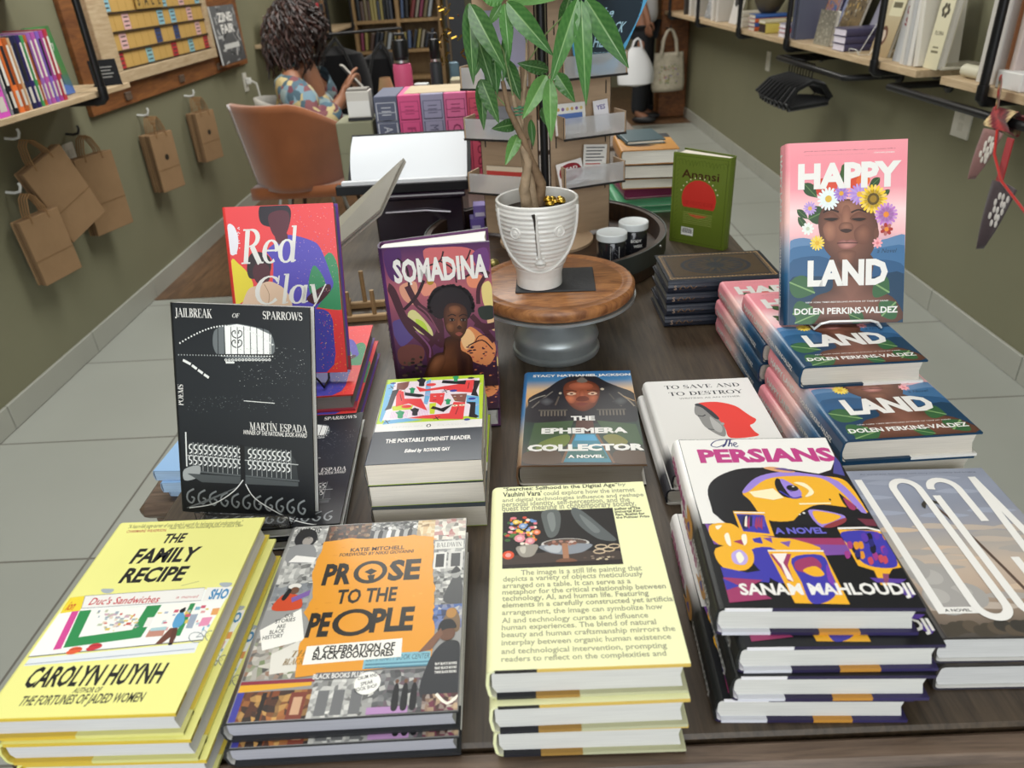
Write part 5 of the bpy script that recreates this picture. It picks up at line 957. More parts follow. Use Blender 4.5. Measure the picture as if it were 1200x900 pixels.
# pale blue books on the bench
def mk_blue(loc, rot, label): return book('blue_paperback_book', 'book', label, .1, .17, .018, flatart(1.5, lambda a: a.bg([C('#8fb4dc'), C('#9abde2')])), None, ['#8fb4dc'], back='#86abd4', inner='#dfe6ee', page='#a9c4e2', paper=True, loc=loc, rot=rot, group='pale blue books')
place_stack(mk_blue, 3, -.512, 1.0, .62, .0182, -4, ['pale blue book on the side bench, topmost of three', 'pale blue book on the side bench, middle of three', 'pale blue book lying directly on the side bench'], {1: (.005, -.004, 3), 2: (.012, .006, -2)}, 'pale blue books')
# pile of picture books behind the round tray
def flatbook(w, l, th, cov, page, label, loc, rz, art=None, name='picture_book', group='pile of books behind the round tray'):
    return book(name, 'book', label, w, l, th, art or flatart(l/w, lambda a: a.bg([C(cov), C(cov)])), None, [cov], back=cov, inner='#e6e2da', page=page, loc=loc, rot=(0, 0, R(rz)), group=group)
def art_yellow(a):
    a.bg([C('#8a2a58'), C('#d9b02c'), C('#e3c23a')]); a.blob([(.1, .2), (.5, .3), (.8, .2), (.9, .6), (.4, .7)], C('#3a2a30')); a.blob([(.3, .4), (.6, .45), (.5, .6)], C('#c86a2c'))
def art_green(a):
    a.bg([C('#3f8f62'), C('#4a9c6c')]); a.blob([(.3, .3), (.6, .36), (.85, .3), (.7, .5), (.4, .48)], C('#4a6aa8')); a.blob([(.1, .4), (.3, .45), (.25, .55)], C('#33402c'))
def art_orange(a):
    a.bg([C('#b8803c'), C('#c9924a')]); a.blob([(.1, .3), (.5, .2), (.8, .5), (.5, .8), (.2, .7)], C('#4a3424')); a.ell((.6, .4), .15, .15, C('#d9b070')); a.rect(0, .72, 1, 1, C('#2a3036'))
zz = TZ
for i, (w, l, th, cov, pg, lb, dx, dy, rz, art) in enumerate((
    (.2, .23, .016, '#3f8f62', '#5aa078', 'green picture book at the bottom of the pile behind the tray', .0, 0, 3, art_green), (.2, .23, .016, '#4a9c6c', '#6ab088', 'green picture book second from the bottom of the pile', .003, 0, 1, art_green),
    (.17, .2, .026, '#8a2a58', '#7a3050', 'magenta and yellow picture book in the middle of the pile', .006, .01, 4, art_yellow),
    (.145, .2, .026, '#b8803c', '#e9e6da', 'white-paged book third from the top of the pile behind the tray', -.004, .0, -3, art_orange), (.145, .2, .034, '#2a2622', '#efece2', 'thick white-paged book second from the top of the pile', -.006, -.003, -5, None), (.145, .2, .036, '#b8803c', '#efece2', 'thick orange-covered book on top of the pile behind the tray', -.008, .0, -2, art_orange))):
    flatbook(w, l, th, cov, pg, lb, (.352 + dx, 1.98 + dy, zz), rz, flatart(l/w, art) if art else None); zz += th + .0003
flatbook(.1, .15, .01, '#2c4a52', '#e6e2d6', 'slim dark teal book lying on top of the pile behind the tray', (.336, 2.02, zz), 4)
# ---------------- round cake stand ----------------
KX, KY, KZ, KR = .057, 1.118, .872, .128
W1 = (1, 1, 1, 1)
t = thing('cake_stand', 'round wooden-topped stand on a galvanised foot beside the upright purple book', 'stand', (KX, KY, TZ))
MB().lathe([(0.001, .099), (KR - .012, .099), (KR - .004, .101), (KR, .107), (KR, .117), (KR - .004, .1215), (KR - .014, .122), (KR - .0165, .1205), (KR - .0215, .1205), (KR - .024, .122), (.001, .122)], W1, n=64, cap=False).build('wooden_plate', ACACIA, t, smooth=True)
MB().lathe([(.001, .088), (.06, .088), (KR - .006, .0935), (KR + .0015, .0955), (KR + .002, .0995), (KR - .004, .0988), (.001, .0985)], C('#a9afb0'), n=64, cap=False).build('metal_rim', mat('galvanised_zinc', .36, metal=.55, noise=(20, .2)), t, smooth=True)
MB().lathe([(.001, 0), (.072, 0), (.073, .004), (.072, .008), (.069, .01), (.0695, .022), (.071, .027), (.069, .034), (.062, .042), (.05, .052), (.042, .064), (.04, .078), (.052, .0885), (.001, .0885)], C('#aab1b3'), n=64, cap=False).build('pedestal', MATS['galvanised_zinc'], t, smooth=True)
o = MB().box(-.062, .062, -.05, .05, 0, .003, C('#2b2c2f'), bev=.001).build('slate_coaster', mat('dark_slate', .6, noise=(60, .15), bump=(120, .2))); o.location = (.058, 1.112, KZ + .0002); o.rotation_euler = (0, 0, R(-3)); tag(o, 'thin black slate square lying under the white face planter', 'coaster')

# ---------------- money tree in a face planter ----------------
px, py, pz = .0325, 1.098, KZ + .0034
t = thing('potted_money_tree', 'money tree in a white ceramic face planter on the wooden stand', 'plant', (px, py, pz))
PROF = [(0.0, 0), (.0335, 0), (.0355, .003), (.0355, .018), (.0375, .028), (.044, .044), (.0515, .062), (.057, .082), (.0605, .104), (.0622, .122), (.0618, .134)]
def prad(z):
    for (r0, z0), (r1, z1) in zip(PROF[1:], PROF[2:]):
        if z0 <= z <= z1: k = (z - z0) / (z1 - z0); return r0 + (r1 - r0) * k
    return PROF[-1][0]
prof = [(.0005, 0), (.0335, 0)]
for i in range(131):
    z = .001 + .132 * i / 130; rp = 0 if z < .03 else .00055 * sin(z * 900) + .0003 * sin(z * 517 + 1)
    prof.append((prad(max(z, .003)) + rp, z))
prof += [(.0617, .1355), (.0598, .1368), (.0578, .1355), (.0572, .128), (.056, .113), (.0005, .113)]
WC = C('#dcdad5')
MB().lathe(prof, WC, n=56, cap=False).build('planter', CERAM, t, smooth=True)
def onpot(x, z, off=.0):   # point on the front surface of the planter
    r = prad(z) + off; return (x, -math.sqrt(max(r*r - x*x, 1e-6)), z)
f = MB()
ch = [(-.058, .129), (-.0575, .11), (-.054, .085), (-.045, .062), (-.03, .044), (-.012, .034), (.004, .032), (.02, .037), (.036, .05), (.048, .067), (.055, .088), (.058, .11), (.0585, .129)]
f.tube([onpot(x, z, .0012) for x, z in smooth_loop(ch, 4, False)], .0021, WC, n=8)
f.build('face_outline', CERAM, t, smooth=True)
f = MB(); f.tube([onpot(-.004, .127, .001), onpot(-.003, .1, .0018), onpot(-.0005, .06, .0024)], [.0012, .002, .0026], WC); 
f.ball(onpot(-.0045, .0575, .0012), .0027, WC, 8); f.ball(onpot(.0052, .0575, .0012), .0027, WC, 8); f.build('nose', CERAM, t, smooth=True)
f = MB(); f.tube([onpot(-.008, .128, .0004), onpot(-.0058, .118, .0002), onpot(-.006, .105, 0)], [.0026, .0023, .001], C('#2a2522')); f.tube([onpot(-.0062, .11, .0002), onpot(-.0052, .085, .0004), onpot(-.0036, .063, .0006)], .0007, C('#77716a'), 6); f.build('rim_notch', CERAM, t, smooth=True)
for ex, ez in ((-.034, .098), (.0295, .0985)):
    f = MB(); c = Vector(onpot(ex, ez)); nrm = Vector((c.x, c.y, 0)).normalized(); q = Vector((0, 0, 1)).rotation_difference(nrm).to_matrix().to_4x4()
    f.lathe([(.0001, -.001), (.0088, -.001), (.009, .0012), (.0078, .0026), (.0062, .0018), (.004, .0018), (.0036, .0034), (.0015, .004), (.0001, .0032)], WC, n=24, M=Matrix.Translation(c) @ q, cap=False); f.build('eye', CERAM, t, smooth=True)
f = MB(); f.ball(onpot(.001, .0475, .0005), .0078, WC, 14, (1.05, .55, 1)); f.build('mouth', CERAM, t, smooth=True).name
f = MB(); f.tube([onpot(-.0062, .0478, .0052), onpot(.001, .0472, .0062), onpot(.0082, .0478, .0052)], .0007, C('#8f8b84'), 6); f.build('lip_line', CERAM, t)
MB().lathe([(.0005, .118), (.02, .1195), (.04, .118), (.0555, .1165)], C('#2c241d'), n=30, cap=False).build('soil', MATTE, t, smooth=True)
def pl(a, b, y): v = ony(a, b, y); return (v.x - px, v.y - py, v.z - pz)
b = MB(); TKC = C('#a08a70'); TKD = C('#7f674e')
b.tube([pl(625, 246, 1.105), pl(621, 215, 1.105), pl(616, 185, 1.105), pl(611, 160, 1.1), pl(606, 135, 1.105), pl(601, 112, 1.11)], [.0095, .008, .007, .0055, .004, .0025], TKC, 10)
b.tube([pl(631, 246, 1.115), pl(634, 215, 1.11), pl(622, 188, 1.098), pl(614, 165, 1.095), pl(596, 128, 1.1), pl(589, 95, 1.11)], [.0095, .008, .006, .005, .0042, .003], TKD, 10)
b.tube([pl(619, 248, 1.1), pl(614, 222, 1.092), pl(619, 190, 1.09), pl(609, 165, 1.1), pl(612, 138, 1.108), pl(617, 80, 1.115), pl(617, 50, 1.12)], [.009, .0078, .006, .0048, .0035, .002, .0014], C('#a08a70'), 10)
b.build('trunk', mat('bark', .8, noise=(70, .25), bump=(90, .6)), t, smooth=True)
b = MB()
for q in range(3): 
    c = Vector(pl(609, 134 - 4 * q, 1.103)); b.tube([c + Vector((.008*cos(a/10*2*pi), .007*sin(a/10*2*pi), .0006*sin(a))) for a in range(10)], .0011, C('#3f7d5a'), 6, closed=True)
b.build('green_tie', PAINT, t, smooth=True)
GL = [C('#2c5a28'), C('#33632c'), C('#264d22'), C('#47793a'), C('#537f42')]
rnl = random.Random(77)
def leaflet(base, tip, wd, ya, yb, droop, ci, name='leaf'):
    A_ = Vector(pl(*base, ya)); B_ = Vector(pl(*tip, yb)); L_ = (B_ - A_).length; ax = (B_ - A_).normalized()
    view = (A_ + Vector((px, py, pz)) - Vector((0, 0, CAMZ))).normalized(); side = ax.cross(view).normalized(); nr = side.cross(ax).normalized()
    if nr.z < 0: nr = -nr
    wm = wd / FPX * (ya * .95 + .1); col = GL[ci]; vc = mixc(col, C('#a9c98a'), .45)
    def sh(t): return sin(pi * min(1, t ** .78)) ** .85 * (1 - .18 * t)
    m = MB(); nu, nv = 18, 18
    def fn(u, v):
        h = (v - .5) * wm * max(sh(u), .02); p = A_ + ax * (L_ * u) + side * h
        up = droop * L_ * sin(pi * u) + abs(v - .5) * wm * .35 * sh(u) + .0012 * sin(u * 46) * (abs(v - .5) * 2) * (1 if wd > 12 else .5)
        return p + nr * up
    m.grid(fn, nu, nv, lambda u, v: vc if abs(v - .5) < .02 else mixc(col, C('#7fb060'), .09 * (1 + sin(u * 60 + abs(v - .5) * 20))))
    m.build(name, LEAFM, t, smooth=True)
LF = [((677, -2), (645, 99), 21, 1.06, 1.02, .06, 1), ((681, 0), (687, 124), 20, 1.06, 1.0, .05, 1), ((686, -2), (737, 80), 25, 1.06, 1.03, .07, 0), ((683, -8), (720, -30), 18, 1.06, 1.05, .05, 3), ((676, -6), (640, -34), 18, 1.07, 1.1, .05, 2),
      ((594, 2), (649, 66), 22, 1.09, 1.05, .08, 0), ((591, 4), (597, 68), 15, 1.09, 1.08, .05, 3), ((588, 4), (572, 30), 11, 1.1, 1.1, .04, 4), ((590, 0), (560, -8), 18, 1.1, 1.1, .05, 3), ((595, 0), (662, -3), 12, 1.1, 1.06, .04, 4),
      ((549, 4), (555, 100), 17, 1.1, 1.05, .05, 2), ((551, 5), (593, 84), 22, 1.09, 1.04, .06, 2), ((552, 20), (580, 110), 16, 1.12, 1.09, .05, 2), ((570, 35), (556, 90), 18, 1.13, 1.1, .05, 0), ((574, 50), (570, 98), 14, 1.12, 1.1, .04, 2),
      ((563, 93), (567, 153), 14, 1.11, 1.07, .05, 2), ((564, 93), (585, 145), 18, 1.1, 1.06, .06, 2), ((577, 40), (583, 112), 17, 1.13, 1.1, .05, 0), ((594, 70), (610, 118), 16, 1.13, 1.11, .05, 2), ((596, 30), (590, 95), 12, 1.12, 1.11, .04, 1),
      ((643, 82), (606, 74), 15, 1.11, 1.1, .05, 2), ((640, 88), (612, 140), 19, 1.09, 1.05, .06, 4), ((641, 89), (618, 118), 15, 1.1, 1.08, .05, 3), ((644, 92), (646, 166), 17, 1.08, 1.04, .05, 4), ((652, 86), (674, 120), 17, 1.1, 1.07, .06, 1),
      ((606, 145), (576, 151), 15, 1.11, 1.09, .06, 2), ((607, 158), (592, 194), 15, 1.1, 1.06, .06, 4), ((635, 126), (643, 150), 10, 1.12, 1.11, .04, 2), ((622, 140), (625, 172), 9, 1.13, 1.12, .04, 0), ((668, -5), (655, 40), 14, 1.1, 1.09, .05, 2)]
for L_ in LF: leaflet(*L_)
b = MB()
for p_ in (((617, 50, 1.12), (612, 20, 1.11), (594, 2, 1.09)), ((601, 112, 1.11), (590, 60, 1.11), (572, 25, 1.1), (550, 4, 1.1)), ((617, 75, 1.115), (640, 40, 1.09), (681, -3, 1.06)), ((612, 138, 1.108), (630, 105, 1.1), (645, 86, 1.1)), ((596, 128, 1.1), (580, 110, 1.11), (563, 93, 1.11)), ((611, 160, 1.1), (606, 150, 1.1)), ((589, 95, 1.11), (580, 60, 1.12), (574, 38, 1.13))):
    b.tube([Vector(q) for q in [pl(*z) for z in p_]], .0011, C('#7d8f5a'), 6)
b.build('leaf_stalks', PAINT, t, smooth=True)
b = MB(); rg = random.Random(4)
for i in range(9): b.ball((rg.uniform(-.012, .012), rg.uniform(-.008, .008), .006 + rg.uniform(0, .008)), rg.uniform(.004, .008), C('#c9a648'), 8, (1, 1, .7))
o = b.build('gold_foil_ornament', GOLD, None, smooth=True); o.location = (px + .027, py - .002, pz + .1195); tag(o, 'crumpled gold foil ornament resting in the white face planter', 'ornament')

# ---------------- round barrel-head tray ----------------
BX, BY, BR_ = .06, 1.575, .262
t = thing('barrel_tray', 'large round dark wood tray with riveted metal hoop behind the planter', 'tray', (BX, BY, TZ))
MB().lathe([(.001, .006), (BR_ - .014, .006), (BR_ - .014, .022), (.001, .022)], W1, n=72, cap=False).build('tray_base', DARKW, t)
MB().lathe([(BR_ - .013, .002), (BR_ - .002, .002), (BR_ - .002, .062), (BR_ - .013, .062), (BR_ - .013, .002)], W1, n=72, cap=False).build('wooden_rim', DARKW, t, smooth=True)
MB().lathe([(BR_ - .0015, .026), (BR_ + .001, .026), (BR_ + .001, .064), (BR_ - .0015, .064), (BR_ - .0015, .026)], C('#4a4f4c'), n=72, cap=False).build('metal_hoop', mat('dark_hoop_steel', .45, metal=.6, noise=(8, .3)), t, smooth=True)
for k in range(14):
    a = R(-80 + 360 * k / 14); b = MB(); b.ball(((BR_ + .001) * cos(a), (BR_ + .001) * sin(a), .034 if k % 2 else .054), .0035, C('#b9bcba'), 8); b.build('rivet', STEEL, t, smooth=True)
# ---------------- spinning sticker display ----------------
DX, DY, DZ = .067, 1.62, TZ + .022
t = thing('card_spinner', 'plywood spinning sticker rack on a black pole standing in the round tray', 'display rack', (DX, DY, DZ + .0004))
PC, BE = C('#b49a7e'), C('#1c1613')
MB().lathe([(.001, 0), (.105, 0), (.105, .006), (.001, .006)], PC, n=40, cap=False).build('rack_base', PLY, t)
MB().tube([(0, -.012, .006), (0, -.012, .56)], .0085, C('#17181a'), 14).build('pole', BLACKM, t, smooth=True)
def zpx(yy, pyx): return ony(640, pyx, yy).z - DZ
for ang, nm, n in ((20, 'right', 3), (154, 'left', 3), (270 - 180, 'rear', 0)):
    M0 = Matrix.Rotation(R(ang), 4, 'Z'); b = MB()
    x0, x1 = (.014, .155) if nm != 'left' else (.014, .15)
    b.box(x0, x1, -.002, .002, .006, .5, PC, M=M0); b.box(x0 - .0012, x0, -.0022, .0022, .006, .5, BE, M=M0); b.box(x1, x1 + .0012, -.0022, .0022, .006, .5, BE, M=M0)
    sd = -1 if nm != 'left' else 1
    for zs in (.1, .2, .3, .42): b.box(x1 - .012, x1 - .0095, sd*.0028, sd*.0018, zs, zs + .026, BE, M=M0); b.box(x0 + .012, x0 + .0145, sd*.0028, sd*.0018, zs, zs + .026, BE, M=M0)
    b.build('panel', PLY, t)
    if n:
        for zb in ((.122, .224, .34) if nm == 'right' else (.11, .225, .325)):
            d = .05; y0, y1 = (-.003 - d, -.003) if sd < 0 else (.003, .003 + d); b = MB()
            b.box(x0 + .01, x1 + .012, y0, y1, zb, zb + .0025, PC, M=M0); ye = (y0 - .0012, y0) if sd < 0 else (y1, y1 + .0012)
            b.box(x0 + .009, x1 + .013, ye[0], ye[1], zb - .0015, zb + .003, BE, M=M0); b.box(x1 + .012, x1 + .0135, y0, y1, zb - .0015, zb + .003, BE, M=M0)
            b.box(x0 + .01, x0 + .0125, y0, y1, zb, zb + .045, PC, M=M0); b.box(x1 + .0085, x1 + .011, y0, y1, zb, zb + .045, PC, M=M0); yb = (y0, y0 + .0012) if sd < 0 else (y1 - .0012, y1)
            b.box(x0 + .0088, x0 + .01, yb[0], yb[1], zb, zb + .045, BE, M=M0); b.box(x1 + .011, x1 + .0122, yb[0], yb[1], zb, zb + .045, BE, M=M0)
            pk = b.build('pocket', PLY, t)
            b = MB(); yg = (y0 + .0002, y0 + .0016) if sd < 0 else (y1 - .0016, y1 - .0002); b.box(x0 + .013, x1 + .008, yg[0], yg[1], zb + .003, zb + .043, W1, M=M0); b.build('clear_front', CLOUDY, pk)
b = MB(); b.lathe([(.001, .5), (.15, .5), (.15, .504), (.001, .504)], PC, n=6, cap=False); b.build('top_shelf', PLY, t)
b = MB()
for i in range(16):
    x = -.09 + .012 * i; b.box(x, x + .009, -.075, -.071, .505, .575, C('#c9a676') if i % 2 else C('#d9bb8c'))
b.box(-.094, .104, -.0775, -.0755, .515, .521, C('#b08f60')); b.build('slat_fence', PLY, t)
# cards in the pockets
def card(name, label, cat, w, h, th, art, pocket_x, zb, ang, depth, tilt, sd=-1, yaw=0, matm=None, group=None):
    b = MB(); art.emit(b, lambda u, v, e: (-w/2 + u*w, -th/2 - e if sd < 0 else th/2 + e, v*h)); b.box(-w/2, w/2, -th/2, th/2, 0, h, C('#f0eee8'))
    o = b.build(name, matm or PRINT); M0 = Matrix.Translation((DX, DY, DZ)) @ Matrix.Rotation(R(ang), 4, 'Z') @ Matrix.Translation((pocket_x, sd * depth, zb + .003)) @ Matrix.Rotation(R(tilt) * -sd * -1, 4, 'X') @ Matrix.Rotation(R(yaw), 4, 'Y')
    o.matrix_world = M0; tag(o, label, cat, group); return o
def art_sign(asp):
    a = Art(asp); a.bg([C('#58a4d0'), C('#58a4d0')]); a.blob([(.06, .28), (.3, .12), (.7, .12), (.95, .35), (.95, .75), (.7, .93), (.3, .93), (.05, .7)], C('#26333f'))
    for i in range(40): t = 2*pi*i/40; a.ell((.5 + .49*cos(t), .52 + .47*sin(t)), .006, .006, C('#2f6f98'))
    LB = C('#a9cfe0'); a.text('the', (.42, .58), (.62, .68), LB, .02, .3); a.text('LOOK BACK', (.18, .43), (.84, .54), LB, .015, .25); a.text('AHEAD', (.26, .28), (.76, .39), LB, .015, .25); a.text('READING CLUB', (.3, .18), (.7, .23), LB, .0, .2); return a
b = MB(); sgf = lambda u, v, e: ((u - .5) * (.085 + .125*v) + .03*v, -.0016 - e, .18*v)
art_sign(1.0).emit(b, sgf); b.prism([(-.0425, 0), (.0425, 0), (.135, .18), (-.075, .18)], -.0015, .0015, C('#58a4d0'))
o = b.build('blue_sign_card', PRINT); o.matrix_world = Matrix.Translation((DX, DY, DZ)) @ Matrix.Rotation(R(20), 4, 'Z') @ Matrix.Translation((.105, -.03, .3435)) @ Matrix.Rotation(R(-6), 4, 'X') @ Matrix.Rotation(R(4), 4, 'Y')
tag(o, 'blue card sign with dark panel and pale hand lettering in the top right pocket', 'sign')
def art_st(a):
    a.bg([C('#e8e6e2'), C('#e8e6e2')]); a.rect(.1, .32, .9, .68, C('#5a78b8')); 
    for i in range(6): a.rect(.08 + .15*i, .1, .16 + .15*i, .22, C('#8a3a34') if i % 2 else C('#3a3a40')); a.ell((.12 + .15*i, .82), .05, .05, C(['#c9a05a', '#8a6aa0', '#d9c07a'][i % 3]))
card('sticker_card', 'white and blue sticker card standing in the middle right pocket', 'card', .07, .062, .002, flatart(.9, art_st), .055, .226, 20, .02, 8)
card('sticker_card', 'small white sticker leaning at the right end of the middle right pocket', 'card', .034, .062, .002, flatart(1.6, lambda a: (a.bg([C('#eceaf0'), C('#eceaf0')]), a.text('YES', (.2, .7), (.8, .85), C('#5a4a9a'), .02))), .128, .226, 20, .022, 6, yaw=-4)
def art_rm(a): a.bg([C('#e9e4e2'), C('#e9e4e2')]); a.blob([(.08, .4), (.15, .8), (.5, .92), (.85, .8), (.94, .4), (.5, .2)], C('#8a2430')); a.text('READ', (.2, .62), (.8, .76), WH, .03); a.text('MORE', (.16, .38), (.84, .56), WH, .04)
card('sticker_card', 'round edged white and dark red sticker in the lower right pocket', 'card', .06, .05, .002, flatart(.83, art_rm), .05, .124, 20, .036, 8, yaw=-8)
def art_ls(a):
    a.bg([C('#efece8'), C('#efece8')])
    for i in range(9): a.rect(.1, .9 - .09*i, .9 - .08*(i % 3), .93 - .09*i, C('#4a4a50') if i not in (5, 6) else C('#c8403a'))
card('sticker_card', 'white sticker printed with black lines and a red word in the lower right pocket', 'card', .055, .075, .002, flatart(1.4, art_ls), .105, .124, 20, .024, 5, yaw=6)
card('greeting_card', 'lilac grey greeting card standing in the upper left pocket', 'card', .105, .14, .0025, flatart(1.3, lambda a: (a.bg([C('#9c98b0'), C('#a8a4ba')]), a.poly([(.3, .3), (.5, .2), (.7, .35), (.5, .45)], C('#7a6a5a')))), .075, .327, 154, .022, 4, sd=1)
card('greeting_card', 'red and cream greeting card in the lowest left pocket', 'card', .09, .05, .0025, flatart(.6, lambda a: (a.bg([C('#c9b8a0'), C('#d9c8b0')]), a.rect(0, .6, 1, .8, C('#b8403a')))), .085, .112, 154, .024, 4, sd=1)
card('greeting_card', 'grey patterned greeting card in the middle left pocket', 'card', .09, .06, .0025, flatart(.7, lambda a: (a.bg([C('#6a6a70'), C('#8a8a90')]), a.rect(.1, .2, .9, .4, C('#3a3a3f')))), .08, .227, 154, .024, 4, sd=1)

# ---------------- jars, baubles in the tray ----------------
def jar(x, y, rz, label, lines):
    o = thing('candle_jar', label, 'jar', (x, y, TZ + .0224), (0, 0, rz), 'black jars with white lids')
    MB().lathe([(.001, 0), (.026, 0), (.029, .003), (.029, .05), (.026, .056), (.001, .056)], C('#1d1e22'), n=36, cap=False).build('glass_body', mat('black_glass', .15, coat=.4), o, smooth=True)
    MB().lathe([(.001, .0565), (.0295, .0565), (.031, .058), (.031, .07), (.0295, .0715), (.027, .0708), (.001, .0705)], C('#d6dbdc'), n=36, cap=False).build('lid', PAINT, o, smooth=True)
    b = MB(); a = Art(1.0, clip=False); a.rect(.02, .05, .45, .95, C('#24252a')); 
    if lines == 'w':
        a.rect(.36, .02, .62, .98, C('#d9d9d6'))
        for i in range(12): a.rect(.4, .1 + .07*i, .58 - .03*(i % 3), .13 + .07*i, C('#6a6a70'))
    else:
        a.text('BODY', (.42, .64), (.74, .78), WH, .02); a.text('WERK', (.5, .38), (.78, .52), WH, .02)
        for i in range(9): a.rect(.06, .2 + .07*i, .26 - .03*(i % 3), .225 + .07*i, C('#c9c9c4'))
        a.rect(.4, .2, .7, .215, C('#8a8a88'))
    items = []
    for (vs, fs, col) in a.items: items.append((vs, fs, col))
    for k, (vs, fs, col) in enumerate(items):
        for fc in fs:
            pts = [vs[i] for i in fc]
            b.add([((.0291 + 1e-5*k) * sin(R(-70 + 140*u)), -(.0291 + 1e-5*k) * cos(R(-70 + 140*u)), .007 + .042*v) for u, v in pts], [list(range(len(pts)))], col)
    b.build('label', PRINT, o)
jar(.19, 1.437, R(8), 'black jar with white lid and white paper label, nearer of the two', 'w')
jar(.243, 1.50, R(-6), 'black jar with white lid and white lettering, farther of the two', 'b')
rg = random.Random(12)
for i, (x, y, r, c, lb) in enumerate(((-.07, 1.42, .017, '#b5a86a', 'olive gold bauble at the left edge of the tray'), (-.04, 1.40, .012, '#d2c48a', 'small pale gold bauble beside the planter'), (-.085, 1.385, .011, '#c9b777', 'small gold bauble behind the purple upright book'), (-.05, 1.44, .013, '#8f8450', 'darker gold bauble behind the others'))):
    b = MB(); b.ball((0, 0, r), r, C(c), 14); o = b.build('bauble', mat('satin_gold', .3, metal=.7), None, smooth=True); o.location = (x, y, TZ + .0224); tag(o, lb, 'ornament', 'gold baubles in the tray')
o = MB().box(-.014, .014, -.009, .009, 0, .02, C('#dfe2e2'), bev=.003).build('white_gift_tag', PRINTM); o.location = (-.055, 1.372, TZ + .0224); o.rotation_euler = (0, 0, R(30)); tag(o, 'small white tag lying among the gold baubles in the tray', 'tag')
# purple boxes in the tray
for i, (x, y, z, w, h, c, lb, rz) in enumerate(((-.093, 1.735, 0, .034, .03, '#6a58a0', 'lower left purple box at the tray\'s back edge', 4), (-.052, 1.74, 0, .034, .03, '#5f4d98', 'lower right purple box at the tray\'s back edge', -5), (-.082, 1.737, .0304, .036, .03, '#7a6ab0', 'purple box stacked on two others at the tray\'s back edge', 2))):
    o = thing('small_box', lb, 'box', (x, y, TZ + .0224 + z), (0, 0, R(rz)), 'purple boxes in the tray')
    MB().box(-w/2, w/2, -.02, .02, 0, h, C(c), bev=.0008).build('carton', PRINTM, o); MB().box(-w/2 + .004, w/2 - .01, -.0206, -.0201, .005, .014, C('#c9c4dc')).build('label', PRINTM, o)

# ---------------- wooden dowel stand ----------------
t = thing('dowel_stand', 'pale wooden dowel rack standing behind the red and purple books', 'book stand', (-.285, 1.29, TZ), (0, 0, R(4)))
WD = C('#a98a62')
for k, (yy) in enumerate((-.02, .045)):
    b = MB(); b.box(-.052, .052, yy - .006, yy + .006, .0, .013, WD, bev=.002); b.build('base_rail', PLY, t)
for sx in (-.045, .045): b = MB(); b.box(sx - .006, sx + .006, -.026, .051, .0132, .022, WD, bev=.002); b.build('cross_rail', PLY, t)
for k, (x, y, h) in enumerate(((-.034, -.02, .06), (.012, -.02, .06), (-.012, .045, .075), (.036, .045, .075))): b = MB(); b.tube([(x, y, .0128), (x, y, h)], .0042, WD, 10); b.build('dowel', PLY, t, smooth=True)
# mirrored board leaning in the dowel stand
t = thing('silver_folder', 'shiny silver folder leaning to the right behind the red painted book', 'folder')
a_, b_, c_, d_ = (ony(402, 290, 1.30), ony(437, 252, 1.36), ony(474, 187, 1.46), ony(408, 254, 1.33))
def slab(b, q, th, col):
    n = (q[1] - q[0]).cross(q[3] - q[0]).normalized() * th; vs = list(q) + [v + n for v in q]
    b.add(vs, [[3,2,1,0],[4,5,6,7],[0,1,5,4],[1,2,6,5],[2,3,7,6],[3,0,4,7]], col)
q1 = [Vector((-.262, 1.30, .862)), Vector((-.205, 1.33, .902)), Vector((-.165, 1.44, 1.02)), Vector((-.255, 1.40, .938))]
b = MB(); slab(b, [ony(330, 345, 1.235), ony(446, 248, 1.33), ony(474, 187, 1.44), ony(325, 325, 1.30)], .004, C('#c2beb6')); b.build('front_sheet', mat('mirror_silver', .25, metal=.6, noise=(6, .15)), t)
b = MB(); slab(b, [ony(331, 349, 1.24), ony(447, 252, 1.335), ony(476, 190, 1.445), ony(474, 187, 1.44)], .003, C('#d6d3cb')); b.build('rear_sheet', PAINT, t)

# ---------------- open album on a dark stand ----------------
t = thing('display_stand', 'dark plum display box supporting the open album', 'stand', (-.225, 1.79, TZ))
PLM = mat('plum_lacquer', .25, coat=.3)
MB().box(-.1, .105, -.1, .12, 0, .115, C('#1d1420'), bev=.004).build('box_body', PLM, t)
MB().box(-.108, .113, -.108, .126, .1152, .125, C('#241a28'), bev=.003).build('lid', PLM, t)
MB().tube([(-.075, -.1015, .085), (.02, -.1075, .088), (.075, -.1015, .08)], .0022, C('#b9b4bc'), 8).build('handle', STEEL, t, smooth=True)
AY = 1.66
t = thing('open_album', 'open black album showing a blank white page, tilted up on the dark stand', 'album', (-.245, 1.72, TZ + .126))
Ml = Matrix.Rotation(R(12), 4, 'X')
b = MB(); b.box(-.165, .14, -.02, .0, .0, .022, C('#16171a'), bev=.002); b.build('lower_cover', BLACKM, t)
b = MB(); b.box(-.15, .136, -.018, -.002, .0222, .03, C('#d9dbdf')); b.build('lower_pages', PAPER, t)
Mu = Matrix.Translation((0, .004, .022)) @ Matrix.Rotation(R(34), 4, 'X')
b = MB(); b.box(-.14, .146, .0, .152, -.004, 0, C('#17181b'), M=Mu); b.build('upper_cover', BLACKM, t)
b = MB()
def pg(u, v): x = -.137 + .274 * v + (.012 * (1 - u) ** 2 if v < .5 else 0) * (1 - 2*v if v < .5 else 0); return Mu @ Vector((x - .006 * (1 - u) * (1 - v), .002 + .143 * u, .0012 + .008 * sin(pi * u) * (1 - v) ** 2))
b.grid(pg, 12, 12, C('#dfe3e8')); b.build('blank_page', PRINTM, t, smooth=True)
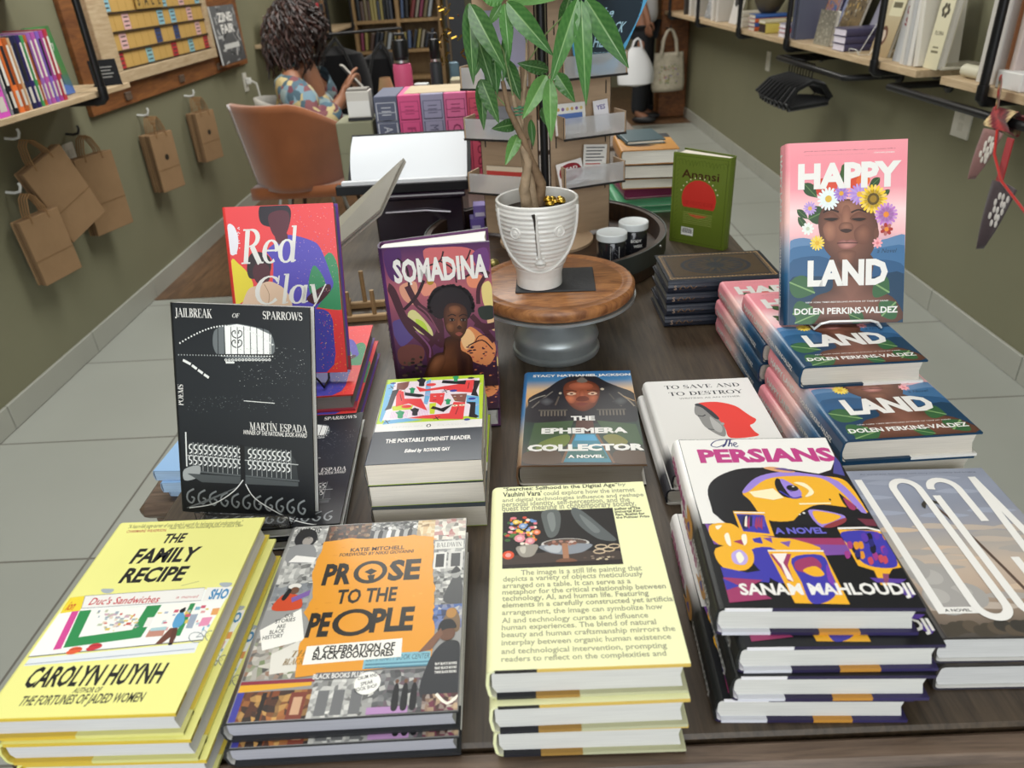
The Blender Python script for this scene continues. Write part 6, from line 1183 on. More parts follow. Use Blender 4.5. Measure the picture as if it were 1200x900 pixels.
# ---------------- boxed volumes ----------------
cols = [('#5d6176', '#c9cbd4', 'AWAY GIRLS', 'slate grey boxed volume at the left end of the row'), ('#d9568a', '#a83a68', 'PINK', 'hot pink boxed volume second from the left'), ('#9c98b4', '#5d5a72', 'MONOLOGUE', 'lilac grey boxed volume third from the left'), ('#dd6f9e', '#8a2f58', 'CANDY', 'pink boxed volume fourth from the left'), ('#d2556f', '#8a2a44', 'ROUGE', 'rose red boxed volume fifth from the left'), ('#b8488a', '#7a2a58', 'CITY LINE', 'magenta boxed volume at the right end behind the plant')]
xx = -.405; VY = 2.32
for i, (c, c2, tx, lb) in enumerate(cols):
    w = .068 if i else .07; o = thing('boxed_volume', lb, 'book', (xx + w/2, VY, TZ), (0, 0, 0), 'row of pink and grey boxed volumes')
    b = MB(); b.box(-w/2 + .0006, w/2 - .0006, 0, .2, 0, .256, C(c), bev=.0015); b.build('slipcase', PRINTM, o)
    a = Art(.29/w); q = C(c2); pa = C(c)
    for (u0, v0, u1, v1) in ((.1, .74, .9, .94), (.1, .04, .9, .71)): a.line([(u0, v0), (u1, v0), (u1, v1), (u0, v1), (u0, v0), (u1, v0)], .045, q)
    for k in range(3): a.rect(.3, .88 - .04*k, .7, .89 - .04*k, q)
    a.line([(.1, .83), (.9, .83)], .03, q)
    b = MB(); a.emit(b, lambda u, v, e: (-w/2 + u*w, -.0003 - e, v*.253)); vs, fs = glyphs(tx, .0); x1 = max(v[0] for v in vs)
    sc = .15 / x1; sc2 = .026 / .7
    b.add([(-.012 + v[1]*sc2, -.0006, .17 - v[0]*sc) for v in vs], fs, q); b.build('spine_print', PRINTM, o)
    xx += w + .0006
o = MB().box(-.105, .105, -.085, .085, 0, .0012, C('#bfae93')).build('kraft_paper_sheet', KRAFT); o.location = (-.21, VY + .105, TZ + .2564); o.rotation_euler = (0, 0, R(-1)); tag(o, 'sheet of kraft paper lying on top of the pink boxed volumes', 'paper')
# olive box with white container at the left end
o = MB().box(-.055, .055, -.07, .07, 0, .19, C('#87866c'), bev=.003).build('olive_box', PAINT); o.location = (-.47, 2.38, TZ + .0002); o = tag(o, 'olive green box standing left of the slate grey volume', 'box')
MB().box(-.056, .056, -.071, .071, .1, .101, C('#6f6e58')).build('lid_seam', PAINT, o)
t = thing('white_carton', 'small white carton with printed label on top of the olive box', 'box', (-.452, 2.36, TZ + .1906))
MB().box(-.034, .034, -.03, .03, 0, .082, C('#cfcac2'), bev=.002).build('carton', PRINTM, t); MB().box(-.033, .033, -.0315, -.0303, .012, .055, C('#e6e4e0')).build('label', PRINTM, t); MB().box(-.03, .03, -.026, .026, .0822, .088, C('#8f8a84')).build('folded_top', KRAFT, t)
MB().box(-.036, .036, -.0325, -.0317, -.0, .009, C('#2a2a2c')).build('base_strip', PRINTM, t)

# ---------------- service desk behind ----------------
t = thing('service_desk', 'brown service desk standing behind the display table', 'desk', (-.05, 2.95, 0))
MB().box(-.5, .52, -.3, .3, .72, .76, W1, bev=.003).build('desktop', TABLEB, t)
for sx in (-.48, .46): MB().box(sx, sx + .04, -.28, .28, 0, .7198, W1, bev=.003).build('side_panel', TABLEB, t)
dz = .76
def bottle(x, y, r, h, col, capc, lb, sc=1):
    o = thing('water_bottle', lb, 'bottle', (x, y, dz + .0003))
    MB().lathe([(.001, 0), (r*.95, 0), (r, .004), (r, h*.7), (r*.92, h*.74), (.001, h*.75)], C(col), n=28, cap=False).build('bottle_body', PAINT, o, smooth=True)
    b = MB(); b.lathe([(.001, h*.75), (r*.75, h*.75), (r*.75, h*.79), (r*.85, h*.8), (r*.85, h*.93), (r*.8, h*.95), (.001, h*.955)], C(capc), n=28, cap=False); b.build('cap', BLACKM, o, smooth=True)
    MB().tube([(-r*.6, 0, h*.94), (-r*.5, 0, h), (r*.5, 0, h), (r*.6, 0, h*.94)], r*.16, C(capc), 8).build('carry_loop', BLACKM, o, smooth=True)
    MB().lathe([(.001, h*.752), (r*.78, h*.752), (r*.78, h*.775), (.001, h*.776)], C('#c9c9c9'), n=24, cap=False).build('steel_collar', STEEL, o, smooth=True)
bottle(-.385, 2.9, .034, .375, '#d95a84', '#17181a', 'pink steel water bottle with a black loop cap')
bottle(-.265, 2.92, .022, .37, '#2a2f33', '#17181a', 'dark slim water bottle right of the pink one')
t = thing('paper_parcel', 'crumpled brown paper parcel left of the pink bottle', 'parcel', (-.46, 2.94, dz)); rg = random.Random(2)
b = MB(); b.grid(lambda u, v: ((.05 - .03*u*u) * cos(2*pi*v) * (1 + .1*sin(9*v + 7*u)), .04 * sin(2*pi*v) * (1 + .1*sin(11*v)) * (1 - .5*u), .002 + .23*u), 8, 24, C('#a98a66')); b.build('paper_wrap', KRAFT, t, smooth=True)
t = thing('coffee_cup', 'orange paper cup with beige top at the right of the desk', 'cup', (-.16, 2.86, dz + .0003))
MB().lathe([(.001, 0), (.032, 0), (.042, .16), (.001, .16)], C('#d08a4c'), n=26, cap=False).build('cup_body', PRINTM, t, smooth=True); MB().box(-.05, .055, -.04, .045, .162, .225, C('#a39c84'), bev=.003).build('paper_top', KRAFT, t)
for i, (x, y, w, h, c, lb) in enumerate(((-.33, 2.98, .05, .2, '#bfc3c0', 'pale grey box behind the pink bottle'), (-.235, 2.86, .05, .2, '#c6cbc8', 'white labelled packet between bottle and cup'), (-.2, 2.94, .03, .27, '#56707f', 'blue grey packet beside the dark bottle'), (-.29, 2.86, .035, .2, '#dadad4', 'small white packet beside the slim dark bottle'))):
    o = thing('packet', lb, 'packet', (x, y, dz + .0003), (0, 0, R(12 * (i - 1)))); MB().box(-w/2, w/2, -.02, .02, 0, h, C(c), bev=.002).build('pack_body', PRINTM, o); MB().box(-w*.35, w*.35, -.0212, -.0202, h*.35, h*.75, C('#5f6a68')).build('label', PRINTM, o)
t = thing('gold_tinsel', 'gold foil tinsel hanging behind the upper left leaves', 'decoration', (-.21, 2.98, dz)); b = MB(); rg = random.Random(8)
for i in range(34): a = Vector((rg.uniform(-.04, .04), rg.uniform(-.03, .03), rg.uniform(.24, .52))); b.tube([a, a + Vector((rg.uniform(-.02, .02), rg.uniform(-.02, .02), rg.uniform(-.02, .03)))], .003, C('#8f702c'), 4)
b.build('foil_strips', GOLD, t); MB().tube([(0, 0, 0), (0, 0, .5)], .004, C('#5a4a30'), 6).build('stick', PAINT, t)
# ---------------- left wall ----------------
ORD = ['first', 'second', 'third', 'fourth', 'fifth', 'sixth', 'seventh', 'eighth', 'ninth', 'tenth', 'eleventh', 'twelfth', 'thirteenth', 'fourteenth', 'fifteenth', 'sixteenth', 'seventeenth', 'eighteenth', 'nineteenth', 'twentieth']
ML_ = Matrix(((-1, 0, 0), (0, 0, 1), (0, 1, 0)))     # spine towards +x
MR_ = Matrix(((1, 0, 0), (0, 0, -1), (0, 1, 0)))     # spine towards -x
MF_ = Matrix(((0, 0, -1), (-1, 0, 0), (0, 1, 0)))    # front cover towards -x
ML2_ = Matrix(((0, 0, 1), (1, 0, 0), (0, 1, 0)))     # front cover towards +x
MB_ = Matrix(((0, 0, 1), (1, 0, 0), (0, 1, 0)))
MBK = Matrix(((0, 0, 1), (1, 0, 0), (0, 1, 0)))      # spine towards -y
def sbook(label, w, l, th, col, foot, M3, lean=0, page='#cfc9bd', group=None, front=None, spine=None, name='shelf_book', laxis='X'):
    """standing book: foot = world point under the middle of its thickness/width"""
    o = book(name, 'book', label, w, l, th, front, spine, [col], back=col, inner='#d9d4ca', page=page, group=group)
    Mq = (Matrix.Rotation(R(lean), 3, laxis) @ M3)
    o.rotation_euler = Mq.to_euler(); o.location = Vector(foot) - Mq @ Vector((0, -l/2, th/2)); return o
def stripe(c, c2): return lambda a: (a.rect(.1, .2, .62, .8, C(c)), a.rect(.7, .2, .92, .8, C(c2)))
def pipe(b, pts, r, col=(.012, .012, .013, 1)): b.tube(pts, r, col, 10)
def flange(b, c, ax, r=.035):
    q = Vector((0, 0, 1)).rotation_difference(Vector(ax)).to_matrix().to_4x4(); b.lathe([(.001, 0), (r, 0), (r, .008), (r*.5, .012), (r*.45, .03), (.001, .03)], (.012, .012, .013, 1), n=18, M=Matrix.Translation(c) @ q, cap=False)
def pipe_bracket(x_wall, x_out, y, z0, z1, label, s):
    o = thing('pipe_bracket', label, 'shelf bracket', (x_wall, y, z0)); b = MB()
    pipe(b, [(s*.0005, 0, 0), (x_out - x_wall - s*.03, 0, 0), (x_out - x_wall - s*.008, 0, .006), (x_out - x_wall, 0, .03), (x_out - x_wall, 0, z1 - z0)], .0135); b.build('pipe', BLACKM, o, smooth=True)
    b = MB(); flange(b, (s*.0005, 0, 0), (s, 0, 0)); b.build('flange', BLACKM, o, smooth=True)
    b = MB(); b.tube([(x_out - x_wall - s*.04, 0, 0), (x_out - x_wall - s*.01, 0, .004), (x_out - x_wall, 0, .012), (x_out - x_wall, 0, .05)], .0165, (.012, .012, .013, 1), 10); b.build('elbow', BLACKM, o, smooth=True); return o
def shelf(label, x0, x1, y0, y1, z0, z1):
    o = MB().box(x0, x1, y0, y1, z0, z1, W1, bev=.002).build('wall_shelf', SHELFW); tag(o, label, 'shelf'); return o
LSX, LSZ = -1.53, .998
shelf('pale wooden shelf on the left wall carrying the colourful paperbacks', XL + .001, LSX, 1.9, 3.21, LSZ - .02, LSZ)
pipe_bracket(XL, LSX + .018, 2.945, LSZ - .036, 1.75, 'black pipe bracket at the end of the left wall shelf', 1)
shelf('upper wooden shelf on the left wall near the ceiling line', XL + .001, LSX, 1.9, 3.0, 1.32, 1.34)
LB_ = [('#e05cc8', .05, .19, 'hot pink'), ('#8a8a90', .012, .2, 'grey'), ('#1f2026', .022, .215, 'black'), ('#ef7a3c', .024, .212, 'bright orange'), ('#b8602e', .02, .212, 'rusty orange'), ('#d9b48a', .01, .21, 'cream'), ('#26284e', .024, .215, 'navy'), ('#352a66', .018, .214, 'dark indigo'), ('#4aa05c', .014, .212, 'green'), ('#c8643c', .012, .212, 'coral'), ('#a06ab8', .018, .216, 'violet'), ('#b85aa8', .02, .218, 'magenta'), ('#8a64c0', .018, .218, 'lavender'), ('#b04a9a', .018, .218, 'plum pink'), ('#b83a4a', .02, .222, 'red patterned')]
yy = 2.345
for i, (c, th, h, nm) in enumerate(LB_):
    sbook('%s spined paperback, %s from the near end of the left wall shelf' % (nm, ORD[i]), .135, h, th*1.3, c, (LSX - .075, yy + th*.65, LSZ + .0006), ML_, lean=0, group='paperbacks on the left wall shelf', spine=flatart(10, stripe('#e8e2d8' if i % 3 else '#2a2a30', '#d9d2c8'))); yy += th*1.3 + .0012
def art_break(a):
    a.bg([C('#4a64a8'), C('#5a8a50'), C('#4f9a5c'), C('#6ab06a')]); a.text('Break', (.1, .8), (.62, .92), WH, .03, .2); a.text('Poetry', (.4, .68), (.9, .79), WH, .03, .2)
    for x, c in ((.3, '#e6e6e0'), (.62, '#c83a5a')): a.blob([(x-.1, .3), (x-.09, .55), (x, .6), (x+.1, .55), (x+.09, .3)], C(c)); a.ell((x, .64), .055, .055, C('#4a2e22')); a.rect(x-.07, .08, x-.01, .3, C('#3a4a6a')); a.rect(x+.02, .08, x+.07, .3, C('#3a4a6a'))
    a.poly([(.0, .0), (1, 0), (1, .1), (.6, .16), (.3, .05), (0, .1)], C('#5a7ac0'))
sbook('green paperback with two figures facing out on the left wall shelf', .15, .225, .014, '#4f9a5c', (LSX - .075, yy + .09, LSZ + .002), ML2_, lean=-6, laxis='Y', front=flatart(1.5, art_break))
t = thing('small_sign', 'small black sign on the far end of the left wall shelf', 'sign', (LSX - .04, 3.12, LSZ + .0004), (0, 0, R(35)))
Ms = Matrix.Rotation(R(-12), 4, 'X'); MB().box(-.05, .05, 0, .006, 0, .095, C('#1b1c1f'), bev=.0015, M=Ms).build('board', MATTE, t); b = MB()
for i in range(4): b.box(-.03, .03 - .008*(i % 2), -.0008, -.0001, .065 - .012*i, .069 - .012*i, C('#8f8f8c'), M=Ms)
b.build('lettering', PRINTM, t); MB().box(-.05, .05, -.012, .03, 0, .004, C('#1b1c1f'), M=Matrix.Translation((0, .008, -.0002))).build('foot', MATTE, t)
# wooden backing with the framed letter-game board
t = thing('wood_backing', 'reddish wooden plank backing panel on the left wall', 'panel', (XL + .0005, 4.4, .86))
b = MB(); b.box(.0, .022, -1.09, 1.07, 0, .095, W1, bev=.002); b.build('plank', PINEW, t); b = MB(); b.box(.0, .022, -1.09, -.9, .0955, .85, W1, bev=.002); b.build('plank', PINEW, t); b = MB(); b.box(.0, .022, .46, 1.07, .0955, .85, W1, bev=.002); b.build('plank', PINEW, t)
for y in (-.75, -.1, .5): MB().box(.022, .032, y - .03, y + .03, .02, .055, W1, bev=.002).build('block', TABLEB, t)
t = thing('letter_board', 'framed yellow letter-game board with word rows on the left wall', 'game board', (XL + .024, 4.14, .955))
FR = C('#b08a50'); y0, y1, zt = -.68, .7, .8
for q in ((y0, y1, 0, .05), (y0, y1, zt - .05, zt)): MB().box(.0, .03, q[0], q[1], q[2], q[3], W1, bev=.003).build('frame_rail', SHELFW, t)
for q in ((y0, y0 + .16), (y1 - .05, y1)): MB().box(.0, .03, q[0], q[1], .0502, zt - .0502, W1, bev=.003).build('frame_stile', SHELFW, t)
b = MB(); by0, by1 = y0 + .16, y1 - .05; b.box(.004, .012, by0, by1, .0504, zt - .0504, C('#c9a25c'))
rg = random.Random(3); ncol = 15; nrow = 9; cw = (by1 - by0) / ncol; rh = (zt - .1) / nrow
spec = {(0, 0): '#b8323a', (4, 0): '#8fc0c8', (8, 0): '#b8323a', (11, 0): '#8fc0c8', (14, 0): '#b8323a', (1, 1): '#e0b4b4', (6, 1): '#3a4a78', (9, 1): '#3a4a78', (13, 1): '#e0b4b4', (2, 2): '#e0b4b4', (7, 2): '#8fc0d0', (9, 2): '#8fc0d0', (12, 2): '#e0b4b4', (0, 3): '#8fc0d0', (8, 3): '#8fc0d0', (11, 3): '#e0b4b4', (14, 3): '#8fc0d0'}
for (cc, rr), c in spec.items():
    ya, za = by0 + cc*cw, .05 + rr*rh; b.box(.0121, .0128, ya + .004, ya + cw - .004, za + .006, za + rh - .006, C(c))
    for k in range(3): b.box(.0129, .0132, ya + .016, ya + cw - .014, za + .018 + .018*k, za + .024 + .018*k, C('#4a4038'))
for i in range(1, ncol): b.box(.0121, .0126, by0 + i*cw - .0012, by0 + i*cw + .0012, .052, zt - .052, C('#a8843f'))
b.build('playing_board', PRINTM, t)
for i in range(nrow + 1): MB().box(.0122, .02, by0 + .0002, by1 - .0002, .05 + i*rh - .004 + (.005 if i == 0 else 0) - (.005 if i == nrow else 0), .05 + i*rh + .004 + (.004 if i == 0 else 0) - (.005 if i == nrow else 0), C('#3a2c1c')).build('tile_ledge', MATTE, t)
for i, ch in enumerate('SALE'):
    b = MB(); ya = by0 + (4 + i) * cw; za = .05 + 3*rh + .006; b.box(.0206, .026, ya + .004, ya + cw - .004, za, za + rh - .01, C('#b8944f'), bev=.0008); vs, fs = glyphs(ch, .02)
    b.add([(.0263, ya + .018 + v[0]*.06, za + .014 + v[1]*.06) for v in vs], fs, K); b.build('letter_tile', PRINTM, t)
t = thing('pinned_zine', 'black and white zine leaning on the wooden panel', 'booklet', (XL + .036, 5.1, .9))
Mz = Matrix.Rotation(R(-3), 4, 'Y'); b = MB(); b.box(.02, .03, -.22, .22, .0, .32, C('#d9d9d6'), M=Mz); a = Art(.72); rg = random.Random(5); a.bg([C('#4a4b4d'), C('#6a6b6d')])
for i in range(50): x, y = rg.random(), rg.random(); a.line([(x, y), (x + rg.uniform(-.2, .2), y + rg.uniform(-.2, .2))], rg.uniform(.01, .04), C(rg.choice(['#2c2d30', '#8a8b8d', '#b9b9b8', '#3a3b3d'])))
a.text('ZINE', (.2, .72), (.8, .88), WH, .04); a.text('FAIR', (.25, .52), (.8, .68), WH, .04); a.rect(.2, .25, .85, .34, C('#cfcfcc')); a.emit(b, lambda u, v, e: Mz @ Vector((.0302 + e, -.22 + .44*u, .32*v))); b.build('booklet_sheet', PRINTM, t); MB().box(-.0125, .04, -.2, .2, -.012, -.0005, W1).build('ledge', PINEW, t)
# sockets
def socket(name, label, loc, s, n=2, w=.07, h=.115):
    o = thing(name, label, 'outlet', loc); MB().box(0, s*.006, -w/2, w/2, -h/2, h/2, C('#d6d3c8'), bev=.0) .build('cover_plate', PAINT, o)
    for k in range(n): z = (k - (n-1)/2) * .04; b = MB(); b.box(s*.0061, s*.008, -.016, .016, z - .014, z + .014, C('#c9c6ba')); b.build('receptacle', PAINT, o)
    return o
socket('wall_outlet', 'white wall outlet with a plugged charger near the wooden panel', (XL + .0004, 5.39, .75), 1)
t = thing('phone_charger', 'white charger plug with its cord hanging at the left wall outlet', 'charger', (XL + .009, 5.4, .755)); MB().box(0, .03, -.02, .02, -.02, .02, C('#e0dfda'), bev=.004).build('plug', PAINT, t); MB().tube([(.03, 0, 0), (.06, .01, -.02), (.065, .02, -.12), (.06, .03, -.35)], .006, C('#d9d8d2'), 8).build('cord', PAINT, t, smooth=True); MB().box(.045, .07, .08, .24, -.12, -.08, C('#dcdbd6'), bev=.006, M=Matrix.Rotation(R(-20), 4, 'X')).build('adapter', PAINT, t)
socket('wall_outlet', 'white wall outlet half hidden behind the kraft bags', (XL + .0004, 3.08, .74), 1)
socket('wall_outlet', 'white wall outlet under the near right shelf', (XR - .0004, 2.88, .735), -1, 2, .115)
socket('wall_outlet', 'white wall outlet farther along the right wall', (XR - .0004, 5.2, .72), -1)
# kraft bags on hooks
def hook(x, y, z, col, label):
    o = MB().tube([(0, 0, 0), (.03, 0, -.004), (.05, 0, .0), (.058, 0, .018), (.055, 0, .03)], .005, C(col), 8).build('wall_hook', PAINT, None, smooth=True); o.location = (x, y, z); return tag(o, label, 'hook')
BAGK = [C('#8f7253'), C('#80654a'), C('#775d43'), C('#967958')]
def bags(y, z, n, w, h, yaw, tilt, base, out=.07, sp=.0115, hookcol='#d9d9d4', hlabel=''):
    hook(XL, y, z, hookcol, hlabel); rg = random.Random(int(y * 100))
    for i in range(n):
        k = n - 1 - i   # i=0 outermost
        lab = ('outermost kraft paper bag ' if i == 0 else '%s kraft bag behind the outermost one ' % ORD[i - 1]) + base
        o = thing('paper_bag', lab, 'bag', (XL + .062, y - .0, z - .01), (0, 0, 0), 'kraft paper bags ' + base)
        Mx = Matrix.Rotation(R(yaw + rg.uniform(-.6, .6)), 4, 'Z') @ Matrix.Rotation(R(tilt + rg.uniform(-.8, .8)), 4, 'Y') @ Matrix.Translation((0, -.004 + sp * (i - n*.35), 0))
        c = BAGK[i % 4]; hh = .075
        b = MB(); b.box(-w/2, w/2, -.004, .004, -hh - h, -hh, c, bev=.0015, M=Mx); bo = b.build('bag_body', KRAFT, o)
        b = MB(); b.box(-w/2 + .001, w/2 - .001, -.0052, -.0042, -hh - h*.62, -hh - h*.612, C('#7a5e3f'), M=Mx)
        b.build('fold_crease', KRAFT, o)
        b = MB(); b.tube([Mx @ Vector(q) for q in ((-w*.22, -.005, -hh - .02), (-w*.2, -.005, -hh + .02), (-w*.1, 0, -.012), (0, 0, .001), (w*.1, 0, -.012), (w*.2, -.005, -hh + .02), (w*.22, -.005, -hh - .02))], .0028, C('#8a6a48'), 6); b.build('twisted_handle', KRAFT, o, smooth=True)
        if i == 0 and 'low' not in base:
            b = MB(); q = Mx @ Matrix.Translation((.0, -.0046, -hh - h*.42)) @ Matrix.Rotation(R(90), 4, 'X'); b.lathe([(.001, 0), (.014, 0), (.014, .0006), (.001, .0006)], C('#2c241c'), n=18, M=q, cap=False); b.build('printed_logo', PRINTM, o)
bags(2.72, .885, 4, .2, .3, 70, -20, 'at the nearest hook below the shelf', sp=.012, hlabel='white wall hook nearest the camera on the left wall')
bags(2.62, .72, 4, .17, .24, 72, -4, 'hanging low under the nearest bundle', sp=.012, hlabel='low white wall hook under the nearest bag bundle')
bags(3.1, .83, 4, .2, .31, 72, 0, 'on the black hook below the wooden panel', hookcol='#1a1a1c', hlabel='black wall hook below the wooden panel')
bags(3.74, .80, 6, .16, .27, 74, 0, 'in the tidy bundle on the third hook', hlabel='white wall hook third along the left wall')
bags(4.34, .805, 6, .16, .26, 74, 0, 'in the farthest bundle on the left wall', hlabel='white wall hook farthest along the left wall')

# far left shelf, books, bags hanging below
shelf('far wooden shelf on the left wall behind the seated person', XL + .001, -1.5, 5.75, 8.2, .925, .95)
for i, yb in enumerate((6.9, 7.95)): pipe_bracket(XL, -1.485, yb, .9, 1.7, ('nearer' if i == 0 else 'farther') + ' black pipe bracket of the far left shelf', 1)
zz = .9506
for i in range(5): flatbook(.16, .21, .035, '#d6d2ca', '#e3e0d8', 'white book %s from the bottom of the pile on the far left shelf' % ORD[i], (-1.62, 5.92 + .004*(i % 2), zz), 85 + 3*i, name='shelf_book', group='white books on the far left shelf'); zz += .0353
cs = ['#6a7480', '#8a949c', '#b8323a', '#c23c40', '#2a2c30', '#3a3434', '#b83440', '#4a4440', '#2f3338', '#7a5a40', '#5a5046', '#3c4650']
yy = 6.3
for i, c in enumerate(cs):
    th = .04 + .01 * (i % 3); sbook('%s book on the far left shelf behind the seated person, of the standing row' % ORD[i], .16, .2 + .012*(i*7 % 5), th, c, (-1.585, yy + th/2, .9506), ML_, group='books standing on the far left shelf'); yy += th + .002 + (.05 if i % 4 == 3 else 0)
def blackbag(x, y, z, w, h, d, label, seed):
    o = thing('black_backpack', label, 'backpack', (x, y, z)); rg = random.Random(seed)
    b = MB(); b.grid(lambda u, v: ((w/2) * cos(2*pi*v) * (.75 + .3*sin(pi*u)) * (1 if 0 < u < 1 else .05), (d/2) * sin(2*pi*v) * (.8 + .25*sin(pi*u)) * (1 if 0 < u < 1 else .05), -h*u - .05), 10, 20, C('#141417')); b.build('bag_body', FABRIC, o, smooth=True)
    for s in (-1, 1): MB().tube([(s*w*.3, -d*.4, -h*.85), (s*w*.34, -d*.62, -h*.5), (s*w*.16, -d*.4, -.08), (0, 0, .0)], .012, C('#0f0f11'), 6).build('strap', FABRIC, o, smooth=True)
    hk = MB().tube([(0, .06, .01), (0, .0, .0), (0, -.02, .012)], .006, C('#1a1a1c'), 6).build('wall_hook', BLACKM, None); hk.location = (x, y, z); tag(hk, 'black hook holding the ' + label.split(',')[0], 'hook')
blackbag(-1.33, 6.3, .93, .46, .6, .22, 'black backpack hanging beside the seated person', 1); blackbag(-1.05, 6.75, .86, .4, .7, .22, 'second black backpack hanging nearer the bookcase', 2)
t = thing('coat_rail', 'dark wall rail holding the black backpacks', 'rail', (-1.2, 6.6, 0)); pipe_b = MB(); pipe(pipe_b, [(-.42, -.22, .95), (.32, .24, .95)], .012); pipe(pipe_b, [(-.42, -.22, .95), (-.42, -.22, 0)], .012); pipe(pipe_b, [(.32, .24, .95), (.32, .24, 0)], .012); pipe_b.build('rail_pipe', BLACKM, t, smooth=True)
MB().box(-.5, -.36, -.3, -.14, 0, .02, C('#1a1a1c'), bev=.003).build('foot', BLACKM, t); MB().box(.25, .4, .16, .32, 0, .02, C('#1a1a1c'), bev=.003).build('foot', BLACKM, t)

# back bookcase
KY = 8.3; t = thing('bookcase', 'tall pale wood bookcase against the back of the shop', 'bookcase', (-1.1, KY, 0))
for x in (-.43, .01, .43): MB().box(x - .018, x + .018, 0, .3, .0, 1.8, W1, bev=.002).build('upright', CASEW, t)
for z in (.1, .4, .66, .94, 1.22, 1.5, 1.78):
    for (xa, xb) in ((-.4118, -.0082), (.0282, .4118)): MB().box(xa, xb, .002, .3, z - .016, z + .016, W1, bev=.002).build('shelf_board', CASEW, t)
MB().box(-.43, .43, .3, .312, 0, 1.8, W1).build('back_panel', CASEW, t)
rg = random.Random(21); pal = ['#2c3038', '#3a3f4a', '#6b2f2f', '#6a6048', '#284a3a', '#4a5a78', '#8a8478', '#8f8450', '#51403a', '#202226', '#7a3a50', '#9aa0a6']
for zi, z in enumerate((.66, .94)):
    for ci, (xa, xb) in enumerate(((-.4, -.02), (.04, .4))):
        x = xa; i = 0
        while x < xb - .05 and i < 12:
            th = rg.uniform(.024, .036); ln = 0 if (zi == 1 and ci == 0) else (14 if i > 1 else 4)
            h = rg.uniform(.17, .22) if zi == 1 else rg.uniform(.13, .18)
            if zi == 0 and ci == 1 and i > 6: break
            sbook('%s book from the left on the %s shelf, %s bay of the back bookcase' % (ORD[i], 'upper' if zi else 'lower', 'left' if ci == 0 else 'right'), .14, h, th, rg.choice(pal), (-1.1 + x + th/2, KY + .09, z + .017 + (.008 if ln else 0)), MBK, lean=ln, laxis='Y', group='books on the back bookcase'); x += th + .003 + (.012 if ln else 0); i += 1
t = thing('dark_display', 'dark tall display board right of the back bookcase', 'display board', (-.5, 8.1, 0)); MB().box(-.1, .1, 0, .03, 0, 1.7, C('#3a3c40'), bev=.003).build('board', MATTE, t); MB().box(-.11, .11, -.05, .09, 0, .02, C('#1f1f22')).build('foot', MATTE, t)

# ---------------- chairs and the seated reader ----------------
t = thing('suede_chair', 'rust orange suede shell chair seen from behind at the left', 'chair', (-.97, 3.36, 0), (0, 0, 0))
OC = C('#8f5634'); S = MB()
def shell(u, v):   # u left..right, v bottom..top
    xl = -.185 - .045 * v; xr = .2 + .075 * v; x = xl + (xr - xl) * u
    ztop = .878 - .0 * u - .16 * max(0, (u - .55) / .45) ** 1.5; zb = .52 - .02 * u
    z = zb + (ztop - zb) * v; y = -.1 + .26 * (abs(u - .42) / .58) ** 2 - .05 * v
    return (x, y, z)
S.grid(shell, 18, 12, OC); S.build('backrest_shell', mat('rust_suede', .95, noise=(7, .18), sheen=.6, spec=.1), t, smooth=True, solid=.024)
S = MB(); S.grid(lambda u, v: (-.2 + .42*u, -.07 + .44*v, .48 - .03*sin(pi*u)*sin(pi*v) + .02), 10, 10, OC); S.build('seat', MATS['rust_suede'], t, smooth=True, solid=.05)
for sx in (-1, 1):
    for sy in (0, 1): MB().tube([(sx*.12, .08 + .16*sy, .46), (sx*.2, -.0 + .34*sy, .012), (sx*.2, -.0 + .34*sy, 0)], .009, C('#c9c9c9'), 8).build('leg', STEEL, t, smooth=True)
t = thing('grey_chair', 'pale grey shell chair the woman sits on', 'chair', (-1.03, 4.0, 0)); GC = C('#b5b1a8')
S = MB(); S.grid(lambda u, v: (-.2 - .06*v + .3*((u - .5)*2)**2, -.26 + .52*u, .46 + (.36 - .05*abs(2*u - 1)**2)*v), 16, 8, GC); S.build('backrest_shell', FABRIC, t, smooth=True, solid=.02)
S = MB(); S.grid(lambda u, v: (-.2 + .46*u, -.23 + .46*v, .44 + .02*u), 8, 8, GC); S.build('seat', FABRIC, t, smooth=True, solid=.045)
for sx in (-1, 1):
    for sy in (-1, 1): MB().tube([(sx*.12, sy*.12, .42), (sx*.2, sy*.2, 0)], .011, C('#4a4038'), 8).build('leg', PAINT, t, smooth=True)

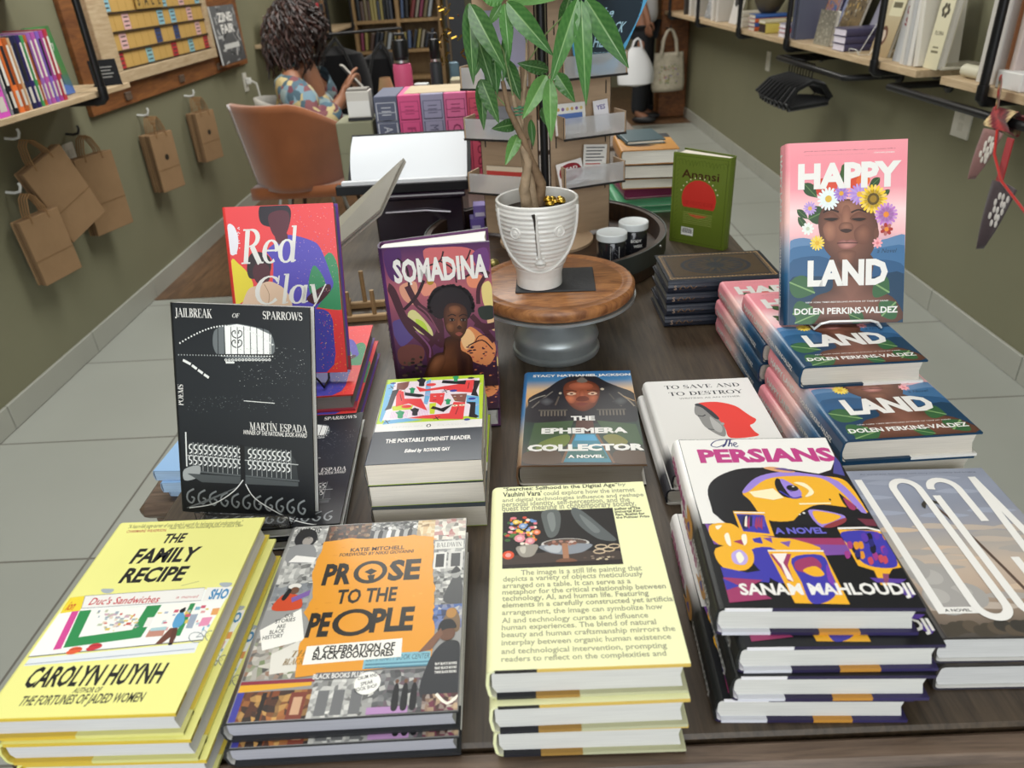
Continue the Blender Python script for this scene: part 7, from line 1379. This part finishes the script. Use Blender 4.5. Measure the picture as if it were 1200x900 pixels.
def skin_mesh(name, V, E, material, parent, sub=2, col=W1, root=0):
    me = bpy.data.meshes.new(name); me.from_pydata([v[0] for v in V], E, []); o = bpy.data.objects.new(name, me); COL.objects.link(o)
    md = o.modifiers.new('skin', 'SKIN'); md.use_smooth_shade = True; md.branch_smoothing = .6
    if not me.skin_vertices: me.skin_vertices.new()
    L = me.skin_vertices[0].data
    for i, v in enumerate(V): r = v[1] if isinstance(v[1], tuple) else (v[1], v[1]); L[i].radius = r; L[i].use_root = (i == root)
    s = o.modifiers.new('sub', 'SUBSURF'); s.levels = sub; s.render_levels = sub
    me.materials.append(material)
    if parent: o.parent = parent
    return o
def hand(V, E, wrist, d, up, side, curl=.5, sc=1.0):
    """five fingered hand: appended to a skin graph from vertex index wrist. d forward, up back of the hand, side towards the thumb"""
    w = Vector(V[wrist][0]); d, up, side = Vector(d).normalized(), Vector(up).normalized(), Vector(side).normalized()
    p = len(V); V.append((w + d*.045*sc, (.02*sc, .014*sc))); E.append((wrist, p))
    for k, ln in enumerate((.075, .085, .08, .062)):
        off = side * (.024 - .016*k) * sc; a = len(V); V.append((w + d*.085*sc + off, .0085*sc)); E.append((p, a))
        q = w + d*(.085 + ln*.5)*sc + off - up*ln*.25*curl*sc; V.append((q, .0078*sc)); E.append((a, a + 1)); V.append((q + (d*(1 - curl) - up*curl)*ln*.5*sc, .0065*sc)); E.append((a + 1, a + 2))
    a = len(V); V.append((w + d*.035*sc + side*.035*sc, .0105*sc)); E.append((p, a)); V.append((w + d*.075*sc + side*.045*sc - up*.015*sc, .0085*sc)); E.append((a, a + 1)); V.append((w + d*.1*sc + side*.034*sc - up*.03*sc, .007*sc)); E.append((a + 1, a + 2))
def solid_mat(name, col, rough=.6, **k): return mat(name, rough, base=C(col), **k)
SK1 = solid_mat('warm_brown_skin', '#8f6148', .5, noise=(25, .05)); SK2 = solid_mat('tan_skin', '#8a5f48', .5)
def print_fabric():
    m = bpy.data.materials.new('patterned_blouse'); m.use_nodes = True; N = m.node_tree.nodes; L = m.node_tree.links; b = N['Principled BSDF']
    tc = N.new('ShaderNodeTexCoord'); n = N.new('ShaderNodeTexNoise'); n.inputs['Scale'].default_value = 9; L.new(tc.outputs['Object'], n.inputs['Vector'])
    mx = N.new('ShaderNodeMix'); mx.data_type = 'RGBA'; mx.inputs[0].default_value = .12; L.new(tc.outputs['Object'], mx.inputs[6]); L.new(n.outputs['Color'], mx.inputs[7])
    v = N.new('ShaderNodeTexVoronoi'); v.inputs['Scale'].default_value = 30; L.new(mx.outputs[2], v.inputs['Vector']); s = N.new('ShaderNodeSeparateColor'); L.new(v.outputs['Color'], s.inputs[0])
    r = N.new('ShaderNodeValToRGB'); r.color_ramp.interpolation = 'CONSTANT'
    cs_ = ['#46606f', '#6f8996', '#7f9396', '#a9986a', '#4f6674', '#6a3a46', '#8a9998', '#b9a87a', '#3f5662', '#7a4a4e']
    for i, c in enumerate(cs_):
        e = r.color_ramp.elements[i] if i < 2 else r.color_ramp.elements.new(i / 10); e.position = i / 10; e.color = C(c)
    L.new(s.outputs[0], r.inputs[0]); L.new(r.outputs[0], b.inputs['Base Color']); b.inputs['Roughness'].default_value = .85; return m
t = thing('person', 'seated woman with curly dark hair in patterned top looking at a phone', 'person', (-1.0, 4.0, 0))
V = [((0, 0, .55), (.13, .15)), ((-.03, 0, .70), (.11, .135)), ((-.05, 0, .84), (.11, .15)), ((-.05, 0, .945), (.075, .11)), ((-.03, 0, 1.0), .048), ((-.015, 0, 1.05), .05), ((.01, 0, 1.1), (.082, .072)), ((0, 0, 1.17), (.09, .075)), ((-.012, 0, 1.225), (.06, .055)),
     ((-.06, -.15, .91), .052), ((.06, -.24, .7), .045), ((.07, -.235, .695), .043), ((.175, -.15, .805), .03), ((-.06, .15, .91), .052), ((.06, .22, .73), .045), ((.19, .1, .79), .03),
     ((.1, -.09, .53), .085), ((.43, -.1, .52), .062), ((.45, -.1, .48), .058), ((.47, -.1, .12), .04), ((.48, -.1, .05), .038), ((.58, -.1, .03), .03), ((.1, .09, .53), .085), ((.43, .1, .52), .062), ((.45, .1, .48), .058), ((.47, .1, .12), .04), ((.48, .1, .05), .038), ((.58, .1, .03), .03), ((.088, 0, 1.118), .016), ((.055, 0, 1.075), .03)]
E = [(0,1),(1,2),(2,3),(3,4),(4,5),(5,6),(6,7),(7,8),(3,9),(9,10),(10,11),(11,12),(3,13),(13,14),(14,15),(0,16),(16,17),(17,18),(18,19),(19,20),(20,21),(0,22),(22,23),(23,24),(24,25),(25,26),(26,27),(6,28),(5,29)]
hand(V, E, 12, (.35, .35, .85), (-.6, -.7, 0), (.3, -.2, .3), .6); hand(V, E, 15, (.3, -.5, .6), (.5, .5, 0), (.3, .2, .3), .6)
skin_mesh('body', V, E, SK1, t, 2)
PB = print_fabric()
skin_mesh('blouse', [((0, 0, .53), (.15, .17)), ((-.04, 0, .70), (.16, .18)), ((-.06, 0, .84), (.16, .185)), ((-.05, 0, .935), (.11, .15)), ((-.042, 0, .985), .058), ((-.065, -.16, .9), .095), ((-.01, -.21, .8), .112), ((.05, -.245, .7), .105), ((.1, -.22, .72), .09), ((.16, -.165, .785), .052), ((-.065, .16, .905), .078), ((.05, .22, .74), .08)], [(0,1),(1,2),(2,3),(3,4),(3,5),(5,6),(6,7),(7,8),(8,9),(3,10),(10,11)], PB, t, 2)
GP = solid_mat('grey_patterned_trousers', '#8a8c88', .9, noise=(30, .25))
skin_mesh('trousers', [((0, 0, .52), (.16, .17)), ((.1, -.1, .53), .105), ((.44, -.1, .52), .082), ((.46, -.1, .47), .078), ((.47, -.1, .1), .062), ((.1, .1, .53), .105), ((.44, .1, .52), .082), ((.46, .1, .47), .078), ((.47, .1, .1), .062)], [(0,1),(1,2),(2,3),(3,4),(0,5),(5,6),(6,7),(7,8)], GP, t, 2)
for s in (-1, 1): b = MB(); b.ball((0, 0, 0), .05, C('#2a2a2c'), 12, (2.2, .85, .75)); o = b.build('shoe', PAINT, t, smooth=True); o.location = (.53, s*.1, .038)
b = MB(); b.ball((0, 0, 0), 1, C('#6f4636'), 10); 
f = MB(); f.ball((.082, -.032, 1.145), .011, C('#e6e0d8'), 8); f.ball((.082, .032, 1.145), .011, C('#e6e0d8'), 8); f.ball((.091, -.033, 1.145), .005, C('#1d1210'), 6); f.ball((.091, .033, 1.145), .005, C('#1d1210'), 6); f.tube([(.086, -.05, 1.163), (.093, -.03, 1.168), (.09, -.014, 1.163)], .0035, C('#241714'), 5); f.tube([(.086, .05, 1.163), (.093, .03, 1.168), (.09, .014, 1.163)], .0035, C('#241714'), 5); f.tube([(.08, -.022, 1.082), (.09, 0, 1.085), (.08, .022, 1.082)], .007, C('#8a4a44'), 6); f.build('face_features', PAINT, t, smooth=True)
b = MB(); rh_ = random.Random(40)
b.ball((-.03, 0, 1.165), .1, C('#251713'), 14, (1, .98, .95))
for i in range(420):
    th = rh_.uniform(0, 2*pi); ph = rh_.uniform(-.2, 1.3); rr = .1
    p = Vector((-.025 + rr*cos(th)*cos(ph), rr*sin(th)*cos(ph)*.95, 1.16 + rr*sin(ph)))
    if p.x > .055 and abs(p.y) < .05 and p.z < 1.19: continue
    out = Vector((cos(th), sin(th), 0)); ln = rh_.uniform(.14, .25); pts = []; ck = rh_.uniform(0, 6)
    if p.x > .04: ln *= .55
    for k in range(9):
        u = k / 8; q = p + out * (.05 * sin(u * 2.2) + .012) + Vector((-.015*u, 0, -ln * u + .012 * sin(pi*u)))
        q += Vector((cos(ck + u*14), sin(ck + u*14), 0)) * .011; pts.append(q)
    b.tube(pts, [.006, .0068, .0065, .006, .0058, .0055, .005, .0045, .003], mixc(C('#1c110e'), C('#432720'), rh_.random() ** 2), 5)
b.build('curly_hair', HAIR, t, smooth=True)
t = thing('mobile_phone', 'pale mobile phone held up by the seated woman', 'phone', (-.77, 3.915, .9), (0, R(-38), R(24)))
MB().box(-.005, .004, -.036, .036, -.072, .072, C('#cfcac2'), bev=.002).build('phone_case', PAINT, t); MB().box(-.0062, -.0052, -.033, .033, -.068, .068, C('#2a2d33')).build('screen', PRINT, t)
# standing visitor, mostly hidden by the card spinner
t = thing('person', 'standing visitor in black trousers and white shirt carrying a white bag', 'person', (1.24, 7.4, 0), (0, 0, R(70)))
V = [((0, 0, .95), (.13, .12)), ((0, 0, 1.12), (.12, .1)), ((0, 0, 1.3), (.15, .11)), ((0, 0, 1.43), (.1, .08)), ((0, 0, 1.5), .05), ((0, -.01, 1.55), .052), ((0, -.01, 1.61), (.075, .085)), ((0, -.005, 1.69), (.075, .088)), ((0, 0, 1.75), (.055, .06)),
     ((-.19, 0, 1.4), .05), ((-.24, .02, 1.14), .043), ((-.26, -.08, .9), .03), ((.19, 0, 1.4), .05), ((.24, .02, 1.14), .043), ((.25, -.03, .9), .03), ((-.09, 0, .88), .085), ((-.1, -.01, .48), .058), ((-.11, .02, .09), .042), ((-.11, -.1, .035), .032), ((.09, 0, .88), .085), ((.1, -.01, .48), .058), ((.11, .02, .09), .042), ((.11, -.1, .035), .032), ((0, -.098, 1.62), .015)]
E = [(0,1),(1,2),(2,3),(3,4),(4,5),(5,6),(6,7),(7,8),(3,9),(9,10),(10,11),(3,12),(12,13),(13,14),(0,15),(15,16),(16,17),(17,18),(0,19),(19,20),(20,21),(21,22),(6,23)]
hand(V, E, 11, (0, -.1, -1), (-1, 0, 0), (0, -1, 0), .5); hand(V, E, 14, (0, 0, -1), (1, 0, 0), (0, -1, 0), .3)
skin_mesh('body', V, E, SK2, t, 2)
skin_mesh('shirt', [((0, 0, .82), (.155, .14)), ((0, 0, 1.12), (.14, .12)), ((0, 0, 1.3), (.168, .125)), ((0, 0, 1.42), (.11, .09)), ((-.19, 0, 1.4), .066), ((-.235, .015, 1.2), .062), ((.19, 0, 1.4), .066), ((.235, .015, 1.2), .062)], [(0,1),(1,2),(2,3),(3,4),(4,5),(3,6),(6,7)], solid_mat('white_shirt', '#c6c5c8', .85), t, 2)
skin_mesh('trousers', [((0, 0, .9), (.13, .125)), ((-.07, 0, .8), .1), ((-.08, -.01, .48), .082), ((-.09, .02, .06), .07), ((.07, 0, .8), .1), ((.08, -.01, .48), .082), ((.09, .02, .06), .07)], [(0,1),(1,2),(2,3),(0,4),(4,5),(5,6)], solid_mat('black_trousers', '#17191e', .9), t, 2)
for s in (-1, 1): b = MB(); b.ball((0, 0, 0), .05, C('#1a1a1c'), 12, (.95, 2.3, .75)); o = b.build('shoe', PAINT, t, smooth=True); o.location = (s*.11, -.05, .038)
b = MB(); b.ball((0, .012, 1.69), .096, C('#1d1614'), 14, (.95, 1.05, .95)); b.build('short_hair', HAIR, t, smooth=True)
f = MB()
for s in (-1, 1): f.ball((s*.032, -.086, 1.665), .01, C('#e6e0d8'), 8); f.ball((s*.032, -.094, 1.665), .005, C('#1d1210'), 6); f.tube([(s*.05, -.085, 1.682), (s*.03, -.094, 1.686), (s*.014, -.092, 1.682)], .0035, C('#1d1412'), 5)
f.tube([(-.024, -.085, 1.585), (0, -.094, 1.583), (.024, -.085, 1.585)], .007, C('#8a4a44'), 6); f.build('face_features', PAINT, t, smooth=True)
t = thing('carrier_bag', 'white plastic carrier bag held by the standing visitor', 'bag', (1.115, 7.0, .74))
b = MB(); b.grid(lambda u, v: ((.05 + .11*sin(pi*min(u*1.1, 1)*.6)) * cos(2*pi*v) * (1 + .06*sin(8*pi*v)) * (1 if u < 1 else .1), (.03 + .07*u) * sin(2*pi*v) * (1 if u < 1 else .1), -.05 - .32*u), 12, 28, C('#d9dadc')); b.build('bag_body', PAINT, t, smooth=True)
for s in (-1, 1): MB().tube([(-.04, s*.02, -.06), (-.02, s*.015, .0), (.01, 0, .02), (.03, s*.015, 0), (.045, s*.02, -.06)], .007, C('#d9dadc'), 6).build('handle', PAINT, t, smooth=True)
# ---------------- right wall ----------------
def lerp_tab(tab, p):
    for (a, ya), (b, yb) in zip(tab, tab[1:]):
        if p <= b: return ya + (yb - ya) * (p - a) / (b - a)
    return tab[-1][1]
SYT = [(770, 8.0), (780, 7.5), (868, 5.05), (925, 4.16), (1030, 3.13), (1085, 2.8), (1108, 2.64), (1160, 2.377), (1200, 2.21), (1260, 1.9)]
def sy(p): return lerp_tab(SYT, p)
SX, SZ = 1.45, .93
shelf('long pale wooden shelf along the right wall', SX, XR - .001, 2.83, 7.9, SZ - .026, SZ)
shelf('nearer pale wooden shelf on the right wall beside the fabric bunting', SX, XR - .001, 1.6, 2.66, SZ - .026, SZ)
for i, (p, nm) in enumerate(((790, 'farthest'), (828, 'second farthest'), (868, 'third farthest'), (925, 'middle'), (1030, 'second nearest'), (1160, 'nearest'))):
    pipe_bracket(XR, SX - .018, sy(p), SZ - .043, 1.8, '%s black pipe bracket of the right wall shelves' % nm, -1)
def rail(y0, y1, z, label):
    o = thing('pipe_rail', label, 'clothes rail', (XR, y0, z)); b = MB(); d = .24
    pipe(b, [(-.0005, 0, .0), (-d + .02, 0, 0), (-d, .012, 0), (-d, y1 - y0 - .012, 0), (-d + .02, y1 - y0, 0), (-.0005, y1 - y0, 0)], .0135); b.build('pipe', BLACKM, o, smooth=True)
    for y in (0, y1 - y0): b = MB(); flange(b, (-.0005, y, 0), (-1, 0, 0)); b.build('flange', BLACKM, o, smooth=True)
rail(3.42, 4.32, .835, 'U-shaped black pipe rail with hangers under the right shelf'); rail(1.75, 3.02, .852, 'nearer U-shaped black pipe rail carrying the bunting')
for i in range(9):
    y = 4.12 - .04*i; o = thing('clothes_hanger', 'black velvet clothes hanger, %s from the far end of the rail' % ORD[i], 'hanger', (1.45, y, .835), (0, 0, R(-28 + 7*i)), 'black clothes hangers'); BKc = C('#0f0f11')
    b = MB(); b.tube([(0, 0, -.06), (0, 0, -.02), (.017, 0, .002), (.008, 0, .019), (-.01, 0, .0175)], .003, BKc, 6); b.build('hook', BLACKM, o, smooth=True)
    b = MB(); b.tube([(-.13, 0, -.17), (-.15, 0, -.145), (-.09, 0, -.085), (0, 0, -.06), (.09, 0, -.085), (.15, 0, -.145), (.13, 0, -.17)], .014, BKc, 6, closed=True); b.build('frame', FABRIC, o, smooth=True)
t = thing('wire_rack', 'small black wire rack on the rail under the right shelf', 'rack', (1.56, 4.1, .853)); b = MB()
for i in range(12): b.tube([(-.1, -.14 + .025*i, 0), (.1, -.14 + .025*i, 0)], .0022, C('#141416'), 5)
for x in (-.1, 0, .1): b.tube([(x, -.15, 0), (x, .15, 0)], .003, C('#141416'), 5)
b.build('wire_grid', BLACKM, t); MB().tube([(.0, -.14, 0), (.11, -.14, .01), (.128, -.14, .0)], .004, C('#141416'), 6).build('wall_arm', BLACKM, t)
# bunting tied on the near rail
t = thing('fabric_bunting', 'red patterned fabric bunting knotted on the near right rail', 'bunting', (1.45, 2.25, .852)); RDm = mat('patterned_red_cloth', .9, noise=(45, .5), sheen=.2)
b = MB(); b.grid(lambda u, v: ((.028 + .008*sin(6*pi*v + 3*u)) * cos(2*pi*v), -.05 + .11*u, (.03 + .008*sin(8*pi*v)) * sin(2*pi*v)), 12, 24, lambda u, v: C(['#8a2028', '#a83030', '#7a1c28', '#c8b080', '#5a2a2c'][int(v*9 + u*4) % 5])); b.build('knot', RDm, t, smooth=True)
b = MB(); b.grid(lambda u, v: (-.02 + .03*(v - .5) - .012*u, .03 + .035*(v - .5), .03 + .09*u + .008*sin(5*v)), 8, 6, lambda u, v: C(['#b83a2c', '#c8a878', '#3a4a3c', '#b83a2c'][int(u*7 + v*3) % 4])); b.build('tied_end', RDm, t, smooth=True, solid=.003)
def pennant(name, y, z0, w, h, c1, c2, sk, par, xo=-.03):
    b = MB(); A3 = Art(1.0, clip=False); b.grid(lambda u, v: (xo + .012*sin(3*v + 2*u), y + w*(v - .5)*(1 - u) + sk*u, z0 - h*u), 10, 8, C(c1))
    o = b.build(name, FABRIC, par, smooth=True, solid=.0025)
    b = MB()
    for k in range(14):
        u = .18 + .5*((k % 5) / 5); v = .2 + .6*((k // 5) / 3) + .06*(k % 2); 
        b.ball((xo - .0035 + .012*sin(3*v + 2*u), y + w*(v - .5)*(1 - u) + sk*u, z0 - h*u), .0085, C(c2), 7, (.25, .8, 1.25))
    b.build('printed_leaves', FABRIC, o); return o
pennant('pennant', .0, -.025, .1, .15, '#8f6a66', '#d9d2c8', .045, t, -.035)
b = MB(); b.tube([(-.03, -.01, -.02), (-.045, -.05, -.08), (-.05, -.12, -.14), (-.04, -.25, -.2), (-.02, -.45, -.23)], .004, C('#b8322c'), 6); b.build('red_cord', FABRIC, t, smooth=True)
pennant('pennant', -.13, -.15, .12, .2, '#4a3f42', '#cfc9c4', .03, t, -.045)
b = MB(); b.box(-.03, -.027, -.095, -.065, -.17, -.03, C('#a82428')); b.build('red_ribbon', FABRIC, t)

# things on the right shelves
GR_ = 'books on the right wall shelves'
def face(p, w, h, th, lean, col, label, art=None, z=0, dx=.0, pagec='#dcd8ce', yaw=0):
    o = book('display_book', 'book', label, w, h, th, art, None, [col], back=col, inner='#d9d4ca', page=pagec, group=GR_)
    Mq = Matrix.Rotation(R(yaw), 3, 'Z') @ Matrix.Rotation(R(lean), 3, 'Y') @ MF_; o.rotation_euler = Mq.to_euler(); o.location = Vector((SX + .07 + dx + .0, sy(p), SZ + .0008 + z)) - Mq @ Vector((0, -h/2, th if lean > 0 else 0)); return o
def spn(p, col, h, th, label, w=.15, lean=0, dx=0, sp=None):
    return sbook(label, w, h, th, col, (SX + .03 + w/2 + dx, sy(p), SZ + .0008 + abs(sin(R(lean))) * th * .55), MR_, lean=lean, laxis='X', group=GR_, spine=sp)
def flat(p, w, l, th, col, page, label, z, dx=0, rz=90): return flatbook(w, l, th, col, page, label, (SX + .03 + w*.6 + dx, sy(p), SZ + .0006 + z), rz, name='shelf_book', group=GR_)
def noisy(cols, n=60, seed=1, s=(.02, .08)):
    def f(a):
        rg = random.Random(seed); a.bg([C(cols[0]), C(cols[1])])
        for i in range(n): a.ell((rg.random(), rg.random()), rg.uniform(*s), rg.uniform(*s), C(rg.choice(cols)))
    return f
spn(803, '#3a3634', .24, .05, 'dark book at the far end of the right shelf'); spn(810, '#c9c6c0', .26, .06, 'pale tall book near the far end of the right shelf', lean=0); spn(817, '#b8b5b0', .26, .06, 'light grey tall book near the far end of the right shelf')
face(826, .22, .28, .02, 14, '#8a8f94', 'grey and white picture book facing out at the far right', flatart(1.3, noisy(['#8a8f94', '#c9c9c8', '#4a4c50'], 50, 3)))
spn(836, '#d6d2cc', .26, .05, 'white tall book between far brackets on the right shelf'); spn(841, '#cfcac4', .27, .05, 'second white tall book between far brackets on the right shelf')
face(851, .2, .27, .02, 12, '#26272b', 'black, white and red picture book facing out on the right shelf', flatart(1.35, lambda a: (a.bg([C('#d9d6d2'), C('#cfccc8')]), a.ell((.4, .6), .3, .3, C('#2a2b2f')), a.rect(.65, .5, 1, .95, C('#a82c34')))))
zz = 0
for i, c in enumerate(('#d9d2c4', '#e0d9cc', '#d6cfc0')): flat(863, .12, .16, .03, c, '#e6e2d8', 'cream book %s from the bottom of the small pile on the right shelf' % ORD[i], zz); zz += .0303
zz = 0
for i, (c, nm) in enumerate((('#b8562e', 'orange'), ('#3a5a9c', 'blue'), ('#c9603a', 'rust'), ('#3f64a8', 'bright blue'))): flat(878, .13, .19, .022, c, '#c9c2b4', '%s book in the flat pile under the gold bowl' % nm, zz); zz += .0223
t = thing('gold_bowl', 'gold rimmed dark bowl standing on the pile on the right shelf', 'bowl', (SX + .108, sy(878), SZ + .0012 + zz)); b = MB(); b.lathe([(.001, 0), (.04, 0), (.06, .015), (.085, .06), (.09, .085), (.087, .085), (.08, .06), (.05, .012), (.001, .008)], C('#4a4234'), n=28, cap=False); b.build('bowl_body', PAINT, t, smooth=True); MB().lathe([(.0872, .083), (.0915, .083), (.0915, .089), (.0872, .089), (.0872, .083)], C('#b89a4a'), n=28, cap=False).build('gold_rim', GOLD, t, smooth=True)
flat(891, .14, .2, .05, '#c9b85c', '#3a2c26', 'thick yellow book lying at the middle of the right shelf', 0); flat(890.5, .13, .19, .018, '#c9c0a0', '#d9d2c0', 'cream book lying on the thick yellow one', .0504)
face(898, .16, .22, .012, 20, '#8a8a8c', 'grey picture card facing out behind the yellow book', None, dx=.1)
zz = 0
for i in range(3): flat(912, .13, .17, .022, ['#b8b4c8', '#c85a5a', '#a8a4bc'][i], '#d9d4dc', '%s book from the bottom of the lilac and red pile' % ORD[i], zz); zz += .0223
face(905, .17, .26, .02, 16, '#7a5a44', 'brown framed picture leaning on the right shelf', flatart(1.5, noisy(['#6a4e3c', '#a87c4c', '#3a2e28'], 40, 9)), dx=.09)
spn(920, '#4a4e60', .25, .03, 'slate blue book left of the middle bracket'); spn(923.5, '#5a5e70', .25, .03, 'second slate blue book left of the middle bracket')
face(931, .17, .26, .012, 14, '#7a5a9a', 'purple and gold patterned book facing out beside the middle bracket', flatart(1.5, noisy(['#6a5a9a', '#b8863c', '#8a4a4a', '#4a6a9a'], 60, 4)), dx=.06)
face(941, .19, .27, .012, 16, '#8a90b0', 'pale blue grey book facing out right of the middle bracket', flatart(1.4, noisy(['#8a90b0', '#9aa0bc'], 10, 5)), dx=.08)
face(956, .2, .15, .02, 8, '#8f8a7c', 'grey patterned small book facing out on the right shelf', flatart(.75, noisy(['#8f8a7c', '#6a665c', '#b0aa9a'], 120, 6, (.01, .04))), dx=-.03)
face(960, .22, .28, .014, 16, '#7a6a50', 'brown and gold patterned tall book leaning behind the grey one', flatart(1.3, noisy(['#8a7450', '#3a342c', '#b89a5c', '#a8a090'], 110, 7, (.01, .05))), dx=.05)
face(979, .18, .29, .012, 18, '#9a98a8', 'lavender grey tall book leaning on the right shelf', None, dx=.1)
zz = 0
for i in range(3): flat(984, .14, .2, .03, '#4a4664', '#cfc8d4', 'lilac paged book %s from the bottom beside the white wire easel' % ORD[i], zz); zz += .0303
wire_easel(SX + .055, sy(1003), SZ + .0005, R(-90), R(66), .1, .15, '#e3e3e0', 'empty white wire easel on the right wall shelf', lip=.05)
face(1012, .17, .25, .014, 12, '#b0a080', 'tan patterned book facing out near the white wire easel', flatart(1.45, lambda a: (a.bg([C('#a08a68'), C('#b8a888'), C('#c9c0a4')]), a.ell((.4, .3), .22, .22, C('#6a4a3c')), a.ell((.4, .3), .13, .13, C('#c9b8a8')), a.rect(.3, .6, .95, .95, C('#d6cfb0')), a.rect(.4, .72, .85, .8, C('#6a6450')))), dx=.0)
face(1040, .13, .25, .02, 6, '#c9c6c0', 'white book with dark red letters facing out on the right shelf', flatart(1.8, lambda a: (a.bg([C('#b9bcc0'), C('#d6d4d0')]), a.text('GOOD', (.1, .66), (.9, .78), C('#8a2430'), .04), a.text('SET', (.15, .5), (.85, .62), C('#8a2430'), .04))), dx=-.02)
for i, p in enumerate((1049, 1054, 1059)): spn(p, ['#cfccc6', '#b8b8b8', '#d9d6d0'][i], .26 + .01*i, .028, '%s white book in the upright group left of the cream one' % ORD[i], lean=0)
spn(1067, '#d4cfc4', .28, .03, 'leaning off-white book left of the cream emblem book', lean=-8)
face(1078, .1, .26, .03, 5, '#d6cfb4', 'cream book with dark flower emblem at the near end of the long shelf', flatart(2.6, lambda a: (a.bg([C('#d6cfb0'), C('#dcd6ba')]), [a.ell((.5 + .2*cos(q), .72 + .06*sin(q)), .09, .09, C('#4a4438')) for q in range(7)], a.rect(.25, .2, .75, .23, C('#7a745c')), a.rect(.3, .26, .7, .28, C('#7a745c')), a.text('FLORA', (.2, .42), (.8, .47), C('#4a4438'), .02))), dx=-.02)
flat(1075, .16, .24, .01, '#d9d2c0', '#e6e0d0', 'cream sheet book lying under the emblem book', 0, dx=.06)
# nearer shelf
t = thing('paper_roll', 'small pale paper roll lying at the end of the nearer right shelf', 'paper roll', (SX + .05, sy(1122), SZ + .0215)); b = MB(); b.tube([(.0, .04, 0), (.0, -.06, 0)], .02, C('#c9c4ae'), 14); b.build('roll', PRINTM, t, smooth=True); MB().tube([(0, .0405, 0), (0, .043, 0)], .011, C('#7a8a50'), 12).build('core', PRINTM, t)
for i, (p, c, h, nm) in enumerate(((1136, '#cfcbc4', .25, 'white'), (1140, '#b8b4b0', .24, 'light grey'), (1145, '#d6c8c4', .25, 'blush'), (1150, '#cfcac4', .25, 'off-white'), (1163, '#8a5a3c', .26, 'rust striped'), (1168, '#c9b8b0', .25, 'pink beige'))): spn(p, c, h, .024, '%s spined book on the nearer right shelf' % nm)
o = MB().box(-.07, .07, -.06, .06, 0, .05, C('#dcdad6'), bev=.003).build('white_box', PRINTM); o.location = (SX + .08, sy(1176), SZ + .0005); tag(o, 'plain white box lying on the nearer right shelf', 'box')
face(1183, .12, .24, .02, 8, '#3a6a78', 'teal and orange patterned book facing out on the nearer right shelf', flatart(2, noisy(['#3a6a78', '#c8643c', '#2a4a58', '#b8a06a'], 60, 8)), dx=.1)
face(1194, .1, .13, .03, 4, '#2a5aa8', 'blue, yellow and red box-like book at the near right edge', flatart(1.3, lambda a: (a.bg([C('#2a5aa8'), C('#3a6ab8')]), a.rect(.1, .5, .9, .7, C('#d9b83c')), a.rect(.1, .1, .9, .3, C('#c83a3a')))), dx=-.02)
# tote, stand at the far right
t = thing('tote_bag', 'cream embroidered tote bag hanging from the wooden trim on the right', 'tote bag', (1.47, 7.35, .8), (0, 0, R(8)))
TC_ = C('#b9b09c'); tm = mat('tote_canvas', .95, noise=(28, .18), bump=(200, .3))
b = MB(); b.grid(lambda u, v: ((.135 + .03*u - .02*max(0, u - .85)/.15) * (2*v - 1), -.035 * sin(pi*v) * (.3 + u), -.2 - .33*u), 10, 14, TC_); b.build('front_panel', tm, t, smooth=True, solid=.006)
b = MB(); b.grid(lambda u, v: ((.135 + .03*u - .02*max(0, u - .85)/.15) * (2*v - 1), .035 * sin(pi*v) * (.3 + u), -.2 - .33*u), 10, 14, TC_); b.build('back_panel', tm, t, smooth=True, solid=.006)
for s in (-1, 1): MB().tube([(-.075, s*.012, -.23), (-.06, s*.012, -.1), (-.03, s*.006, -.03), (0, 0, -.006), (.03, s*.006, -.03), (.06, s*.012, -.1), (.075, s*.012, -.23)], .013, TC_, 8).build('handle', tm, t, smooth=True)
b = MB(); rg = random.Random(3)
for i in range(60): v = rg.uniform(.2, .8); u = rg.uniform(.3, .8); b.ball(((.15) * (2*v - 1), -.035*sin(pi*v)*(.3 + u) - .0035, -.2 - .33*u), rg.uniform(.005, .011), C(rg.choice(['#8a7a9a', '#7a8a60', '#a87a6a', '#8a8478', '#9a9a6a'])), 6, (1, .25, .8))
b.build('embroidery', tm, t)['kind'] = 'stuff'
o = MB().tube([(0, .06, 0), (0, -.13, .0), (0, -.17, .012), (0, -.175, .03)], .007, C('#2a2a2c'), 8).build('wall_hook', BLACKM, None, smooth=True); o.location = (1.47, 7.5, .793); tag(o, 'dark hook on the wooden trim holding the tote bag', 'hook')
t = thing('pedestal_stand', 'black round-based pedestal with small items behind the tote bag', 'stand', (1.42, 8.1, .0041))
MB().lathe([(.001, 0), (.16, 0), (.165, .012), (.15, .03), (.06, .045), (.05, .3), (.1, .32), (.001, .32)], C('#151518'), n=30, cap=False).build('base', BLACKM, t, smooth=True); MB().box(-.2, .2, -.16, .16, .3202, .34, C('#1b1b1e'), bev=.004).build('top_plate', BLACKM, t)
for i, (x, c, h) in enumerate(((-.1, '#8a6a4c', .12), (.02, '#3a3a3e', .15), (.12, '#b9b4aa', .16))):
    o = MB().box(-.045, .045, -.05, .05, 0, h, C(c), bev=.003).build('small_goods_box', PRINTM); o.location = (1.42 + x, 8.05, .3446); tag(o, '%s small box on the black pedestal behind the tote bag' % ['tan', 'black', 'pale'][i], 'box', 'boxes on the black pedestal')
